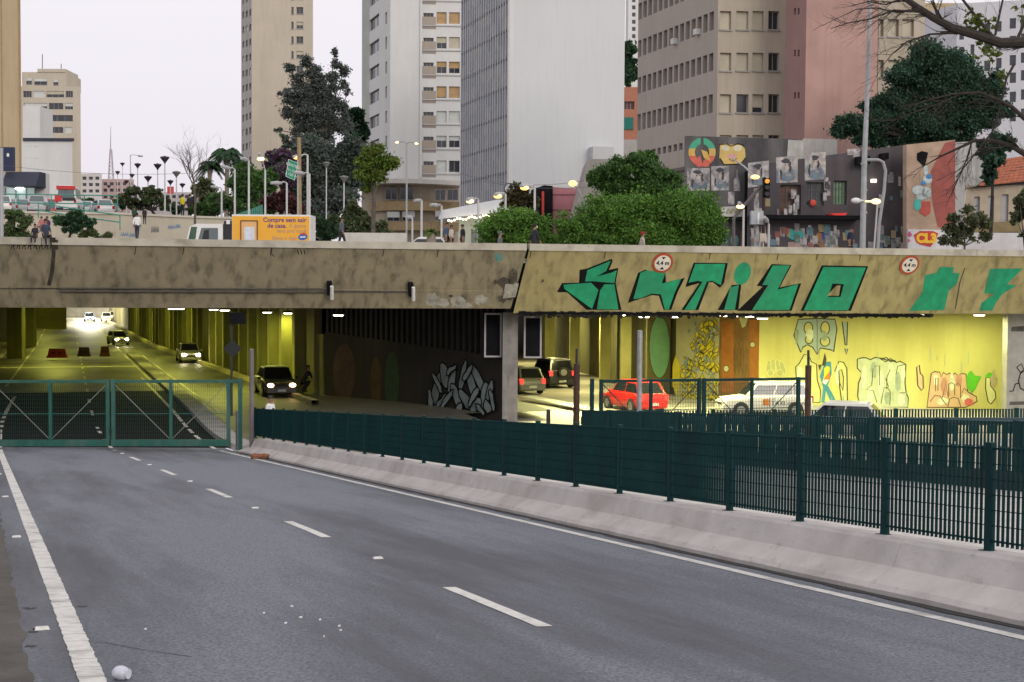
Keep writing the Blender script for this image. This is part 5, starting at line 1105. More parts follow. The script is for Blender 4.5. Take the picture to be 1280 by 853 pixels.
person('dark person leaning forward beside the truck rear and lamp posts', onb(427, 66.5, P(427, 312, 66.5).z), R(70), cl('slate', (0.08, 0.09, 0.12)), dk, pose='walk', height=1.45)
person('crouching dark person at the foot of the lit tunnel pilaster', at_road(378, 71.8, 0.2), R(70), dk, dk, pose='crouch')
person('man with a bald head and white shirt behind the fence end', Vector((XatY(338, 48.8), 48.8, P(338, 499, 48.8).z-1.60)), R(60), wht, dk, hair=(0.03, 0.025, 0.02), height=1.66)
person('man in navy jacket at the entrance of the black graffiti building', onb(1062.5, 84, P(1062, 322, 84).z), R(30), navy, dk)
person('blurred walker in blue beside the white canopy', onb(558, 78, P(558, 316, 78).z), R(60), cl('blue', (0.06, 0.09, 0.16)), dk, height=1.6)
person('walker in pale clothes beside the white canopy', onb(564, 78, P(564, 317, 78).z), R(60), cl('pale', (0.5, 0.45, 0.4)), dk, height=1.5)
person('walker in black under the white canopy', onb(578, 79, P(578, 318, 79).z), R(-60), dk, dk, height=1.6)
# ------------------------------------------------------------------ the town above: buildings
GD, RD = Vector((-0.317, 0.948, 0)).normalized(), Vector((0.948, 0.317, 0)).normalized()
winglass = M('window_glass', (0.03, 0.035, 0.045), rough=0.12, var=0.3, scale=0.4, spec=0.7)
winframe = M('window_frame_grey', (0.30, 0.29, 0.28), rough=0.6, var=0.1)
blind_c = M('blind_cream', (0.50, 0.46, 0.36), rough=0.8, var=0.1, scale=1.0)
blind_t = M('blind_tan', (0.44, 0.29, 0.14), rough=0.8, var=0.15, scale=2.0)
blind_w = M('blind_white', (0.58, 0.60, 0.58), rough=0.8, var=0.1)
WCACHE = {}
def window(parent, pl, u0, u1, v0, v1, depth=0.2, blind=None, bfrac=1.0, mull=1, bars=0, frame=None, glass_=None, sill=False):
    w_, h_ = round(u1-u0, 2), round(v1-v0, 2); sg = 1 if pl.u.cross(pl.v).dot(pl.n) > 0 else -1
    key = (w_, h_, depth, blind, round(bfrac, 1), mull, bars, sg, frame, glass_, sill)
    if key not in WCACHE:
        b_ = MB(); z = -depth*sg; e = 0.02*sg
        b_.quad((0, 0, z), (w_, 0, z), (w_, h_, z), (0, h_, z))
        b_.cur = 1; f = min(0.07, w_*0.07)
        for k_ in range(mull+2):
            x = f/2+(w_-f)*k_/(mull+1); b_.box((x-f/2, 0, min(z, z+2*e)), (x+f/2, h_, max(z, z+2*e)))
        for y in (f/2, h_-f/2): b_.box((f, y-f/2, min(z, z+1.8*e)), (w_-f, y+f/2, max(z, z+1.8*e)))
        for k_ in range(bars): y = h_*(k_+1)/(bars+1); b_.box((f, y-f*.3, min(z, z+1.6*e)), (w_-f, y+f*.3, max(z, z+1.6*e)))
        if sill: b_.box((-0.08, -0.12, -0.02), (w_+0.08, 0.0, 0.10) if sg > 0 else (w_+0.08, 0.0, 0.02)) if sg > 0 else b_.box((-0.08, -0.12, -0.10), (w_+0.08, 0.0, 0.02))
        if blind:
            b_.cur = 2; y0 = h_*(1-bfrac); n_ = max(2, int((h_-y0)/0.25))
            for k_ in range(n_):
                a, c = y0+(h_-y0)*k_/n_, y0+(h_-y0)*(k_+1)/n_; b_.quad((f*.5, a, z+2.6*e), (w_-f*.5, a, z+2.6*e), (w_-f*.5, c, z+3.1*e), (f*.5, c, z+3.1*e))
        WCACHE[key] = b_.mesh('window', [glass_ or winglass, frame or winframe, blind or blind_c])
    o = bpy.data.objects.new('window', WCACHE[key]); link(o, parent)
    uz = pl.u.cross(pl.v); m = Matrix((pl.u, pl.v, uz)).transposed().to_4x4(); m.translation = pl.at(u0, v0)
    o.matrix_local = MATX[parent.name].inverted() @ m
    return o
def rect(pl, x0, x1, y0, y1):
    xm, ym = (x0+x1)/2, (y0+y1)/2; a, c = pl.uv(x0, ym)[0], pl.uv(x1, ym)[0]; lo, hi = pl.uv(xm, y1)[1], pl.uv(xm, y0)[1]
    return (min(a, c), max(a, c), lo, hi)
class Bld:
    """a block with its near corner at (px, Y): side face runs away along the street, front face runs to the right"""
    def __init__(s, name, label, px, Y, xl, xr, ztop, zbot=GZ-1, cat='building', dl=None, dr=None):
        c = xy(px, Y); s.c = c; s.t = thing(name, label, cat, Vector((c.x, c.y, GZ))); s.z0, s.z1 = zbot, ztop
        s.PS = Plane(c, dl or GD); s.PF = Plane(c, dr or RD)
        s.ul = s.PS.uv(xl, 353)[0] if xl is not None else 12.0; s.ur = s.PF.uv(xr, 353)[0]
    def shell(s, side_m, front_m, side_holes=(), front_holes=(), depth=0.25, roof=None, back=True):
        b_ = MB(); holed_wall(b_, s.PS, min(0, s.ul), max(0, s.ul), s.z0, s.z1, side_holes, depth); s.side = b_.build('side_wall', side_m, s.t)
        b_ = MB(); holed_wall(b_, s.PF, min(0, s.ur), max(0, s.ur), s.z0, s.z1, front_holes, depth); s.front = b_.build('front_wall', front_m, s.t)
        A, B_, C = s.PS.at(s.ul, 0), s.PF.at(s.ur, 0), s.PF.at(s.ur, 0)+s.PS.u*s.ul
        z0, z1 = s.z0, s.z1; V = lambda p, z: Vector((p.x, p.y, z))
        b_ = MB(); b_.quad(V(A, z0), V(C, z0), V(C, z1), V(A, z1)); b_.quad(V(B_, z0), V(C, z0), V(C, z1), V(B_, z1)); b_.build('back_wall', side_m, s.t)
        b_ = MB(); b_.quad(V(s.c, z1), V(B_, z1), V(C, z1), V(A, z1)); b_.build('roof', roof or conc_grey, s.t)
        # dark inside, a little behind the glazing
def inner(b): pass
beige = M('render_beige', (0.475, 0.42, 0.34), rough=0.85, var=0.06, scale=0.4, streak=0.15, grime=(0.33, 0.28, 0.21), gamt=0.5, gscale=0.35)
warm = M('render_warm', (0.47, 0.37, 0.235), rough=0.85, var=0.06, scale=0.3, streak=0.2, grime=(0.38, 0.28, 0.16), gamt=0.5, gscale=0.3)
cream = M('render_cream', (0.52, 0.46, 0.37), rough=0.85, var=0.05, scale=0.3, streak=0.12, grime=(0.42, 0.37, 0.29), gamt=0.4, gscale=0.25)
creamd = M('render_grey_cream_shade', (0.40, 0.38, 0.36), rough=0.85, var=0.08, scale=0.3, streak=0.2)
whiter = M('render_white', (0.64, 0.645, 0.635), rough=0.8, var=0.04, scale=0.3, streak=0.08, grime=(0.52, 0.53, 0.53), gamt=0.5, gscale=0.2)
pinkr = M('render_pink', (0.45, 0.28, 0.245), rough=0.85, var=0.08, scale=0.4, streak=0.15, grime=(0.31, 0.19, 0.17), gamt=0.5, gscale=0.3, gstretch=0.8)
def ztop(px, py, Y): return P(px, py, Y).z
# warm edge building at the picture's border
b = Bld('apartment_block', 'tall warm beige blank building cut by the picture edge', -60, 150, None, 26.5, ztop(10, -60, 150)); b.PF = Plane(b.c, (1, 0, 0)); b.ur = b.PF.uv(26.5, 353)[0]
b.shell(warm, warm)
b_ = MB(); u0, u1 = b.PF.uv(23.5, 100)[0], b.PF.uv(26.3, 100)[0]; pbox(b_, b.PF, u0, u1, b.z0, b.z1, 0.002, 0.06); b_.build('corner_strip', M('render_warm_dark', (0.34, 0.24, 0.13), rough=0.85, var=0.1), b.t)
b_ = MB(); u0 = b.PF.uv(1.5, 100)[0]; pbox(b_, b.PF, u0, u0+0.12, b.z0, b.z1, 0.002, 0.04); b_.build('joint_strip', MATS['render_warm_dark'], b.t)
# distant block with window bands
Y = 330; b = Bld('apartment_block', 'distant beige apartment block with long window bands', 28, Y, None, 102, ztop(90, 108.5, Y)); b.PF = Plane(b.c, (1, 0, 0)); b.ur = b.PF.uv(102, 353)[0]
rows = []
for y0, y1, xs in ((114, 122, ((29, 39.5), (41, 56), (58, 80), (82, 91))), (129, 137, ((30, 59), (61, 79), (81, 91))), (144, 152, ((51, 59), (61, 91))), (159, 166.5, ((51, 60), (62, 79), (81, 90))), (174, 182, ((51, 79), (81, 90)))):
    for x0, x1 in xs: rows.append(rect(b.PF, x0, x1, y0, y1))
b.shell(cream, cream, (), rows)
for i, r in enumerate(rows): window(b.t, b.PF, *r, depth=0.25, blind=(None, blind_w, blind_c, None, blind_w)[i % 5], bfrac=0.5+0.5*(i % 2), mull=2)
x0, x1 = XatY(40, Y), XatY(83, Y); b_ = MB(); b_.box((b.c.x+.1, Y+.5, b.z1), (x1, Y+12, ztop(60, 90, Y))); b_.box((x0+1.5, Y+.3, ztop(60, 90, Y)), (x1-.02, Y+10, ztop(60, 86, Y))); ph = b_.build('penthouse', cream, b.t)
PFh = Plane(Vector((b.c.x, Y+.48, 0)), (1, 0, 0))
for x0, x1, y0, y1 in ((33, 40, 98, 106), (43, 59, 99, 106.5), (67, 73, 100, 107)): r = rect(PFh, x0, x1, y0, y1); window(b.t, PFh, *r, depth=-0.03, blind=blind_w, bfrac=0.4)
for px, y0 in ((53, 68), (76.5, 80)): b_ = MB(); b_.tube([P(px, 88, Y+3), P(px, y0, Y+3)], 0.09, 5); b_.build('roof_antenna', dark_metal, b.t)
# white block in front of it
Y = 270; b = Bld('white_block', 'white windowless block with a dark roof band before the distant apartments', 50, Y, 28, 91.5, ztop(70, 176, Y), dl=Vector((-1, 0.02, 0))); b.PF = Plane(b.c, (1, 0, 0)); b.ur = b.PF.uv(91.5, 353)[0]
sh_ = [rect(b.PS, 33, 39, y, y+2) for y in (183, 198, 213)]+[rect(b.PS, 42, 48, y, y+2) for y in (183, 198, 213)]; fh_ = [rect(b.PF, 86, 89, y, y+3.5) for y in (183, 197, 211, 225)]
b.shell(whiter, whiter, sh_, fh_, depth=0.2)
for r in sh_: window(b.t, b.PS, *r, depth=0.2, mull=0)
for r in fh_: window(b.t, b.PF, *r, depth=0.2, mull=0)
b_ = MB(); a, c = P(28.5, 132.5, Y+.4), P(50, 176, Y+.4); b_.box((a.x, Y+.4, c.z), (c.x, Y+8, a.z)); b_.build('stair_tower', whiter, b.t)
b_ = MB(); nv = M('navy_band', (0.03, 0.035, 0.06), var=0.1); a, c = P(28.5, 172.5, Y-.3), P(91.5, 176.5, Y-.3); b_.box((a.x, Y-.3, c.z), (c.x, Y+.35, a.z)); b_.build('roof_band', nv, b.t)
# shop and its sign
Y = 142; t = thing('corner_shop', 'lit corner shop with a navy awning on the upper street', 'shop', up(25, Y))
a, c = P(4, 216, Y), P(47.5, 266, Y); b_ = MB(); b_.box((a.x-4, Y+2.5, c.z-1), (c.x, Y+3.6, a.z+.15)); b_.build('shop_wall', whiter, t)
b_ = MB(); a2, c2 = P(4, 214, Y), P(47, 233, Y); b_.hexa([(a2.x, Y-.6, c2.z), (c2.x, Y-.6, c2.z), (c2.x, Y+2.5, c2.z), (a2.x, Y+2.5, c2.z)], [(a2.x, Y+.8, a2.z), (c2.x, Y+.8, a2.z), (c2.x, Y+2.5, a2.z), (a2.x, Y+2.5, a2.z)]); b_.build('awning', nv, t)
b_ = MB(); a, c = P(7, 235, Y+2.4), P(44, 262, Y+2.4); b_.box((a.x, Y+2.40, c.z), (c.x, Y+2.46, a.z)); b_.build('shop_front', M('shop_lit', (0.55, 0.62, 0.60), var=0.2, scale=1.0, emit=(0.75, 0.95, 0.9), estr=0.28), t)
for px in (7, 20, 33, 44): b_ = MB(); q = P(px, 235, Y+2.36); b_.box((q.x-.06, Y+2.30, c.z), (q.x+.06, Y+2.39, q.z)); b_.build('door_post', winframe, t)
b_ = MB(); q = P(24.5, 236, Y+2.0); b_.ball(q, (0.5, 0.2, 0.16), 8, 6); b_.build('ceiling_light', M('shop_lamp', (0.9, 0.9, 0.9), var=0, emit=(0.9, 1, 1), estr=4), t)
t = thing('shop_sign', 'tall navy sign box hung on the warm beige building', 'sign', P(8, 216, 141)); a, c = P(-4, 184, 141), P(17, 214, 141)
b_ = MB(); b_.box((a.x, 141, c.z), (c.x, 141.5, a.z)); b_.build('sign_box', M('sign_navy', (0.015, 0.025, 0.07), rough=0.5, var=0.1), t); q = P(10, 194, 140.98); b_ = MB(); b_.prism([q+Vector((0.14*math.cos(i*math.pi/4), 0, 0.2*math.sin(i*math.pi/4))) for i in range(8)], (0, -0.02, 0)); b_.build('sign_mark', white_p, t)
# low far buildings on the skyline
for i, (x0, x1, yt, Y, m_, lab) in enumerate(((100, 128, 217, 420, M('far_white', (0.55, 0.52, 0.5), var=0.1, scale=.2), 'distant white terrace block beyond the parked cars'), (126, 168, 224, 460, M('far_pink', (0.42, 0.30, 0.29), var=0.1, scale=.2), 'distant long pinkish building on the skyline'), (140, 240, 240, 520, M('far_grey', (0.40, 0.37, 0.38), var=0.1, scale=.2), 'low distant grey roofs behind the cone lamps'))):
    b = Bld('far_building', lab, x0+1, Y, x0-4, x1, ztop(x0, yt, Y), zbot=0); b.PF = Plane(b.c, (1, 0, 0)); b.ur = b.PF.uv(x1, 353)[0]
    hs = [rect(b.PF, x, x+5, y, y+4) for y in range(yt+4, yt+24, 8) for x in range(x0+3, x1-6, 8)]
    b.shell(m_, m_, (), hs, depth=0.4)
    for r in hs: window(b.t, b.PF, *r, depth=0.4, mull=0)
b_ = MB(); q = P(212, 237, 500); q2 = P(219, 234.5, 500); b_.box((P(209, 240, 500).x, 500, q.z-1.5), (P(217, 240, 500).x, 500.4, q.z+1)); tag(b_.build('billboard', M('billboard_red', (0.5, 0.06, 0.06), var=0.2)), 'small red billboard far off between the cone lamps', 'sign')
# broadcasting mast
t = thing('lattice_mast', 'thin distant lattice broadcasting mast against the sky', 'mast', P(138, 250, 900)); b_ = MB()
for dx in (-1.6, 1.6):
    for dy in (0, 3.2): b_.tube([P(138, 262, 900)+Vector((dx*1.6, dy, 0)), P(138.3, 187, 900)+Vector((dx*.3, dy*.3, 0))], 0.28, 4)
for k_ in range(16):
    y0, y1 = 262-k_*4.7, 262-(k_+1)*4.7; f0, f1 = 1.6-1.3*k_/16, 1.6-1.3*(k_+1)/16; b_.tube([P(138, y0, 900)+Vector((-1.6*f0, 0, 0)), P(138, y1, 900)+Vector((1.6*f1, 0, 0))], 0.16, 4); b_.tube([P(138, y0, 900)+Vector((1.6*f0, 0, 0)), P(138, y1, 900)+Vector((-1.6*f1, 0, 0))], 0.16, 4)
mm = M('mast_grey', (0.42, 0.38, 0.40), var=0.1); b_.build('lattice', mm, t); b_ = MB(); b_.tube([P(138.2, 188, 900.3), P(138.5, 158, 900.3)], [0.4, 0.15], 5); b_.build('aerial', mm, t)
# slender cream tower
Y = 270; b = Bld('apartment_tower', 'slender cream tower behind the big dark tree', 315, Y, 302, 391, ztop(350, -70, Y)); b.PF = Plane(b.c, Vector((1, 0.10, 0))); b.ur = b.PF.uv(391, 353)[0]
fh_ = []; sh_ = []
for k_ in range(-4, 12):
    y = 9+18.4*k_
    if y < 130: fh_ += [rect(b.PF, 364.2, 367, y, y+9), rect(b.PF, 370.5, 379, y, y+8.5)]
    for x0, x1 in ((303, 305), (307, 309.5), (311.5, 313.8)): sh_.append(rect(b.PS, x0, x1, y+6-(x0-303)*0.35, y+14.5-(x0-303)*0.35))
b.shell(creamd, cream, sh_, fh_, depth=0.25)  # shaded side painted darker and greyer than the lit front
for i, r in enumerate(fh_): window(b.t, b.PF, *r, depth=0.25, blind=blind_c if i % 4 == 3 else None, bfrac=0.5, mull=1, sill=True)
for i, r in enumerate(sh_): window(b.t, b.PS, *r, depth=0.25, mull=0, blind=blind_w if i % 5 == 1 else None)
# white apartment block with blinds
Y = 205; b = Bld('apartment_block', 'white apartment block with tan roller blinds and a rounded podium', 487, Y, 461, 577.5, ztop(520, -70, Y)); b.PF = Plane(b.c, Vector((1, 0.07, 0))); b.ur = b.PF.uv(577.5, 353)[0]
fh_, sh_, pan = [], [], []
for k_ in range(-3, 7):
    y = 14+30.9*k_
    fh_ += [('s', rect(b.PF, 529.2, 542, y+2.5, y+7.5), k_), ('a', rect(b.PF, 545.8, 558.2, y+1.4, y+16), k_), ('b', rect(b.PF, 561.2, 574.6, y+1.6, y+16), k_)]
    pan.append(rect(b.PF, 528, 545, y, y+17)); 
    sh_ += [rect(b.PS, 461.8, 474, y+7, y+22), rect(b.PS, 481.6, 483.8, y+1.5, y+16.5)]
b.shell(whiter, whiter, sh_, [f[1] for f in fh_], depth=0.3)
styles = {('a', 0): (blind_t, 1), ('b', 0): (blind_t, 1), ('a', 1): (blind_c, .5), ('b', 1): (blind_c, 1), ('a', 2): (blind_t, .45), ('b', 2): (blind_t, .55), ('a', 3): (blind_t, .9), ('b', 3): (blind_t, 1), ('a', 4): (blind_w, 1), ('b', 4): (blind_w, 1), ('a', 5): (blind_w, .4), ('b', 5): (blind_w, .4), ('a', 6): (blind_w, 1), ('b', 6): (None, 0)}
for kk, r, k_ in fh_:
    st = styles.get((kk, k_), (None, 0) if kk == 's' else (blind_t, .7)); window(b.t, b.PF, *r, depth=0.3, blind=st[0], bfrac=st[1] or 1, mull=1 if kk != 's' else 2)
for i, r in enumerate(sh_): window(b.t, b.PS, *r, depth=0.3, mull=2 if i % 2 == 0 else 0, frame=M('frame_mauve', (0.30, 0.25, 0.24), var=0.1))
tan = M('spandrel_tan', (0.36, 0.31, 0.26), rough=0.8, var=0.06)
for r in pan:
    b_ = MB(); w_ = M; hz_ = (r[2]+ (r[3]-r[2])*.58)
    pbox(b_, b.PF, r[0], r[1], r[2], hz_, 0.0, 0.05); b_.build('spandrel', tan, b.t)
    b_ = MB(); pbox(b_, b.PF, r[0], b.PF.uv(576, 100)[0], r[2]-0.22, r[2]-0.06, 0.0, 0.14); b_.build('sill_course', M('sill_grey', (0.46, 0.45, 0.44), var=0.05), b.t)
    b_ = MB(); pbox(b_, b.PF, r[0], r[1], r[2]-0.62, r[2]-0.24, 0.0, 0.03); b_.build('spandrel', M('spandrel_dark', (0.30, 0.25, 0.22), var=0.05), b.t)
u0, u1 = b.PF.uv(525, 100)[0], b.PF.uv(527.5, 100)[0]; b_ = MB(); pbox(b_, b.PF, u0, u1, ztop(520, 222, Y), b.z1, 0.0, 0.25); b_.build('corner_pier', whiter, b.t)
b_ = MB(); c = b.PS.at(b.PS.uv(461, 353)[0], 0); d_ = b.PS.at(b.PS.uv(453.5, 353)[0]*1.0, 0); b_.hexa([(c.x, c.y, 0), (c.x+.5, c.y+8, 0), (d_.x+.5, c.y+10, 0), (d_.x, c.y+2, 0)], [(c.x, c.y, b.z1), (c.x+.5, c.y+8, b.z1), (d_.x+.5, c.y+10, b.z1), (d_.x, c.y+2, b.z1)]); b_.build('balcony_stack', M('render_sage', (0.42, 0.45, 0.40), var=0.1, scale=.4), b.t)
# rounded podium
yc = Y-5; slab = M('podium_slab', (0.60, 0.58, 0.54), var=0.08); ochre = M('podium_ochre', (0.38, 0.28, 0.15), rough=0.8, var=0.12); pw = M('podium_wall', (0.40, 0.34, 0.26), var=0.1)
def bowed(x0, x1, y0, y1, Yf, dep, m_, nm, bow=5.0, n_=10):
    b_ = MB(); base, topv = [], []
    for i in range(n_+1):
        f = i/n_; px = x0+(x1-x0)*f; Yi = Yf+bow*(1-math.sin(math.pi*min(1, .15+f*.85)))*1.0
        base.append(Vector((XatY(px, Yi), Yi, P(px, y1, Yf).z))); topv.append(Vector((XatY(px, Yi), Yi, P(px, y0, Yf).z)))
    bk0, bk1 = Vector((XatY(x1, Yf+dep), Yf+dep, base[0].z)), Vector((XatY(x0, Yf+dep), Yf+dep, base[0].z)); tk0, tk1 = bk0.copy(), bk1.copy(); tk0.z = tk1.z = topv[0].z
    pts = base+[bk0, bk1]; pts2 = topv+[tk0, tk1]; n2 = len(pts)
    b_.add(pts+pts2, [tuple(range(n2-1, -1, -1)), tuple(range(n2, 2*n2))]+[(i, (i+1) % n2, n2+(i+1) % n2, n2+i) for i in range(n2)])
    return b_.build(nm, m_, b.t)
bowed(442, 574, 223.5, 229, Y-9, 9, slab, 'podium_slab'); bowed(452, 573.6, 229, 315, Y-6, 6, pw, 'podium_wall'); bowed(462, 573.8, 251, 263, Y-7.2, 2, ochre, 'podium_band'); bowed(462, 573.8, 277, 288, Y-7.2, 2, ochre, 'podium_band')
PP = Plane(Vector((XatY(520, Y-6.3), Y-6.3, 0)), (1, 0, 0))
for x0, x1, y0, y1 in ((482, 497, 235, 250), (500, 517, 235, 250), (544, 557, 237, 251), (559, 573, 237, 251), (484, 500, 265, 277), (503, 519, 264, 277), (544, 551, 264, 276)): window(b.t, PP, *rect(PP, x0, x1, y0, y1), depth=-0.9 if x0 < 0 else -0.35, mull=1, blind=blind_w if y0 > 260 else None, bfrac=.6)
# curtain-wall tower with blank white flank
Y = 158; b = Bld('office_tower', 'office tower with ribbed glass side and huge blank white flank', 634.5, Y, 576.5, 778, ztop(700, -80, Y)); b.PF = Plane(b.c, Vector((1, 0.25, 0))); b.ur = b.PF.uv(778, 353)[0]
blankw = M('render_blank_white', (0.60, 0.62, 0.635), rough=0.8, var=0.025, scale=0.15, streak=0.06, grime=(0.53, 0.55, 0.565), gamt=0.5, gscale=0.12, gstretch=0.4)
b.shell(M('curtain_backing', (0.20, 0.205, 0.22), rough=0.35, var=0.1, scale=.2), blankw)
zs = []
for k_ in range(-3, 8): zs.append(b.PS.uv(634, 38.1+35.45*k_)[1])
ncol = 20; cw_ = b.ul/ncol; cp = [M('curtain_glass_a', (0.20, 0.215, 0.25), rough=0.18, var=0.2, scale=.3, spec=.7), M('curtain_blind_a', (0.38, 0.37, 0.33), rough=0.4, var=0.1), M('curtain_glass_b', (0.26, 0.27, 0.30), rough=0.2, var=0.1, spec=.7)]
rc = random.Random(5); 
for i, m_ in enumerate(cp):
    pass
b_ = [MB(), MB(), MB()]
for k_ in range(len(zs)-1):
    z1_, z0_ = zs[k_], zs[k_+1]; zm = z0_+(z1_-z0_)*0.55
    for j in range(ncol):
        u0, u1 = j*cw_, (j+1)*cw_; f = noise.noise((j*.35, k_*1.1, 3)); i1 = 1 if f > 0.12 else 0 if f < -.2 else 2; i2 = 1 if noise.noise((j*.3+9, k_*1.3, 7)) > .1 else 2
        b_[i1].quad(b.PS.at(u0, zm, .03), b.PS.at(u1, zm, .03), b.PS.at(u1, z1_-.25, .03), b.PS.at(u0, z1_-.25, .03)); b_[i2].quad(b.PS.at(u0, z0_+.1, .03), b.PS.at(u1, z0_+.1, .03), b.PS.at(u1, zm-.15, .03), b.PS.at(u0, zm-.15, .03))
for i, m_ in enumerate(cp): o = b_[i].build('glazing', m_, b.t); o['kind'] = 'stuff'
ribm = M('rib_grey', (0.46, 0.47, 0.50), rough=0.5, var=0.08)
for j in range(ncol+1):
    b2 = MB(); u = j*cw_; pbox(b2, b.PS, u-.13, u+.13, zs[-1]-2, b.z1, 0.0, 0.16); b2.build('mullion', ribm, b.t)
for z in zs: b2 = MB(); pbox(b2, b.PS, 0.01, b.ul-.01, z-.13, z+.10, 0.0, 0.12); b2.build('floor_band', M('band_dark', (0.10, 0.10, 0.12), var=0.1), b.t)
b2 = MB(); pbox(b2, b.PF, 0.02, 0.5, b.z0, b.z1, 0, 0.10); b2.build('corner_pier', whiter, b.t)
r = rect(b.PF, 736, 762, 185, 204); b2 = MB(); pbox(b2, b.PF, r[0], r[1], r[2]-4, r[3], 0, 1.5); b2.build('lift_housing', M('housing_grey', (0.50, 0.51, 0.52), var=0.03), b.t)
# behind: far white tower, trees come later, orange building
Y = 380; b = Bld('apartment_tower', 'narrow white tower glimpsed behind the blank flank', 782, Y, 779, 797, ztop(790, -60, Y)); fh_ = [rect(b.PF, 790, 794.5, y, y+5) for y in range(-20, 52, 9)]
b.shell(whiter, whiter, (), fh_, depth=.3); [window(b.t, b.PF, *r, depth=.3, mull=0) for r in fh_]
Y = 200; b = Bld('orange_building', 'orange building with a green sign squeezed behind the office blocks', 778.5, Y, 770, 800, ztop(785, 109, Y)); b.PF = Plane(b.c, (1, 0, 0)); b.ur = b.PF.uv(800, 353)[0]
org2 = M('render_orange', (0.42, 0.17, 0.11), rough=0.8, var=0.08); r = rect(b.PF, 779.5, 793, 127, 137); b.shell(org2, org2, (), [r], depth=.4); window(b.t, b.PF, *r, depth=.4, mull=2, glass_=M('glass_brown', (0.10, 0.035, 0.03), rough=.3))
r = rect(b.PF, 778.8, 791.5, 147, 162); b2 = MB(); pbox(b2, b.PF, r[0], r[1], r[2], r[3], .02, .2); b2.build('sign_panel', M('sign_green', (0.01, 0.16, 0.13), var=.05), b.t); r = rect(b.PF, 778, 800, 175, 230); b2 = MB(); pbox(b2, b.PF, r[0], r[1], r[2], r[3], .02, .3); b2.build('base_wall', creamd, b.t)
# beige office block with its pink end
Y = 118; b = Bld('office_block', 'beige office block with rows of deep narrow windows', 893.5, Y, 794.5, 980, ztop(890, -75, Y)); b.PF = Plane(b.c, Vector((1, 0.20, 0))); b.ur = b.PF.uv(980, 353)[0]
sh_, fh_ = [], []; n_ = 14; ua, ue = b.PS.uv(892.3, 100)[0], b.PS.uv(796.0, 100)[0]; st = (ue-ua)/n_
zrow = [(b.PS.uv(890, y0)[1], b.PS.uv(890, y1)[1]) for y0, y1 in ((-89, -66), (-37, -14), (14.8, 38), (66.5, 89), (118, 141))]; zsm = (b.PS.uv(890, 171)[1], b.PS.uv(890, 180)[1]); zb2 = (b.PS.uv(890, 187)[1], b.PS.uv(890, 193)[1])
for z1_, z0_ in zrow: sh_ += [(ua+st*(j+.13), ua+st*(j+.85), z0_, z1_) for j in range(n_)]
sh_ += [(ua+st*(j+.15), ua+st*(j+.8), zsm[1], zsm[0]) for j in range(n_)]
for y0, y1 in ((-89, -66), (-37.5, -14), (14, 37.2), (66.2, 88.6), (118, 141), (169, 190)): fh_ += [rect(b.PF, x0, x1, y0, y1) for x0, x1 in ((900, 914), (920.5, 935.5), (940.5, 954.5), (960.5, 974))]
b.shell(M('render_beige_shaded', (0.40, 0.35, 0.31), rough=0.85, var=0.05, scale=.4, streak=.15), beige, sh_, fh_, depth=0.45)  # side face gets a darker copy; its shade is put into the colour
for i, r in enumerate(sh_): window(b.t, b.PS, *r, depth=0.45, mull=0, blind=blind_c if (i*7) % 11 == 3 else None, bfrac=.5)
for i, r in enumerate(fh_): window(b.t, b.PF, *r, depth=0.35, mull=1 if i % 4 == 3 else 0, blind=None if i % 4 == 3 or i == 17 else blind_c, bfrac=.7 if i == 18 else 1.0, sill=True)
for x, y in ((845, 52), (873.5, 40)):
    u_, v_ = b.PS.uv(x, y); b2 = MB(); pbox(b2, b.PS, u_-.28, u_+.28, v_-.25, v_+.22, -.2, .4); b2.build('air_conditioner', whiter, b.t)
b2 = MB(); pbox(b2, b.PS, 0.1, ue, b.PS.uv(890, 190)[1]-1.2, b.PS.uv(890, 190)[1]-.9, 0, .35); b2.build('ledge', M('ledge_dark', (.12, .11, .10), var=.1), b.t)
r = b.PS.uv(890, 197)[1]; b2 = MB(); pbox(b2, b.PS, 0.05, ue-.05, b.z0, r-.9, 0, .06); b2.build('base_wall', M('base_mauve', (0.28, 0.21, 0.195), rough=.85, var=.08), b.t)
rb = Bld('office_wing', 'pink rendered end wing of the office block', 1003, 112.5, 977.5, 1092, ztop(1000, -75, 112)); rb.PF = Plane(rb.c, Vector((1, 0.20, 0))); rb.ur = rb.PF.uv(1092, 353)[0]
sh_ = [rect(rb.PS, x, x+2.4, y, y+8) for y in (-35, 10.5, 62.5, 115.5) for x in (992.5, 997)]
rb.shell(M('render_pink_shaded', (0.315, 0.19, 0.175), rough=.85, var=.08, scale=.4, streak=.1), pinkr, sh_, (), depth=.25)  # darker pink of the side wall stands in for its shade
for r in sh_: window(rb.t, rb.PS, *r, depth=.25, mull=0)
b2 = MB(); r = rect(rb.PF, 1003, 1046, 174, 195); pbox(b2, rb.PF, r[0], r[1], r[2]-3, r[3], 0, .08); b2.build('base_wall', M('base_white', (.55, .53, .49), var=.1, streak=.2), rb.t)
Y = 120; b = Bld('office_wing', 'cream rear wing with blinds behind the bare branches', 1093, Y, 1085, 1150, ztop(1110, -75, Y)); b.PF = Plane(b.c, Vector((1, .2, 0))); b.ur = b.PF.uv(1150, 353)[0]
fh_ = [rect(b.PF, x0, x1, y0, y0+22) for y0 in (-28, 24, 75, 126) for x0, x1 in ((1094, 1104.5), (1110, 1123.5), (1128, 1142.5))]
b.shell(beige, beige, (), fh_, depth=.4); [window(b.t, b.PF, *r, depth=.4, mull=0, blind=blind_c, sill=True) for r in fh_]
Y = 300; b = Bld('apartment_tower', 'white apartment tower at the upper picture corner', 1190, Y, 1150, 1330, ztop(1230, 5, Y)); b.PF = Plane(b.c, Vector((1, -.35, 0))); b.ur = b.PF.uv(1330, 353)[0]
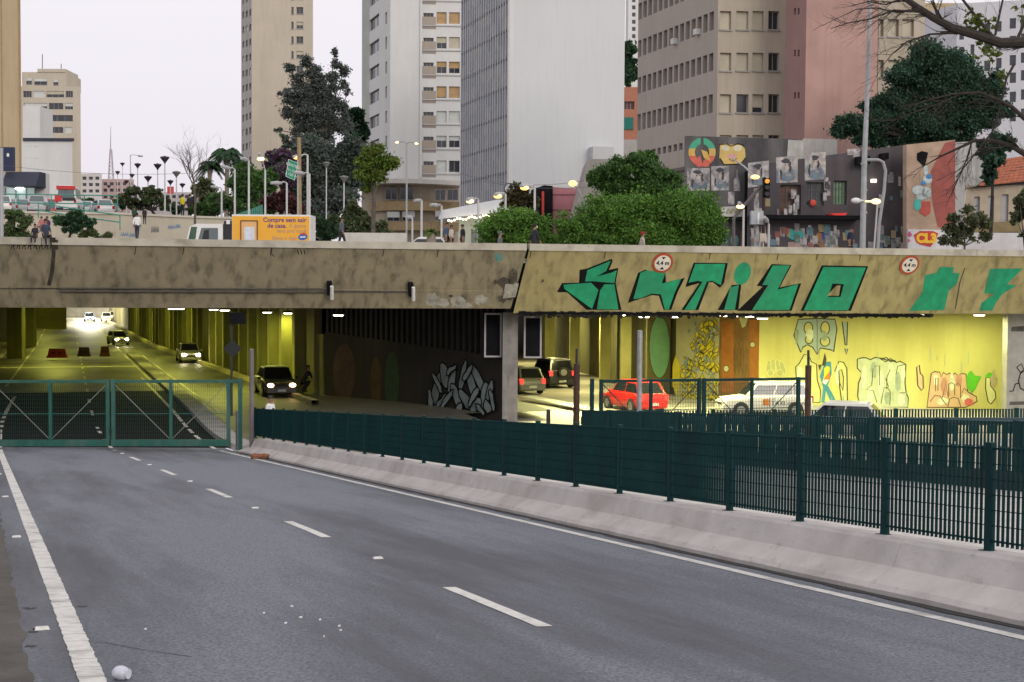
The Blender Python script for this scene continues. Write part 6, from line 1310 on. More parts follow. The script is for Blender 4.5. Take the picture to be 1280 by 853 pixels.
fh_ = [rect(b.PF, x, x+w_, y-(x-1230)*.22, y+13-(x-1230)*.22) for y in (30, 52, 76, 98, 122, 146) for x, w_ in ((1199, 6), (1213, 5), (1230, 8), (1245, 7), (1262, 8), (1276, 7))]
b.shell(M('render_lilac', (0.56, 0.56, 0.60), var=.05, scale=.3), M('render_lilac', (0.56, 0.56, 0.60)), (), fh_, depth=.4); [window(b.t, b.PF, *r, depth=.4, mull=0) for r in fh_]
b2 = MB(); b2.box((XatY(1150, 330), 330, 0), (XatY(1215, 330), 345, ztop(1180, 4, 330))); tag(b2.build('far_building', warm), 'warm beige far building peeping over the bare branches', 'building')
# ------------------------------------------------------------------ black graffiti building
Y = 92; ink2 = M('wall_black', (0.062, 0.054, 0.06), rough=.8, var=.25, scale=.8, streak=.2, grime=(.12, .10, .11), gamt=.5, gscale=.7); PB = Plane(xy(995, Y), (1, 0.06, 0))
bb_ = thing('graffiti_building', 'low black building covered with pasted posters and graffiti', 'building', Vector((xy(995, Y).x, Y, GZ)))
def pts_on(pl, L_, off=0.0): return [pl.px(x, y, off) for x, y in L_]
wins = {'a': rect(PB, 1008, 1030, 228, 257), 'b': rect(PB, 1042, 1058.5, 226, 256), 'c': rect(PB, 975, 1001, 231, 268)}
lo = rect(PB, 934, 1133, 215, 330)
holed = MB(); holed_wall(holed, PB, lo[0], lo[1], GZ-1, PB.uv(1000, 214)[1], list(wins.values()), .3); holed.build('wall_face', ink2, bb_)
# upper band follows the sloping roof line
b_ = MB(); zt_ = PB.uv(1000, 214)[1]; p0, p1 = PB.at(lo[0], zt_), PB.at(lo[1], zt_)
b_.poly([p0, p1, PB.px(1133, 181), PB.px(1000, 199), PB.px(934, 208)]); b_.build('parapet', ink2, bb_)
for k_, r in wins.items(): window(bb_, PB, *r, depth=.3, mull=3 if k_ == 'b' else 2, bars=2, frame=M('bar_iron', (.09, .10, .09)), glass_=M('glass_green_lit', (.12, .24, .12), var=.4, scale=2, rough=.3) if k_ == 'b' else M('glass_rusty', (.12, .06, .045), var=.4, scale=2) if k_ == 'c' else winglass)
b_ = MB(); c0, c1_ = PB.at(lo[0], GZ-1), PB.at(lo[1], GZ-1); b_.hexa([c0+Vector((0, .4, 0)), c1_+Vector((0, .4, 0)), c1_+Vector((0, 9, 0)), c0+Vector((0, 9, 0))], [Vector((c0.x, c0.y+.4, zt_)), Vector((c1_.x, c1_.y+.4, PB.px(1133, 181).z)), Vector((c1_.x, c1_.y+9, PB.px(1133, 181).z)), Vector((c0.x, c0.y+9, zt_))]); b_.build('building_mass', black, bb_)
b_ = MB(); pbox(b_, PB, PB.uv(936, 300)[0], PB.uv(1070, 300)[0], PB.uv(1000, 275)[1], PB.uv(1000, 270)[1], 0, 1.1); b_.build('canopy', black, bb_)
poster = M('poster_grey', (0.38, 0.36, 0.36), rough=.8, var=.6, scale=3.2, grime=(.09, .09, .10), gamt=.9, gscale=2.2, gstretch=.6); poster2 = M('poster_blue', (0.40, 0.37, 0.36), rough=.8, var=.5, scale=2.8, grime=(.10, .15, .19), gamt=.95, gscale=1.7, gstretch=.5)
def poster_(pl, quad, m_, par, nm='poster'):
    b_ = MB(); b_.prism(pts_on(pl, quad, .012), pl.n*.01); return b_.build(nm, m_, par)
poster_(PB, [(970, 197), (997, 195), (997, 228), (970, 229)], poster2, bb_); poster_(PB, [(1005.5, 192), (1032, 190), (1032, 224), (1006, 226)], poster2, bb_)
poster_(PB, [(935, 204), (961, 201), (961, 231), (935, 235)], poster, bb_); poster_(PB, [(1059, 187), (1066, 186), (1066, 194), (1059, 194)], poster, bb_); poster_(PB, [(1066.5, 186), (1075, 185), (1075, 196.5), (1066.5, 197)], poster, bb_)
rp_ = random.Random(8)
for x, y in ((1033, 230), (1036, 238), (1031, 246), (1034, 232), (992, 243), (996, 250), (994, 262), (988, 262), (982, 266), (1000, 300), (1003, 290), (1006, 302), (1012, 288), (1015, 300), (1040, 296), (1044, 300), (1041, 306), (1047, 292), (946, 297), (950, 303), (954, 290), (960, 299), (941, 303), (1101, 305), (1107, 302), (1117, 307), (1122, 303), (1126, 308), (978, 290), (972, 299)): 
    w_, h_ = rp_.uniform(2, 4), rp_.uniform(4, 8); poster_(PB, [(x-w_, y-h_), (x+w_, y-h_), (x+w_, y+h_), (x-w_, y+h_)], poster, bb_)
tints = [M('scrap_%d' % i_, c_, rough=.8, var=.35, scale=4) for i_, c_ in enumerate(((.26, .10, .09), (.12, .20, .24), (.30, .25, .14), (.24, .23, .24), (.40, .37, .36), (.13, .20, .17), (.16, .13, .15)))]
for i_ in range(74):            # torn bills and small paintings pasted over the lower storey
    x = rp_.uniform(938, 1131); y = rp_.choice((rp_.uniform(284, 311), rp_.uniform(284, 311), rp_.uniform(216, 268)))
    if 1000 < x < 1064 and y < 270 or 966 < x < 1004 and y < 232: continue
    w_, h_ = rp_.uniform(1.5, 4.5), rp_.uniform(2, 6); b_ = MB(); b_.prism(pts_on(PB, [(x-w_, y-h_), (x+w_, y-h_*rp_.uniform(.8, 1)), (x+w_, y+h_), (x-w_*rp_.uniform(.7, 1), y+h_)], .034+i_*.0004), PB.n*.004); b_.build('bill', rp_.choice(tints), bb_)
def figure(pl, x0, x1, y0, y1, par, seed):      # loose brush portrait on a pasted sheet
    r_ = random.Random(seed); cx_, cy_ = (x0+x1)/2, (y0+y1)/2; w_, h_ = (x1-x0)/2, (y1-y0)/2
    tones = [M('brush_ink', (.05, .05, .06), var=.3), M('brush_slate', (.14, .18, .22), var=.3), M('brush_flesh', (.46, .38, .34), var=.2), M('brush_ash', (.26, .26, .27), var=.3)]
    for k, (dx, dy, rx, ry, m_) in enumerate(((0, -.35, .38, .42, 2), (0, .55, .7, .42, 1), (-.05, -.7, .42, .22, 0), (-.25, -.1, .12, .4, 3), (.3, -.2, .14, .45, 0), (.1, .35, .3, .14, 3), (-.55, .3, .12, .5, 0), (.6, .5, .16, .4, 1), (-.15, -.4, .08, .06, 0), (.15, -.4, .08, .06, 0))):
        p = [(cx_+w_*max(-.95, min(.95, dx+rx*math.cos(a)*r_.uniform(.6, 1.2)+r_.uniform(-.06, .06))), cy_+h_*max(-.95, min(.95, dy+ry*math.sin(a)*r_.uniform(.6, 1.2)))) for a in [i*math.pi/6 for i in range(12)]]
        b_ = MB(); flat(b_, pl, p, .028+.001*k); b_.build('brush_mark', tones[m_], par)
figure(PB, 970, 997, 197, 229, bb_, 1); figure(PB, 1006, 1032, 192, 225, bb_, 2); figure(PB, 935, 961, 204, 233, bb_, 3)
def spray(pl, polys, m_, par, off, nm='graffiti_mark'):
    b_ = MB()
    for p in polys: flat(b_, pl, p, off)
    return b_.build(nm, m_, par)
tq = M('spray_teal', (.04, .32, .30), var=.2); yo = M('spray_yellow', (.6, .42, .04), var=.2); rdp = M('spray_red', (.48, .04, .03), var=.2); blu = M('spray_blue', (.03, .06, .30), var=.2)
spray(PB, [blob(990, 293, 6, 7, 12, .4, rp_), blob(999, 294, 5, 6, 12, .4, rp_)], tq, bb_, .03); spray(PB, [[(985, 303), (1007, 302), (1007, 312), (985, 312)]], M('shutter_pink', (.36, .24, .22), var=.3), bb_, .02); spray(PB, [blob(1033, 297, 6, 8, 14, .2, rp_)], blu, bb_, .034); spray(PB, [blob(1024, 296, 4, 6, 10, .3, rp_), blob(1029, 306, 6, 4, 10, .3, rp_)], M('spray_brown', (.28, .13, .05), var=.3), bb_, .028)
b_ = MB(); b_.prism(pts_on(PB, [(1033, 268), (1054, 267), (1048, 275)], .02), PB.n*.9); b_.build('red_lightbox', M('lightbox_red', (.5, .03, .03), var=.1, emit=(1, .05, .04), estr=.25), bb_)
b_ = MB(); b_.ball(PB.px(1015.5, 254, .15), (.2, .1, .22), 10, 8); b_.build('red_lantern', M('lantern_red', (.5, .06, .04), var=.1, emit=(1, .1, .05), estr=.06), bb_)
b_ = MB(); b_.prism(pts_on(PB, [(1088, 224.5), (1094, 224.5), (1094, 228.5), (1088, 228.5)], .05), PB.n*.25); b_.build('wall_lamp', M('walllamp_on', (.9, .9, .8), var=0, emit=(1, .85, .6), estr=2.5), bb_)
for x0, x1, y0, y1 in ((1068, 1084, 197, 207), (1098, 1107, 193, 201)): b_ = MB(); b_.prism(pts_on(PB, [(x0, y1), (x1, y1-1), (x1, y0-1), (x0, y0)], .05), PB.n*.6); b_.build('sun_shade', black, bb_)
# mural wall above and to its side
Y = 92.9; PM = Plane(xy(857, Y), (1, 0.02, 0)); mw = thing('mural_wall', 'tall grimy wall with a peace emblem mural and a painted yellow face', 'wall', Vector((xy(900, Y).x, Y, GZ)))
b_ = MB(); b_.prism(pts_on(PM, [(857, 325), (1003, 325), (1003, 195), (996, 174), (857, 170)]), PM.n*-.5); b_.build('wall_face', M('wall_sooty', (.085, .08, .085), rough=.9, var=.3, scale=.6, streak=.4, grime=(.26, .25, .24), gamt=.55, gscale=.5), mw)
b_ = MB(); b_.prism(pts_on(PM, [(983, 214), (1004, 214), (1004, 176), (985, 175)], .01), PM.n*.02); b_.build('whitewashed_patch', M('whitewash', (.42, .41, .39), var=.2, streak=.5), mw)
tri = [M('mural_green', (.06, .36, .22)), M('mural_gold', (.62, .40, .10)), M('mural_coral', (.58, .13, .09))]
cx_, cy_ = 877.5, 190.5
for i, (y0, y1) in enumerate(((171, 186), (186, 195), (195, 210))):
    for half in (-1, 1):
        pts = []; 
        outer = [(cx_+half*17*math.cos(R(a)), cy_+18*math.sin(R(a))) for a in range(-84, 91, 6)]; inner_ = [(cx_+half*9*math.cos(R(a)), cy_+10*math.sin(R(a))) for a in range(78, -79, -6)]
        # clip the half ring between y0 and y1
        poly = outer+inner_
        def clip(poly, yv, keep_above):
            r_ = []
            for q in range(len(poly)):
                a, c = poly[q], poly[(q+1) % len(poly)]; ia = (a[1] <= yv) == keep_above; ic = (c[1] <= yv) == keep_above
                if ia: r_.append(a)
                if ia != ic: f = (yv-a[1])/(c[1]-a[1]); r_.append((a[0]+(c[0]-a[0])*f, yv))
            return r_
        if i == 1: poly = clip(clip(poly, y1, True), y0, False)
        elif i == 0: poly = clip(poly, y1, True)
        else: poly = clip(poly, y0, False)
        if len(poly) > 2: spray(PM, [poly], tri[i], mw, .03, 'mural_emblem')
spray(PM, [[(876, 187), (884, 190), (888, 202), (880, 198)]], tri[1], mw, .034, 'mural_emblem'); spray(PM, [[(868, 203), (875, 194), (879, 208), (872, 209)], [(880, 199), (887, 208), (880, 209)]], tri[2], mw, .036, 'mural_emblem')
spray(PM, [[(900, 181), (907, 179), (912, 181), (926, 181), (931, 186), (932, 197), (926, 205), (905, 206), (899, 198)]], M('mural_skin', (.62, .44, .14), var=.15), mw, .03, 'mural_face'); spray(PM, [ell(907, 185.5, 5, 3.6, 8), ell(922, 185.5, 5.4, 3.8, -12)], M('mural_eyewhite', (.66, .62, .45)), mw, .036, 'mural_face')
spray(PM, [[(908, 195), (915, 192), (921, 194), (917, 199), (911, 198)]], M('mural_pink', (.62, .33, .33)), mw, .036, 'mural_face'); b_ = MB(); stroke(b_, PM, [(899, 181), (908, 180), (914, 183), (922, 180), (930, 182)], 1.1, .042); stroke(b_, PM, [(911, 199), (916, 202), (921, 198)], .8, .042); stroke(b_, PM, [(900, 198), (905, 206), (926, 205), (932, 197)], 1.0, .042); b_.build('mural_outline', black, mw)
poster_(PM, [(859, 211), (887, 210), (887, 239), (859, 239)], poster, mw); poster_(PM, [(889, 208), (911, 207.5), (911, 238), (889, 238.5)], poster, mw); spray(PM, [[(917, 239), (917, 226), (919.5, 221), (919.8, 212), (922, 212), (922, 221), (925, 226), (925, 239)]], poster, mw, .03, 'poster'); poster_(PM, [(910, 240), (918, 240), (918, 256), (910, 256)], poster, mw)
poster_(PM, [(901, 259), (931, 257), (931, 271), (901, 273)], M('poster_pale', (.55, .54, .50), var=.2), mw); b_ = MB()
for x in (908, 914, 920): stroke(b_, PM, [(x, 267), (x+2, 261), (x+5, 267), (x+6, 262)], 1.3, .04)
b_.build('graffiti_mark', M('spray_olive', (.22, .24, .02)), mw)
figure(PM, 859, 887, 211, 239, mw, 4); figure(PM, 889, 911, 208, 238, mw, 5)
b_ = MB(); pbox(b_, PM, PM.uv(900, 275)[0], PM.uv(985, 275)[0], PM.uv(950, 276)[1], PM.uv(950, 272)[1], 0, .8); b_.build('canopy', black, mw)
spray(PM, [blob(905, 298, 6, 10, 12, .3, rp_), blob(918, 300, 5, 9, 12, .3, rp_)], M('spray_grey_teal', (.12, .26, .26), var=.3), mw, .03); spray(PM, [[(925, 288), (944, 287), (944, 312), (925, 312)]], M('shutter_red', (.16, .05, .05), var=.4, scale=3), mw, .028)
# painted wall with an abstract figure
Y = 90; PF_ = Plane(xy(1133, Y), (1, .12, 0)); fw = thing('mural_wall', 'tan and red mural wall with a painted bird-like figure', 'wall', Vector((xy(1160, Y).x, Y, GZ)))
b_ = MB(); b_.prism(pts_on(PF_, [(1133.2, 330), (1194, 330), (1194, 175), (1133.2, 181)]), PF_.n*-.6); b_.build('wall_face', M('mural_tan', (.40, .29, .21), rough=.85, var=.2, scale=1.2, grime=(.28, .17, .13), gamt=.5, gscale=.8), fw)
spray(PF_, [[(1163, 215), (1181, 179), (1194, 176), (1194, 286), (1172, 284), (1165, 250)]], M('mural_red', (.30, .075, .06), var=.2, scale=1.5), fw, .02, 'mural_band')
spray(PF_, [[(1146, 192), (1152, 189), (1160, 191), (1157, 204), (1155, 209), (1146, 200)]], black, fw, .03, 'mural_figure'); lb = M('mural_ice', (.45, .52, .52), var=.25, scale=3)
spray(PF_, [ell(1157, 213, 3, 6), ell(1159, 225, 6, 6), ell(1148, 238, 8, 6), ell(1158, 241, 6, 7), ell(1152, 246, 7, 4)], lb, fw, .032, 'mural_figure'); spray(PF_, [ell(1161, 221, 4, 3), ell(1154, 229, 3, 3)], M('mural_blue', (.05, .22, .45), var=.2), fw, .036, 'mural_figure'); spray(PF_, [ell(1146.5, 256, 4.6, 7.5)], M('mural_teal', (.06, .42, .38)), fw, .036, 'mural_figure'); spray(PF_, [[(1151, 252), (1163, 252), (1163, 266), (1157, 271), (1149, 266)]], M('mural_pot', (.45, .08, .06)), fw, .034, 'mural_figure')
b_ = MB(); b_.prism(pts_on(PF_, [(1133, 330), (1200, 330), (1200, 288), (1133, 287)], .03), PF_.n*.25); b_.build('white_dado', M('dado_white', (.60, .59, .60), var=.1, streak=.15), fw)
PF2 = Plane(PF_.px(1133, 300, .29), (1, .12, 0)); spray(PF2, [[(1142, 294), (1150, 289), (1166, 289), (1173, 292), (1169, 301), (1163, 309), (1150, 306), (1145, 303)]], rdp, fw, .01, 'graffiti_badge'); 
text('lettering', 'CL3', M('badge_yellow', (.8, .48, .03), var=0), fw, PF2.px(1158, 298.5, .025), PF2.u, PF2.v, .55, offset=.05)
spray(PF2, [blob(1137, 293, 2.2, 3, 8, .5, rp_), blob(1136, 301, 2, 2.5, 8, .5, rp_)], M('spray_magenta', (.5, .08, .2)), fw, .01)
# house with tiled roof at the edge
Y = 96; PH = Plane(xy(1194, Y), (1, -.08, 0)); hs = thing('tiled_house', 'cream house with an orange tiled roof behind bare branches', 'house', Vector((xy(1240, Y).x, Y, GZ)))
wr_ = [rect(PH, 1217.5, 1224.5, 246, 283), rect(PH, 1235, 1242.5, 245, 279), rect(PH, 1252.5, 1260.5, 243, 278)]
lo = rect(PH, 1206, 1330, 232, 330); b_ = MB(); holed_wall(b_, PH, lo[0], lo[1], GZ-1, lo[3], wr_, .25); b_.build('wall_face', M('house_cream', (.44, .37, .28), rough=.85, var=.1, streak=.2), hs)
for r in wr_: window(hs, PH, *r, depth=.25, mull=1, bars=0, blind=M('shutter_grey', (.40, .40, .42), var=.1))
b_ = MB(); b_.prism(pts_on(PH, [(1194, 330), (1206, 330), (1206, 236), (1245, 230), (1245, 176), (1194, 178)], .0), PH.n*-.4); b_.build('gable_wall', M('house_grey', (.42, .42, .41), rough=.9, var=.2, scale=.8, streak=.4), hs)
b_ = MB(); b_.prism(pts_on(PH, [(1245, 278), (1275, 276), (1275, 290), (1200, 292), (1200, 284)], .06), PH.n*.1); b_.build('plinth_band', M('plinth_olive', (.22, .17, .08), var=.2), hs); b_ = MB(); b_.prism(pts_on(PH, [(1175, 330), (1330, 330), (1330, 292), (1175, 291)], .3), PH.n*.15); b_.build('white_dado', MATS['dado_white'], hs)
e0_, e1_ = PH.px(1222, 233, .5), PH.px(1330, 222, .5); r0_, r1_ = PH.px(1262, 196, -3), PH.px(1340, 184, -3); tile = M('roof_tile', (.36, .115, .06), rough=.8, var=.25, scale=3, island=.2)
for i in range(9):
    f0, f1 = i/9, (i+1)/9
    for j in range(16):
        g0, g1 = j/16, (j+1)/16-.004
        q = lambda f, g, dz: (e0_.lerp(r0_, f)).lerp(e1_.lerp(r1_, f), g)+Vector((0, 0, dz))
        b_ = MB(); b_.hexa([q(f0-.01, g0, 0), q(f0-.01, g1, 0), q(f1, g1, 0), q(f1, g0, 0)], [q(f0-.01, g0, .10), q(f0-.01, g1, .10), q(f1, g1, .04), q(f1, g0, .04)]); b_.build('roof_tile', tile, hs)
b_ = MB(); b_.hexa([PH.px(1206, 236, 0), PH.px(1330, 226, 0), PH.px(1330, 226, -3), PH.px(1206, 236, -3)], [e0_, e1_, r1_, r0_]); b_.build('roof_deck', dark_metal, hs)
# wedge building, pink shop, canopy
t = thing('wedge_building', 'grey concrete wedge with a sloping edge behind the green bushes', 'building', xy(745, 100)+Vector((0, 0, GZ)))
Pw = Plane(xy(720, 100), (1, 0, 0)); b_ = MB(); b_.prism(pts_on(Pw, [(703, 320), (800, 320), (800, 199), (735.5, 199)]), (0, 8, 0)); b_.build('concrete_wedge', M('wedge_grey', (.27, .25, .235), rough=.9, var=.1, streak=.2), t)
t = thing('pink_shop', 'dark and pink shop with a low roof behind the street lamps', 'shop', xy(700, 112)+Vector((0, 0, GZ))); Pk = Plane(xy(690, 112), (1, 0, 0))
b_ = MB(); b_.prism(pts_on(Pk, [(691, 330), (722, 330), (722, 236), (691, 234)]), (0, 6, 0)); b_.build('pink_wall', M('shop_pink', (.40, .16, .18), var=.1), t); b_ = MB(); b_.prism(pts_on(Pk, [(664, 330), (690.8, 330), (690.8, 233), (680, 232), (664, 238)], .3), (0, 6, 0)); b_.build('dark_front', black, t)
b_ = MB(); b_.prism(pts_on(Pk, [(677, 300), (680, 300), (680, 240), (677, 240)], .5), (0, -.1, 0)); b_.build('red_pilaster', rdp, t)
for y in (243, 262): b_ = MB(); b_.prism(pts_on(Pk, [(691, y+.8), (722, y+.8), (722, y), (691, y)], .02), (0, -.05, 0)); b_.build('groove_strip', M('groove', (.22, .08, .1)), t)
t = thing('canopy_pavilion', 'pale pavilion with a slanting white canopy and a string of lights', 'pavilion', xy(600, 105)+Vector((0, 0, GZ))); Pc = Plane(xy(600, 105), (1, 0, 0))
b_ = MB(); b_.prism(pts_on(Pc, [(548, 274), (640, 264), (640, 249), (620, 250), (552, 263)]), (0, 5, 0)); b_.build('canopy_roof', M('canopy_white', (.58, .60, .64), var=.06), t)
b_ = MB(); b_.prism(pts_on(Pc, [(570, 330), (640, 330), (640, 264), (574, 271)], -.6), (0, 4, 0)); b_.build('pavilion_wall', M('pavilion_green', (.42, .45, .36), var=.08), t); b_ = MB(); b_.prism(pts_on(Pc, [(589, 330), (625, 330), (625, 285), (589, 287)], -.55), (0, .04, 0)); b_.build('pavilion_door', M('pavilion_door', (.16, .17, .15), var=.1), t)
bulb = MB(); bulb.ball((0, 0, 0), .09, 6, 4); bm_ = bulb.mesh('bulb', M('bulb_on', (.9, .85, .6), var=0, emit=(1, .88, .6), estr=3))
for i in range(22):
    o = bpy.data.objects.new('bulb', bm_); link(o, t); p = Pc.px(561+i*3.6, 276-i*.42+1.2*math.sin(i*1.4), .3); o.location = MATX[t.name].inverted() @ p
# terrace, upper street, walls of the square
terr = M('terrace_wall', (.46, .42, .34), rough=.88, var=.07, scale=.5, streak=.12, grime=(.36, .33, .26), gamt=.5, gscale=.5)
t = thing('terrace_wall', 'pale beige terrace wall below the parked cars', 'wall', xy(140, 105)+Vector((0, 0, GZ))); PT2 = Plane(xy(0, 105), (1, 0, 0))
b_ = MB(); b_.prism(pts_on(PT2, [(-80, 340), (292, 340), (292, 272), (226, 270), (146, 266), (-80, 263)]), (0, .5, 0)); b_.build('wall_face', terr, t)
b_ = MB(); b_.prism(pts_on(PT2, [(-80, 265.5), (146, 268.3), (226, 272), (292, 274), (292, 271.5), (226, 269.5), (146, 265.6), (-80, 262.6)], .12), (0, .7, 0)); b_.build('coping', M('coping', (.50, .47, .40), var=.1), t)
sc_m = [M('tag_blue', (.10, .20, .36)), M('tag_ink', (.08, .09, .12)), M('tag_grey', (.28, .27, .26))]
for i, (x, y, w_, h_) in enumerate(((156, 293, 5, 3), (166, 294, 4, 3), (194, 287, 5, 5), (214, 284, 4, 3), (222, 283, 3, 3), (139, 292, 6, 4))):
    b_ = MB(); 
    for k_ in range(4): stroke(b_, PT2, [(x-w_+k_*w_*.5, y+h_*.8), (x-w_+k_*w_*.5+1.2, y-h_*.8), (x-w_+k_*w_*.5+2, y+h_*.6)], 1.0, .01+.002*k_)
    b_.build('scrawl', sc_m[(0, 0, 1, 0, 0, 2)[i]], t)
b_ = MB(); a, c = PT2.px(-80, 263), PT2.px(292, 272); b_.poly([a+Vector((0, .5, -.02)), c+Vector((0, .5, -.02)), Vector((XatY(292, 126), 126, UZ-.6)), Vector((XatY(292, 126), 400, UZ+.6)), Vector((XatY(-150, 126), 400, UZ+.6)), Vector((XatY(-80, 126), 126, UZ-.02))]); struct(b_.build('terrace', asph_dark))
b_ = MB(); b_.poly([Vector((XatY(-80, 72), 72, GZ+.02)), Vector((XatY(230, 72), 72, GZ+.02)), Vector((XatY(292, 104.9), 104.9, GZ+1.6)), Vector((XatY(-80, 104.9), 104.9, GZ+2.4))]); struct(b_.build('slope', M('slope_paving', (.36, .33, .28), var=.15)))
b_ = MB(); a, c = P(430, 291, 84), P(508, 303, 84); b_.box((a.x, 84, GZ), (c.x, 84.5, a.z)); tag(b_.build('planter_wall', M('planter_white', (.55, .53, .48), var=.1, streak=.2)), 'low whitish planter wall beyond the parapet by the lamp posts', 'wall')
# railings on the terrace
def railing(label, pts, h, m_, step=2.0, name='railing'):
    t = thing(name, label, 'railing', Vector(pts[0])); r_ = .045
    for z in (h, h*.5): b_ = MB(); b_.tube([Vector(p)+Vector((0, 0, z)) for p in pts], r_, 6); b_.build('rail', m_, t)
    for a, c in zip(pts[:-1], pts[1:]):
        a, c = Vector(a), Vector(c); n_ = max(1, int((c-a).length/step))
        for i in range(n_+1): p = a.lerp(c, i/n_); b_ = MB(); b_.tube([p-Vector((0, 0, .05)), p+Vector((0, 0, h))], r_, 6); b_.build('post', m_, t)
grl = M('railing_green', (.05, .24, .19), rough=.5, var=.15)
railing('green pipe railing along the terrace before the ambulance', [PT2.px(-20, 263.5)+Vector((0, .2, 0)), PT2.px(146, 266)+Vector((0, .2, 0))], 1.25, grl)
railing('green ramp railing descending below the parked cars', [P(48, 272, 100), P(105, 281, 100), P(150, 287, 100)], 1.0, grl)
t = thing('green_panel_fence', 'green ribbed panel fence above the truck box', 'fence', P(318, 270, 92)); Pg = Plane(xy(318, 92), (1, .3, 0))
for i in range(14): x = 296+i*2.35; b_ = MB(); yt_ = 268-(x-296)*.38; b_.prism(pts_on(Pg, [(x, 285), (x+1.6, 285), (x+1.6, yt_-.6), (x, yt_)]), (0, .06, 0)); b_.build('slat', grl, t)
# ------------------------------------------------------------------ lamps and poles of the square
pole_w = M('pole_white', (.52, .52, .52), rough=.5, var=.1); pole_g = M('pole_grey', (.36, .37, .38), rough=.5, var=.12); cone_d = M('lamp_cone_dark', (.05, .035, .05), rough=.6, var=.1); cone_g = M('lamp_cone_grey', (.18, .19, .17), rough=.6, var=.1)
lit_or = M('lamp_lit_orange', (1, .7, .4), var=0, emit=(1.0, .50, .13), estr=2.4); lit_w = M('lamp_lit_warm', (1, .85, .6), var=0, emit=(1.0, .70, .28), estr=2.4)
def groundz(Y, px): return GZ if px > 300 else GZ+ (0.0 if Y < 72 else min(2.2, (Y-72)*.067) if Y < 105 else 4.0)
def cone_lamp(px, yt, wpx, label, dia=.72, m_=cone_d, pm=pole_w):
    Y = dia*1778/wpx; p = P(px, yt, Y); zb = min(groundz(Y, px), p.z-3); t = thing('cone_lamp', label, 'street lamp', Vector((p.x, p.y, zb)))
    b_ = MB(); b_.tube([Vector((p.x, p.y, zb)), p-Vector((0, 0, .42))], [.07, .05], 8); b_.build('pole', pm, t)
    b_ = MB(); b_.lathe([(.06, -.5), (.08, -.42), (dia/2, -.06), (dia/2, 0), (dia/2*.8, .03)], p, 14); b_.build('cone_head', m_, t)
    b_ = MB(); b_.ball(p+Vector((0, 0, .04)), (.12, .12, .06), 8, 5); b_.build('cap', m_, t)
for a in ((153, 204, 6, 'tall dark cone lamp beside the thin distant mast'), (147, 214.5, 6.3, 'small dark cone lamp nearest the parked silver car'), (172, 205, 8.4, 'dark cone lamp above the small leafy street tree'), (185, 221, 9.8, 'shorter dark cone lamp by the man in the white T-shirt'), (197, 205.6, 10, 'dark cone lamp second from the tallest one'), (206, 196.5, 11.6, 'tallest dark cone lamp of the row on the square'), (220.5, 215, 10.3, 'grey cone lamp nearest the bare tree'), (136, 232, 5.2, 'lowest far cone lamp behind the parked cars')): cone_lamp(*a, m_=cone_g if a[0] == 220.5 else cone_d)
for a in ((158, 226, 6.5, 'small dark cone lamp behind the leaning street tree'), (165, 218, 7, 'dark cone lamp between the tall one and the mast'), (190, 232, 8, 'low dark cone lamp behind the man in the white T-shirt'), (213, 226, 8, 'dark cone lamp just before the grey cone lamp'), (228, 230, 7.5, 'low cone lamp above the worker in the yellow vest')): cone_lamp(*a)
cone_lamp(408, 203.5, 9.6, 'pale cone lamp on a white pole above the truck end', m_=cone_g); cone_lamp(430, 221, 11.5, 'lower pale cone lamp nearest the leaning person', m_=cone_g); cone_lamp(680.5, 245, 6, 'small cone lamp beside the round green bush', dia=.4, m_=cone_g)
def arm_lamp(px, yt, Y, hx, hy, label, lit=None, pm=pole_w, r=.07, both=None, yb=None):
    p = P(px, yt, Y); zb = P(px, yb, Y).z if yb else min(groundz(Y, px), p.z-3); t = thing('street_lamp', label, 'street lamp', Vector((p.x, p.y, zb)))
    b_ = MB(); b_.tube([Vector((p.x, p.y, zb)), p], [r*1.2, r], 8); b_.build('pole', pm, t)
    for q in ((hx, hy),)+((both,) if both else ()):
        e = P(q[0], q[1], Y-.3); b_ = MB(); b_.tube([p, p.lerp(e, .5)+Vector((0, 0, .08)), e], r*.6, 6); b_.build('arm', pm, t)
        d = (e-p).normalized(); b_ = MB(); b_.tube([e-d*.1, e+d*.12, e+d*.62], [.07, .13, .09], 8); hd = b_.build('lamp_head', pole_g, t)
        if lit: b_ = MB(); b_.ball(e+d*.34-Vector((0, 0, .10)), (.22, .16, .12), 8, 6); b_.build('lit_bulb', lit, hd)
for a in ((163, 194, 190, 173, 195, 'thin far lamp post with an arm among the cone lamps', None), (293.5, 212, 88, 287, 210.5, 'white lamp post with a short arm before the palm', None), (311, 201, 82, 308, 200, 'plain white post over the truck box', None), (331.5, 213, 84, 328, 203, 'white lamp post carrying two lit floodlights', lit_w), (358.5, 229, 84, 350, 229, 'white lamp post with a flat head under the tilted green sign', None), (384.5, 194, 100, 376, 195, 'lamp post with a glowing orange head by the wooden pole', lit_or), (387, 218, 84, 379, 217, 'white lamp post with a low arm behind the truck end', None), (552, 257.5, 82, 547, 257, 'white post under the canopy corner', None), (597.8, 249.5, 78, 592.5, 249.5, 'white lamp post with a lit head before the pavilion', lit_w), (632, 243, 74, 627, 243, 'white lamp post with a lit orange head nearest the mirror', lit_or), (668.5, 233.5, 72, 661.5, 233, 'white lamp post with the largest glowing head by the walker', lit_or), (527, 251, 90, 524, 251, 'thin white post before the ochre podium', None), (515.5, 272, 86, 513, 272, 'short white post near the planter wall', None), (337, 234, 120, 331, 234, 'far white lamp post among the dark shrubs', None), (277, 236, 110, 272, 235, 'pale lamp post at the foot of the palms', None)):
    arm_lamp(*a[:6], lit=a[6], r=.055 if a[2] < 90 else .07)
arm_lamp(508.5, 179, 150, 500, 177.5, 'tall grey lamp post with two lit heads before the white apartments', lit_w, pole_g, .09, both=(517, 178.5))
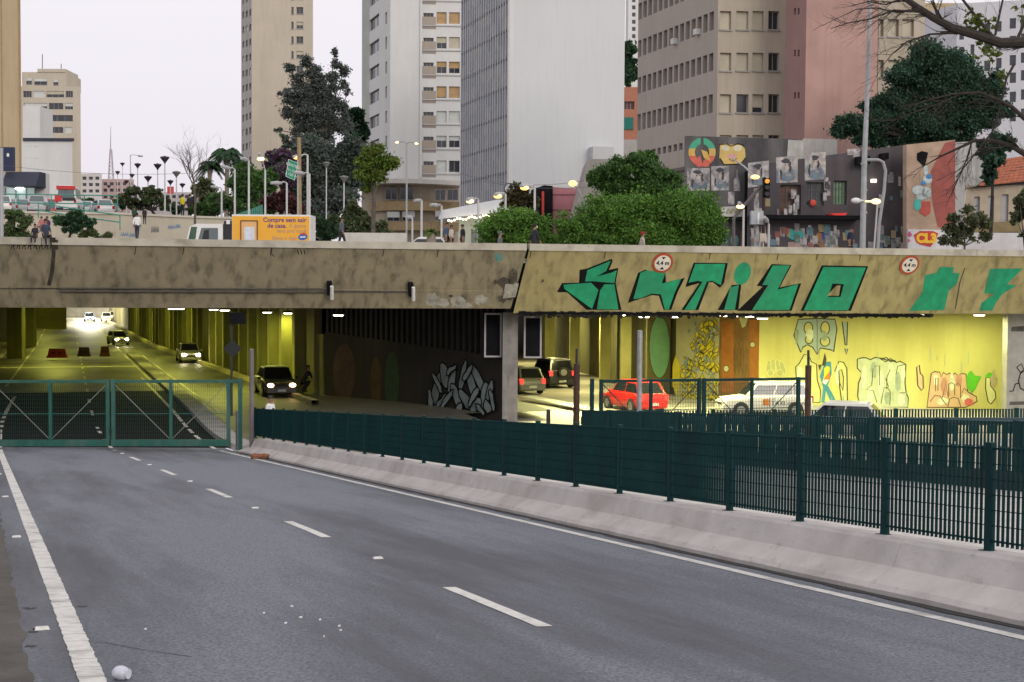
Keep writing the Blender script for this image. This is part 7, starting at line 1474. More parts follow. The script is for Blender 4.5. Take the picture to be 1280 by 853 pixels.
p = P(716, 229.5, 96); t = thing('street_lamp', 'glowing orange lamp head against the blank white flank', 'street lamp', P(735, 262, 97)); b_ = MB(); b_.tube([P(735, 262, 97), P(722, 236, 96.5), p], .06, 6); b_.build('arm', pole_g, t); b_ = MB(); b_.ball(p, (.3, .22, .2), 8, 6); b_.build('lit_bulb', lit_or, t)
# wooden pole and tilted green sign
Y = 90; b_ = MB(); b_.tube([P(374.5, 300, Y), P(373.8, 172, Y)], [.17, .12], 8); tag(b_.build('wooden_pole', M('pole_wood', (.30, .22, .12), rough=.9, var=.2, scale=3)), 'old wooden pole behind the tilted green road sign', 'pole')
t = thing('road_sign', 'tilted green road sign hanging beside the wooden pole', 'road sign', P(366, 232, 88)); Ps = Plane(P(366, 212, 88), (1, .1, 0)); b_ = MB(); q = pts_on(Ps, [(360.5, 199), (373, 204), (368.5, 226), (357, 221)]); b_.prism(q, (0, .05, 0)); b_.build('sign_plate', M('road_sign_green', (.01, .24, .15), rough=.4, var=.05), t)
b_ = MB(); stroke(b_, Ps, [(360.7, 199.4), (372.6, 204.2), (368.2, 225.4), (357.4, 220.6)], .7, .01, True); b_.build('sign_border', white_p, t)
ux = (Ps.px(372, 209)-Ps.px(361, 205)); 
for s_, px, py in (('CENTRO', 366.3, 207.5), ('Pça. Jairo', 365.2, 213.3), ('a 150 m', 364, 218.8)): text('lettering', s_, white_p, t, Ps.px(px, py, .012), ux, (0, 0, 1), .13 if len(s_) > 7 else .16)
b_ = MB(); b_.tube([P(372, 200, 88.2), P(372.5, 270, 88.2)], .05, 6); b_.build('sign_post', pole_g, t)
# tall lamp column, traffic signals
t = thing('lamp_column', 'tall grey column before the black graffiti building', 'pole', P(1078.5, 315, 78)); b_ = MB(); b_.tube([Vector((P(1078, 315, 78).x, 78, GZ)), P(1080.5, 200, 78), P(1084.5, 110, 78), P(1088.5, -25, 78)], [.17, .15, .12, .09], 10); b_.build('shaft', M('column_grey', (.34, .36, .38), rough=.5, var=.2, scale=2), t)
for y in (205, 238, 252, 266): b_ = MB(); q = P(1080, y, 78); b_.lathe([(.18, -.06), (.18, .06)], q, 10); b_.build('band', pole_g, t)
for x, y, m_ in ((1070, 251, white_p), (1095, 252, lit_w)): b_ = MB(); q = P(x, y, 77.6); b_.tube([P(1079.5, y, 77.9), q], .05, 6); b_.ball(q, (.28, .22, .16), 8, 6); b_.build('floodlight', m_ if m_ is white_p else M('flood_dim', (.7, .6, .4), var=0, emit=(1, .8, .4), estr=1.6), t)
def sigpole(label, pts, Y, r, m_, head=None, lampat=None):
    t = thing('traffic_signal', label, 'traffic light', P(pts[0][0], pts[0][1], Y)); b_ = MB(); b_.tube([P(x, y, Y) for x, y in pts], r, 8); b_.build('mast_arm', m_, t)
    if head:
        a, c = P(head[0], head[1], Y-.3), P(head[2], head[3], Y-.3); b_ = MB(); b_.box((a.x, Y-.45, c.z), (c.x, Y-.1, a.z)); hd = b_.build('signal_head', black, t)
        for k_ in range(3): q = Vector(((a.x+c.x)/2, Y-.46, a.z+(c.z-a.z)*(k_+.5)/3)); b_ = MB(); b_.tube([q, q+Vector((0, -.14, 0))], .12, 10); b_.build('signal_lens', M('lens_amber', (.3, .12, .02), var=0, emit=(1, .4, .05), estr=.8) if k_ == 0 else trim_m, hd)
sigpole('curved grey traffic pole arching over the black building corner', [(1097, 316), (1099, 280), (1105, 240), (1107, 214), (1104, 203), (1098, 200), (1082, 200)], 80, .09, pole_g)
sigpole('dark slanting signal arm with a black traffic light before the posters', [(917, 318), (917, 274), (925, 263), (952, 232)], 76, .09, M('arm_dark', (.10, .09, .09)), head=(954.5, 223, 961.5, 247))
sigpole('rusty signal post with a control box below the black traffic light', [(954, 318), (955, 222)], 76.6, .09, rust)
t = thing('control_box', 'grey junction box on a plastered post under the traffic light', 'control box', P(946, 316, 76)); a, c = P(938, 264, 76), P(953, 281, 76); b_ = MB(); b_.box((a.x, 75.7, c.z), (c.x, 76.2, a.z)); b_.build('box', M('box_grey', (.36, .39, .42), var=.1), t); b_ = MB(); b_.tube([P(945.5, 318, 76.1), P(945.5, 236, 76.1)], .14, 8); b_.build('post', poster, t); b_ = MB(); q = P(948, 273, 75.68); b_.box((q.x-.05, 75.66, q.z-.3), (q.x+.05, 75.70, q.z+.3)); b_.build('sticker', white_p, t)
b_ = MB(); a, c = P(950, 292, 75.5), P(958, 302, 75.5); b_.box((a.x, 75.5, c.z), (c.x, 75.54, a.z)); b_.tube([P(954, 318, 75.6), P(954, 292, 75.6)], .04, 6); tag(b_.build('small_sign', M('sign_cream', (.5, .42, .36), var=.3, scale=6)), 'small cream notice on a thin post beside the control box', 'sign')
for x, yt, lab in ((929.5, 262, 'thin white lamp post with a warm globe before the posters'), (961, 280, 'stout grey post right of the control box')): arm_lamp(x, yt, 76, x-2, yt-3, lab, lit=lit_w if x < 940 else None, r=.06)
p = P(944, 221.5, 75.5); t = thing('street_lamp', 'orange street light head glowing before the poster wall', 'street lamp', P(918, 200, 92)); b_ = MB(); b_.tube([P(915, 198, 92), P(930, 208, 84), p], .05, 6); b_.build('arm', pole_g, t); b_ = MB(); b_.ball(p, (.24, .16, .12), 8, 6); b_.build('lit_bulb', lit_or, t)
b_ = MB(); q = P(1095.5, 300, 79); b_.tube([P(1092, 318, 79.4), P(1097, 253, 79.4)], .05, 6); tag(b_.build('thin_post', pole_w), 'thin white post next to the tall grey column', 'pole')
t = thing('traffic_mirror', 'round street mirror beside the glowing lamp head', 'mirror', P(637, 262, 88)); c = P(637, 236, 88); b_ = MB(); b_.tube([c, c+Vector((0, .08, 0))], .36, 16); b_.build('rim', dark_metal, t); b_ = MB(); b_.tube([c-Vector((0, .01, 0)), c-Vector((0, .03, 0))], .30, 16); b_.build('mirror_face', M('mirror', (.4, .42, .45), rough=.15, var=.4, scale=4, metal=.6), t); b_ = MB(); b_.tube([c+Vector((0, .1, 0)), Vector((c.x, c.y+.1, GZ))], .05, 6); b_.build('post', pole_g, t)
# ------------------------------------------------------------------ trees
bark = M('bark_grey', (.10, .085, .07), rough=.95, var=.3, scale=4); bark_d = M('bark_dark', (.035, .028, .024), rough=.95, var=.3, scale=4); bark_p = M('bark_pale', (.24, .20, .16), rough=.95, var=.3, scale=4)
def leaves_mesh(name, cen, rad, n, size, mat, seed, clump=None, elong=1.7, spread=.22):
    """n leaf blades gathered in clumps through ellipsoids cen/rad"""
    g = np.random.default_rng(seed); cen = np.array(cen, float); rad = np.array(rad, float); vol = rad.prod(1)**.75; pr = vol/vol.sum()
    per = clump or 26; nc = max(3, n//per); bi = g.choice(len(cen), nc, p=pr)
    d = g.normal(size=(nc, 3)); d /= np.linalg.norm(d, axis=1)[:, None]; r_ = (0.2+0.85*g.random(nc)**.6)[:, None]
    cc = cen[bi]+d*r_*rad[bi]; sp = rad[bi].min(1)[:, None]*spread*(0.5+0.9*g.random((nc, 1)))
    idx = np.repeat(np.arange(nc), per); N = len(idx); pos = cc[idx]+g.normal(size=(N, 3))*sp[idx]*np.array([1, 1, .75])
    a = g.normal(size=(N, 3)); a /= np.linalg.norm(a, axis=1)[:, None]; b = np.cross(a, g.normal(size=(N, 3))); b /= np.linalg.norm(b, axis=1)[:, None]
    s = size*(0.6+0.8*g.random(N))[:, None]; a = a*s*elong*.5; b = b*s*.5
    v = np.stack([pos-a, pos+b*.9-a*.1, pos+a, pos-b*.9-a*.1], 1).reshape(-1, 3)
    me = bpy.data.meshes.new(name); me.vertices.add(N*4); me.vertices.foreach_set('co', v.astype(np.float32).ravel()); me.loops.add(N*4); me.polygons.add(N)
    me.loops.foreach_set('vertex_index', np.arange(N*4, dtype=np.int32)); me.polygons.foreach_set('loop_start', np.arange(0, N*4, 4, dtype=np.int32)); me.materials.append(mat); me.update(calc_edges=True); return me, cc
def tree(name, label, Y, base, blobs, n, size, mat, trunk=.25, bm=bark, seed=1, cat='tree', deep=.8, limbs=True, zb=None, clump=None, spread=.30, extra=None, lumps=7):
    p0 = P(base[0], base[1], Y)
    if zb is not None: p0.z = zb
    t = thing(name, label, cat, p0); g = random.Random(seed); cen, rad, main = [], [], []
    for (px, py, rx, ry) in blobs:
        k_ = Y/1778; yo = g.uniform(-.5, .5)*min(rx, ry)*k_; c = P(px, py, Y+yo); R3 = (rx*k_, (rx+ry)*.5*k_*deep, ry*k_); main.append(tuple(c))
        for q_ in range(lumps):          # each mass is broken into smaller lumps, so the outline is uneven and gaps open between them
            v_ = Vector((g.gauss(0, 1), g.gauss(0, 1), g.gauss(0, 1))).normalized()*g.uniform(.45, .98); f_ = g.uniform(.32, .56)
            cen.append((c.x+v_.x*R3[0], c.y+v_.y*R3[1], c.z+v_.z*R3[2])); rad.append(tuple(max(.12, e*f_) for e in R3))
    me, cc = leaves_mesh('crown', cen, rad, n, size, mat, seed, clump, spread=spread)
    me.transform(MATX[t.name].inverted()); o = bpy.data.objects.new('crown', me); link(o, t)
    if extra: me2, _ = leaves_mesh('crown', cen, [tuple(q*1.03 for q in r) for r in rad], int(n*extra[1]), size*.8, extra[0], seed+50, clump, spread=spread); me2.transform(MATX[t.name].inverted()); link(bpy.data.objects.new('blossom' if extra[2] else 'pale_leaves', me2), t)
    if limbs:
        allc = cen; cen = main; b_ = MB(); c0 = Vector(cen[0]); mid = Vector(np.mean(np.array(cen), 0)); low = min(c[2]-r[2] for c, r in zip(allc, rad)); fork = p0.lerp(mid, .45); fork.z = max(p0.z+.4*(mid.z-p0.z), min(low, mid.z))
        b_.tube([p0, p0.lerp(fork, .5)+Vector((g.uniform(-.1, .1)*trunk*4, 0, 0)), fork], [trunk, trunk*.85, trunk*.7], 8)
        for c in cen:
            c = Vector(c); m_ = fork.lerp(c, .5)+Vector((g.uniform(-.3, .3), g.uniform(-.3, .3), .2))*trunk*3; b_.tube([fork, m_, c], [trunk*.5, trunk*.33, trunk*.14], 6)
        for q in cc[::max(1, len(cc)//40)]:
            q = Vector(q); c = min((Vector(c) for c in cen), key=lambda c: (c-q).length); b_.tube([c, c.lerp(q, .5)+Vector((0, 0, .1)), q], [trunk*.13, trunk*.09, trunk*.04], 4)
        b_.build('trunk', bm, t)
    return t
L1 = leaf_mat('leaf_dark_grey', (.125, .148, .135)); L2 = leaf_mat('leaf_lime', (.115, .155, .028)); L3 = leaf_mat('leaf_bright', (.10, .215, .04)); L4 = leaf_mat('leaf_mid', (.065, .14, .04)); L5 = leaf_mat('leaf_black_green', (.046, .10, .066)); L6 = leaf_mat('leaf_olive', (.11, .13, .065)); L7 = leaf_mat('leaf_purple', (.11, .055, .10)); L8 = leaf_mat('leaf_maroon', (.075, .03, .03)); L9 = leaf_mat('leaf_deep', (.045, .10, .048)); L10 = leaf_mat('leaf_pale', (.14, .26, .04))
tree('tall_tree', 'tall airy dark tree in front of the slender cream tower', 170, (407, 300), [(384, 76, 7, 8), (390, 88, 9, 7), (418, 68, 5, 6), (422, 80, 8, 6), (430, 90, 7, 6), (412, 96, 10, 8), (362, 86, 9, 5), (372, 96, 9, 6), (380, 108, 14, 8), (396, 112, 12, 8), (412, 116, 12, 8), (428, 108, 6, 6), (436, 116, 4, 5), (357, 118, 8, 6), (366, 128, 10, 8), (384, 130, 14, 8), (404, 134, 14, 9), (422, 132, 9, 8), (432, 142, 6, 7), (372, 148, 10, 9), (358, 144, 8, 8), (392, 152, 14, 9), (412, 154, 10, 9), (426, 160, 8, 8), (376, 164, 10, 8), (404, 170, 14, 9), (348, 163, 6, 3), (398, 100, 14, 9), (400, 124, 22, 13), (388, 144, 24, 13), (410, 158, 22, 12), (376, 120, 16, 10)], 44185, 0.168, L1, .26, bark, 3, clump=16, spread=.75, lumps=6)
tree('dark_tree', 'dark shrubby tree mass under the tall airy tree', 150, (410, 310), [(385, 190, 26, 18), (415, 200, 26, 22), (440, 195, 18, 24), (400, 225, 36, 24), (430, 232, 26, 24), (372, 225, 18, 22), (415, 255, 32, 22), (362, 180, 10, 14)], 44352, 0.217, L1, .4, bark_d, 4, extra=(L9, .25, False), spread=.45)
tree('evergreen_tree', 'dense dark evergreen next to the white apartments', 190, (442, 300), [(440, 150, 12, 14), (447, 165, 10, 18), (436, 172, 14, 14), (442, 185, 12, 16)], 10500, 0.340, leaf_mat('leaf_evergreen', (.016, .042, .024)), .4, bark_d, 5)
tree('flowering_shrub', 'purple flowering shrub below the slender tower', 145, (352, 300), [(350, 195, 16, 12), (365, 205, 14, 12), (340, 205, 10, 10), (358, 220, 18, 14)], 10500, 0.286, L7, .25, bark_d, 6, extra=(L1, .5, False))
tree('maroon_hedge', 'low maroon hedge behind the truck roof', 110, (350, 285), [(340, 252, 18, 10), (362, 254, 16, 12), (350, 245, 12, 8)], 9000, 0.204, L8, .12, bark_d, 7)
tree('leafy_tree', 'rounded mid green tree behind the truck cab', 118, (308, 290), [(312, 225, 24, 16), (298, 240, 22, 18), (325, 238, 22, 20), (308, 256, 32, 16), (285, 258, 16, 12), (335, 222, 12, 12)], 26880, 0.185, L4, .3, bark, 8, extra=(L3, .2, False))
tree('street_tree', 'bright yellow-green young tree before the white apartments', 92, (466, 303), [(468, 190, 13, 9), (455, 203, 12, 9), (482, 200, 13, 9), (468, 208, 20, 12), (491, 205, 8, 7), (456, 219, 14, 9), (474, 221, 13, 8), (462, 233, 10, 6)], 6006, 0.142, L2, .16, bark, 9, clump=14, spread=.6, extra=(L10, .4, False))
tree('round_bush', 'round clipped bright green bush behind the walker with the mask', 70, (645, 320), [(645, 292, 40, 26), (618, 302, 20, 18), (676, 300, 18, 20), (640, 276, 20, 12)], 29250, 0.087, L3, .08, bark, 10, 'bush', extra=(L10, .35, False), lumps=14)
tree('brown_shrub', 'brownish shrub behind the round mirror and lamp heads', 88, (650, 290), [(648, 242, 16, 12), (660, 252, 16, 12), (640, 254, 14, 10)], 6750, 0.150, leaf_mat('leaf_brown_green', (.085, .075, .035)), .12, bark, 11, 'shrub')
tree('big_bush', 'large bright green bush rising behind the parapet in front', 70.5, (790, 322), [(725, 284, 28, 28), (758, 276, 30, 30), (795, 268, 40, 28), (835, 274, 40, 32), (868, 280, 32, 32), (790, 298, 80, 20), (888, 290, 18, 22), (712, 294, 16, 22), (860, 258, 22, 18), (820, 296, 60, 18)], 90090, 0.087, L3, .1, bark, 12, 'bush', extra=(L10, .3, False), lumps=14, spread=.4)
tree('leafy_tree', 'darker feathery tree standing above the large bright bush', 82, (790, 310), [(775, 212, 26, 17), (800, 206, 22, 14), (820, 222, 24, 18), (790, 235, 44, 18), (757, 225, 18, 14), (835, 238, 18, 18), (850, 262, 26, 20), (812, 196, 10, 6)], 34200, 0.120, L4, .2, bark, 13, extra=(L3, .35, False), lumps=10, spread=.45)
tree('big_dark_tree', 'big blackish green tree over the black graffiti building', 104, (1165, 320), [(1160, 70, 26, 16), (1190, 76, 30, 18), (1135, 92, 22, 16), (1165, 100, 40, 26), (1205, 104, 26, 26), (1115, 130, 32, 16), (1150, 135, 40, 24), (1190, 140, 36, 26), (1085, 150, 24, 16), (1055, 160, 13, 16), (1075, 172, 26, 14), (1115, 165, 40, 20), (1160, 168, 36, 18), (1215, 140, 18, 22), (1240, 112, 14, 18), (1250, 135, 16, 12), (1225, 160, 22, 14), (1175, 120, 30, 24), (1130, 150, 30, 18), (1205, 170, 24, 10)], 131185, 0.147, L5, .5, bark_d, 14, extra=(L9, .25, False), spread=.5)
tree('dark_tree', 'drooping dark leaves hanging by the orange tiled roof', 84, (1238, 300), [(1238, 188, 14, 16), (1246, 205, 12, 18), (1234, 215, 10, 14), (1256, 180, 10, 12)], 6300, 0.177, L5, .12, bark_d, 15)
tree('olive_tree', 'small olive-leaved tree before the white dado and house', 72, (1205, 325), [(1205, 270, 18, 10), (1192, 284, 14, 12), (1222, 282, 16, 14), (1206, 296, 26, 12), (1183, 298, 10, 8), (1232, 298, 10, 10)], 3780, 0.109, L6, .07, bark, 16, clump=12, spread=.36)
tree('olive_tree', 'olive foliage cut by the picture edge beside the house', 74, (1282, 320), [(1274, 245, 10, 14), (1282, 262, 14, 18), (1268, 272, 8, 8), (1284, 285, 12, 12)], 3900, 0.116, L6, .08, bark, 17)
tree('street_tree', 'small leaning leafy tree above the pale terrace wall', 124, (196, 274), [(178, 240, 22, 8), (160, 248, 14, 9), (195, 247, 18, 9), (178, 253, 24, 8), (208, 254, 8, 7), (168, 258, 12, 6), (190, 238, 10, 5)], 5850, 0.177, L6, .16, bark_d, 18, extra=(L4, .5, False))
tree('leafy_plant', 'dark leafy plant growing behind the parapet beside the seated group', 66, (86, 304), [(92, 269, 13, 6), (80, 277, 13, 6), (100, 277, 14, 6), (112, 280, 8, 5), (72, 275, 6, 4), (92, 286, 12, 6)], 3900, 0.116, L9, .08, bark_d, 19, 'plant', clump=12)
tree('leafy_plant', 'loose pale green climber by the post at the picture edge', 66, (18, 308), [(20, 270, 14, 8), (10, 285, 10, 12), (30, 280, 10, 10), (24, 293, 14, 7)], 3600, 0.102, L6, .05, bark, 20, 'plant', clump=12, spread=.34, extra=(L4, .5, False))
tree('shrub', 'scrubby undergrowth beyond the truck under the young tree', 100, (450, 310), [(440, 280, 22, 16), (420, 285, 14, 14), (470, 288, 18, 12), (448, 262, 12, 14)], 10500, 0.177, L6, .1, bark, 21, 'shrub', extra=(L4, .4, False))
tree('far_tree', 'dark tree in the gap behind the blank white flank', 260, (787, 190), [(784, 70, 12, 16), (792, 85, 12, 18), (782, 95, 10, 14)], 4500, 0.544, L9, .5, bark_d, 22)
tree('far_tree', 'low dark greenery far behind the cone lamps', 200, (165, 262), [(150, 255, 14, 6), (215, 262, 14, 6), (250, 250, 12, 14), (262, 262, 14, 12)], 5250, 0.340, L9, .2, bark_d, 23)
tree('shrub', 'scrubby pale shrub mass behind the parked cars and shop', 150, (120, 268), [(60, 258, 14, 5), (112, 256, 16, 6), (138, 258, 12, 6)], 3800, .3, L6, .1, bark, 31, 'shrub', extra=(L4, .4, False))
tree('shrub', 'mixed green shrubs on the terrace under the palms', 112, (270, 276), [(258, 258, 14, 9), (276, 252, 14, 12), (292, 262, 12, 9), (246, 264, 10, 6)], 7000, .2, L4, .1, bark, 32, 'shrub', extra=(L6, .4, False))
tree('shrub', 'dark shrub between the truck end and the leaning person', 96, (400, 300), [(396, 284, 14, 12), (410, 290, 12, 10), (388, 276, 8, 10)], 5200, .2, L9, .1, bark, 33, 'shrub', extra=(L6, .3, False))
tree('leafy_plant', 'low bright shrub at the foot of the terrace wall', 98, (120, 300), [(118, 292, 10, 6), (132, 295, 8, 5), (104, 294, 8, 5)], 2600, .17, L6, .06, bark, 34, 'plant', extra=(L4, .5, False))
tree('street_tree', 'thin pale tree beside the bare tree on the terrace', 125, (256, 276), [(256, 228, 9, 7), (250, 238, 8, 6), (262, 240, 8, 7), (256, 248, 9, 6)], 2600, .2, L6, .1, bark, 35, clump=12, spread=.6)
# palms
def palm(label, px, py, Y, rpx, base, n=26, seed=1, m_=L9, name='palm_tree', droop=1.0):
    g = random.Random(seed); c = P(px, py, Y); p0 = P(base[0], base[1], Y); t = thing(name, label, 'palm', p0); Lf = rpx*Y/1778
    b_ = MB(); b_.tube([p0, p0.lerp(c, .5), c], [.3, .24, .2], 8); b_.build('trunk', bark_p, t)
    for i in range(n):
        an = 2*math.pi*i/n+g.uniform(-.2, .2); el_ = g.uniform(-.1, 1.2); b_ = MB(); d = Vector((math.cos(an)*math.cos(el_), math.sin(an)*math.cos(el_), math.sin(el_))); pts = []
        for k_ in range(9): f = k_/8; pts.append(c+d*Lf*f+Vector((0, 0, -droop*Lf*.75*f*f)))
        for k_ in range(8):
            a, q = pts[k_], pts[k_+1]; tt = (q-a).normalized(); sd_ = tt.cross(Vector((0, 0, 1))); sd_ = sd_.normalized() if sd_.length > 1e-4 else Vector((1, 0, 0))
            for h in range(3):
                r_ = a.lerp(q, h/3); w_ = Lf*.30*(1-.55*(k_+h/3)/8)
                for sg in (-1, 1): e = r_+sd_*sg*w_*.8+tt*w_*.55+Vector((0, 0, -w_*.45)); b_.add([r_-tt*.05, r_+tt*.09, e], [(0, 1, 2)])
            b_.tube([a, q], .03, 3, cap=False)
        b_.build('frond', m_, t)
palm('tallest dark feathery palm left of the slender tower', 284, 193, 150, 29, (283, 300), 40, 1); palm('lower palm beside the bare tree', 262, 208, 150, 23, (262, 300), 32, 2); palm('small palm between the taller palm and the tower', 302, 204, 160, 20, (303, 300), 28, 3)
palm('small bright yucca behind the parapet by the white car', 539, 291, 70, 10, (539, 312), 22, 4, L10, 'yucca', .6)
# bare trees
def grow(b_, p, d, L_, r, depth, g, Y, bend=.35, kids=(2, 3), up=.1):
    pts, rr_ = [p], [r]; n_ = 4
    for i in range(n_):
        d = (d+Vector((g.uniform(-bend, bend), g.uniform(-bend, bend)*.6, g.uniform(-bend, bend)+up))*.5).normalized(); p = p+d*L_/n_; pts.append(p); rr_.append(r*(1-.42*(i+1)/n_))
    b_.tube(pts, rr_, 5 if r > .03 else 3, cap=False)
    if depth > 0:
        for k_ in range(g.choice(kids)+1):
            i = g.randint(1, n_); dd = (d+Vector((g.uniform(-1, 1), g.uniform(-.7, .7), g.uniform(-.6, .9)))*.9).normalized(); grow(b_, pts[i], dd, L_*g.uniform(.5, .8), rr_[i]*.62, depth-1, g, Y, bend, kids, up)
g = random.Random(21); t = thing('bare_tree', 'leafless tree between the cone lamps and the palms', 'tree', P(243.5, 300, 98)); b_ = MB(); b_.tube([P(243.5, 305, 98), P(244, 250, 98), P(242, 222, 98)], [.11, .08, .06], 6)
for k_ in range(7): grow(b_, P(242+g.uniform(-1, 1), 236-k_*3, 98), Vector((g.uniform(-1, .9), g.uniform(-.4, .4), 1)).normalized(), 1.7, .035, 3, g, 98)
b_.build('branches', bark, t)
g = random.Random(5); t = thing('bare_tree', 'great leafless tree reaching in from the picture edge', 'tree', Vector((P(1430, 300, 74).x, 74, GZ))); Yb = 74; b_ = MB()
b_.tube([Vector((P(1430, 300, 74).x, 74, GZ-.1)), P(1425, 220, Yb), P(1400, 160, Yb)], [.6, .5, .42], 10)
def limb(pts, r0, r1, twigs, tl, td=2, dn=0.0):
    P3 = [P(x, y, Yb+yo) for x, y, yo in pts]; n_ = len(P3); b_.tube(P3, [r0+(r1-r0)*i/(n_-1) for i in range(n_)], 8)
    for k_ in range(twigs):
        i = g.uniform(.1, n_-1.01); a = P3[int(i)].lerp(P3[int(i)+1], i-int(i)); d0 = (P3[int(i)+1]-P3[int(i)]).normalized()
        grow(b_, a, (d0*.8+Vector((g.uniform(-.6, .3), g.uniform(-.5, .5), g.uniform(-.8, .8)-dn))).normalized(), tl*g.uniform(.6, 1.2), max(.02, (r0+(r1-r0)*i/(n_-1))*.3), td, g, Yb, .4, (1, 2, 2), 0.0)
limb([(1400, 110, 0), (1340, 62, 0), (1280, 53, 0), (1251, 54, 0), (1227, 46, .1), (1190, 35, .3), (1166, 22, .5), (1148, 10, .7), (1128, -4, .9), (1105, -22, 1)], .34, .12, 9, 1.9, 3)
limb([(1241, 46, 0), (1220, 21, .3), (1202, -2, .5), (1195, -20, .6)], .10, .05, 6, 1.6, 3)
limb([(1244, 44, 0), (1249, 20, .2), (1254, -2, .3), (1257, -20, .3)], .07, .04, 6, 1.5, 3)
limb([(1270, 52, 0), (1285, 20, .2), (1290, -10, .3)], .09, .05, 6, 1.6, 3)
limb([(1166, 23, .5), (1148, 15, .6), (1117, 13, .8), (1087, 24, 1.0), (1060, 29, 1.1), (1038, 36, 1.2)], .075, .018, 16, 1.4, 2, .1)
limb([(1150, 11, .7), (1122, 16, .8), (1095, 10, 1.0), (1070, 12, 1.1), (1045, 24, 1.2)], .05, .015, 12, 1.3, 2, .1)
limb([(1204, 40, .2), (1182, 42, .4), (1162, 43, .6), (1134, 52, .8), (1115, 68, 1.0), (1100, 86, 1.1)], .07, .016, 12, 1.4, 2, .2)
limb([(1128, -2, .9), (1108, 6, 1.0), (1085, 2, 1.1), (1064, 8, 1.2)], .05, .015, 8, 1.2, 2, .1)
limb([(1400, 190, 0), (1330, 165, -.3), (1280, 148, -.4), (1265, 134, -.4), (1251, 127, -.3), (1225, 116, -.2), (1190, 118, 0), (1150, 128, .2)], .17, .03, 14, 1.6, 2, .2)
limb([(1268, 80, 0), (1258, 98, -.2), (1251, 131, -.3), (1241, 164, -.3), (1213, 200, -.2), (1195, 222, -.1)], .07, .03, 12, 1.4, 2, .3)
limb([(1420, 240, 0), (1340, 215, 0), (1280, 192, 0), (1265, 183, .1), (1241, 176, .2), (1218, 176, .3), (1199, 185, .4), (1175, 196, .5), (1158, 206, .6)], .20, .025, 14, 1.5, 2, .15)
limb([(1215, 177, .3), (1208, 200, .4), (1196, 228, .5), (1182, 258, .6)], .05, .015, 8, 1.2, 2, .4)
limb([(1200, 118, 0), (1178, 128, 0), (1150, 138, .1), (1120, 150, .3), (1100, 160, .4)], .04, .015, 14, 1.4, 2, .1)
b_.build('branches', bark_d, t)
me, _ = leaves_mesh('young_leaves', [tuple(P(x, y, Yb+.4)) for x, y in ((1212, 24), (1216, 34), (1232, 32), (1275, 15), (1225, 60), (1240, 66), (1258, 101))], [(.5, .5, .5)]*7, 420, .16, L2, 77, clump=10); me.transform(MATX[t.name].inverted()); link(bpy.data.objects.new('young_leaves', me), t)
# overhead cables
cab_m = M('cable_dark', (.10, .10, .11), rough=.6, var=0)
for i, (a, c, Y0, Y1, sag, lab) in enumerate((((-10, 205), (310, 212), 120, 110, .6, 'long overhead cable crossing the sky before the white block'), ((600, 226), (840, 214), 95, 95, .8, 'overhead cable across the foot of the blank white flank'), ((560, 212), (730, 226), 96, 95, .6, 'overhead cable reaching the orange lamp head'))):
    A, C = P(*a, Y0), P(*c, Y1); b_ = MB(); b_.tube([A.lerp(C, f/12)-Vector((0, 0, sag*4*(f/12)*(1-f/12))) for f in range(13)], .018, 4); tag(b_.build('overhead_cable', cab_m), lab, 'cable')
# post at the picture edge
b_ = MB(); b_.tube([Vector((P(2, 300, 64).x, 64, GZ)), P(1.5, 185, 64)], .09, 8); tag(b_.build('grey_post', pole_g), 'grey post at the picture edge beside the climber', 'pole')
# ------------------------------------------------------------------ litter on the road
def on_road(px, py):
    d = ray(px, py); lo_, hi_ = 1.0, 80.0; best = None
    s = 2.0
    prev = None
    for i in range(600):
        Y_ = 3+i*.1; p = EYE+d*(Y_/d.y); s_ = -0.3527*p.x+0.9357*p.y; z = road(max(-30, s_), .9357*p.x+.3527*p.y).z
        if p.z <= z: return Vector((p.x, p.y, z))
    return p
paper = M('litter_white', (.70, .70, .70), rough=.8, var=.1)
rl = random.Random(2)
names = ['white paper scrap on the asphalt, lowest of the scattered bits', 'white scrap beside the lane centre']
lit = [(330, 769, 'small white chip left of the scattered chips', 4), (357, 780, 'white chip at the start of the scattered bits', 5), (365, 761, 'thin white streak of paper in mid lane', 5), (376, 773, 'thin white flake in mid lane', 6), (400, 776, 'white flake beside the worn patch', 4), (424, 786, 'white flake right of the worn patch', 5), (182, 788, 'tiny white chip in the near lane', 4), (405, 798, 'tiny white flake below the worn patch', 3), (426, 790, 'second tiny flake right of the worn patch', 4), (43, 790, 'dark cigarette-like crumb beside the shoulder stud', 5)]
for px, py, lab, w_ in lit:
    c = on_road(px, py); k_ = w_*c.y/1778*.36; b_ = MB(); a = rl.uniform(-.3, .3); u_ = Vector((math.cos(a), math.sin(a), 0)); v_ = Vector((-math.sin(a), math.cos(a), -.076))*.45
    b_.hexa([c-u_*k_-v_*k_, c+u_*k_-v_*k_*.6, c+u_*k_*.8+v_*k_, c-u_*k_*.9+v_*k_*.7], [c-u_*k_-v_*k_+Vector((0, 0, .012)), c+u_*k_-v_*k_*.6+Vector((0, 0, .008)), c+u_*k_*.8+v_*k_+Vector((0, 0, .014)), c-u_*k_*.9+v_*k_*.7+Vector((0, 0, .01))]); tag(b_.build('paper_scrap', black if 'dark' in lab else paper), lab, 'litter', kind='thing')
c = on_road(151, 852); t = thing('plastic_cup', 'crumpled whitish plastic cup lying at the bottom of the picture', 'litter', c); k_ = 10.5*c.y/1778
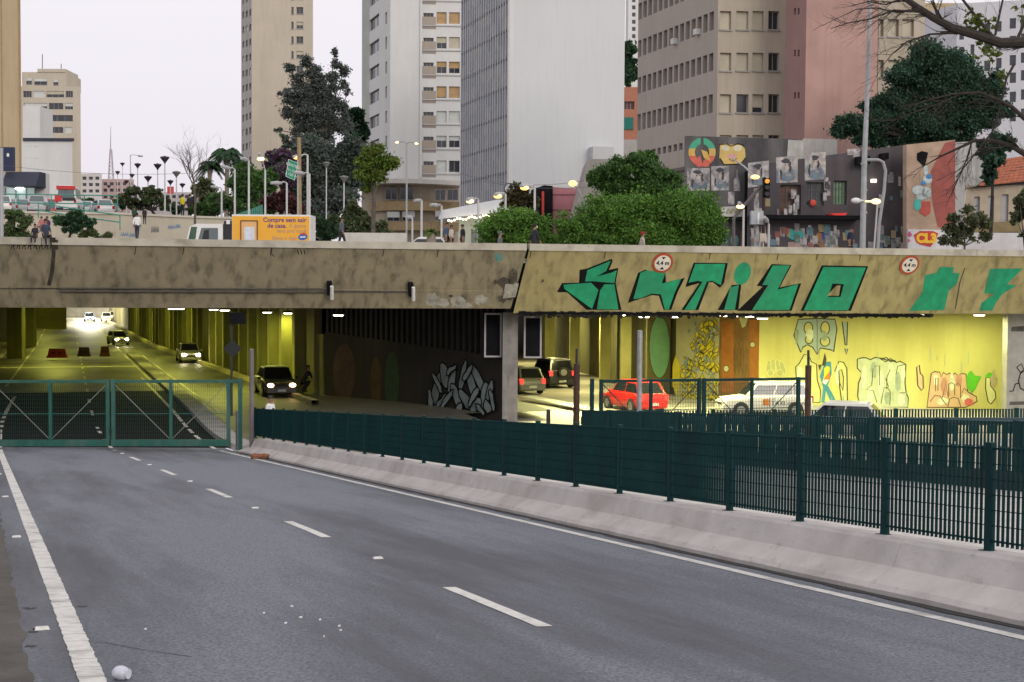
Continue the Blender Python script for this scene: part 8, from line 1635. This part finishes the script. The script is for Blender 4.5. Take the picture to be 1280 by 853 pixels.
b_ = MB(); ax = Vector((1, -.35, .0)).normalized(); pts = [c+Vector((0, 0, k_*.8))+ax*k_*f for f in (-1, -.6, 0, .6, 1)]; b_.tube(pts, [k_*.45, k_*.8, k_*.9, k_*.8, k_*.5], 12); b_.build('cup', M('plastic_milky', (.55, .57, .66), rough=.35, var=.15, scale=20), t, smooth=True)
b_ = MB(); b_.tube([pts[-1], pts[-1]+ax*k_*.12], k_*.62, 12); b_.build('rim', M('plastic_milky2', (.62, .63, .70), rough=.35, var=.1), t)
c = on_road(324, 574); t = thing('rag', 'crumpled rusty brown rag at the foot of the barrier end', 'litter', c); b_ = MB()
for i in range(7): b_.ball(c+Vector((rl.uniform(-.3, .3), rl.uniform(-.1, .1), .07)), (rl.uniform(.08, .2), .1, rl.uniform(.05, .11)), 8, 5)
b_.build('cloth_lumps', M('rag_brown', (.26, .11, .06), rough=.95, var=.4, scale=12), t)
# worn scuffs and cracks of the asphalt: thin sheets with a shape of their own
wm = M('asphalt_scuff', (.27, .27, .28), rough=.8, var=.3, scale=30); ck = M('asphalt_crack', (.05, .05, .055), rough=.9, var=.2)
def road_stroke(pts, w_, m_, dz):
    P3 = [on_road(*q) for q in pts]; b_ = MB(); n_ = len(P3); vs = []
    for i, p in enumerate(P3):
        tt = (P3[min(i+1, n_-1)]-P3[max(0, i-1)]).normalized(); sd_ = tt.cross(Vector((0, 0, 1))).normalized()*w_*.5*(1+rl.uniform(-.4, .4)); vs += [p+sd_+Vector((0, 0, dz)), p-sd_+Vector((0, 0, dz))]
    b_.add(vs, [(2*i, 2*i+1, 2*i+3, 2*i+2) for i in range(n_-1)]); return b_.build('surface_mark', m_, roadA)
road_stroke([(118, 804), (132, 806), (150, 808.5), (165, 812), (190, 815), (214, 821), (240, 823)], .007, ck, .004)
for k_ in range(9): x = 350+rl.uniform(-8, 60); y = 760+rl.uniform(-6, 36); road_stroke([(x, y), (x+rl.uniform(4, 16), y+rl.uniform(-1, 1))], .012, wm, .005)
for x, y in ((31, 762), (35, 791), (32, 810), (96, 760)): road_stroke([(x, y), (x+6, y+.5), (x+13, y)], .05, ck, .005)
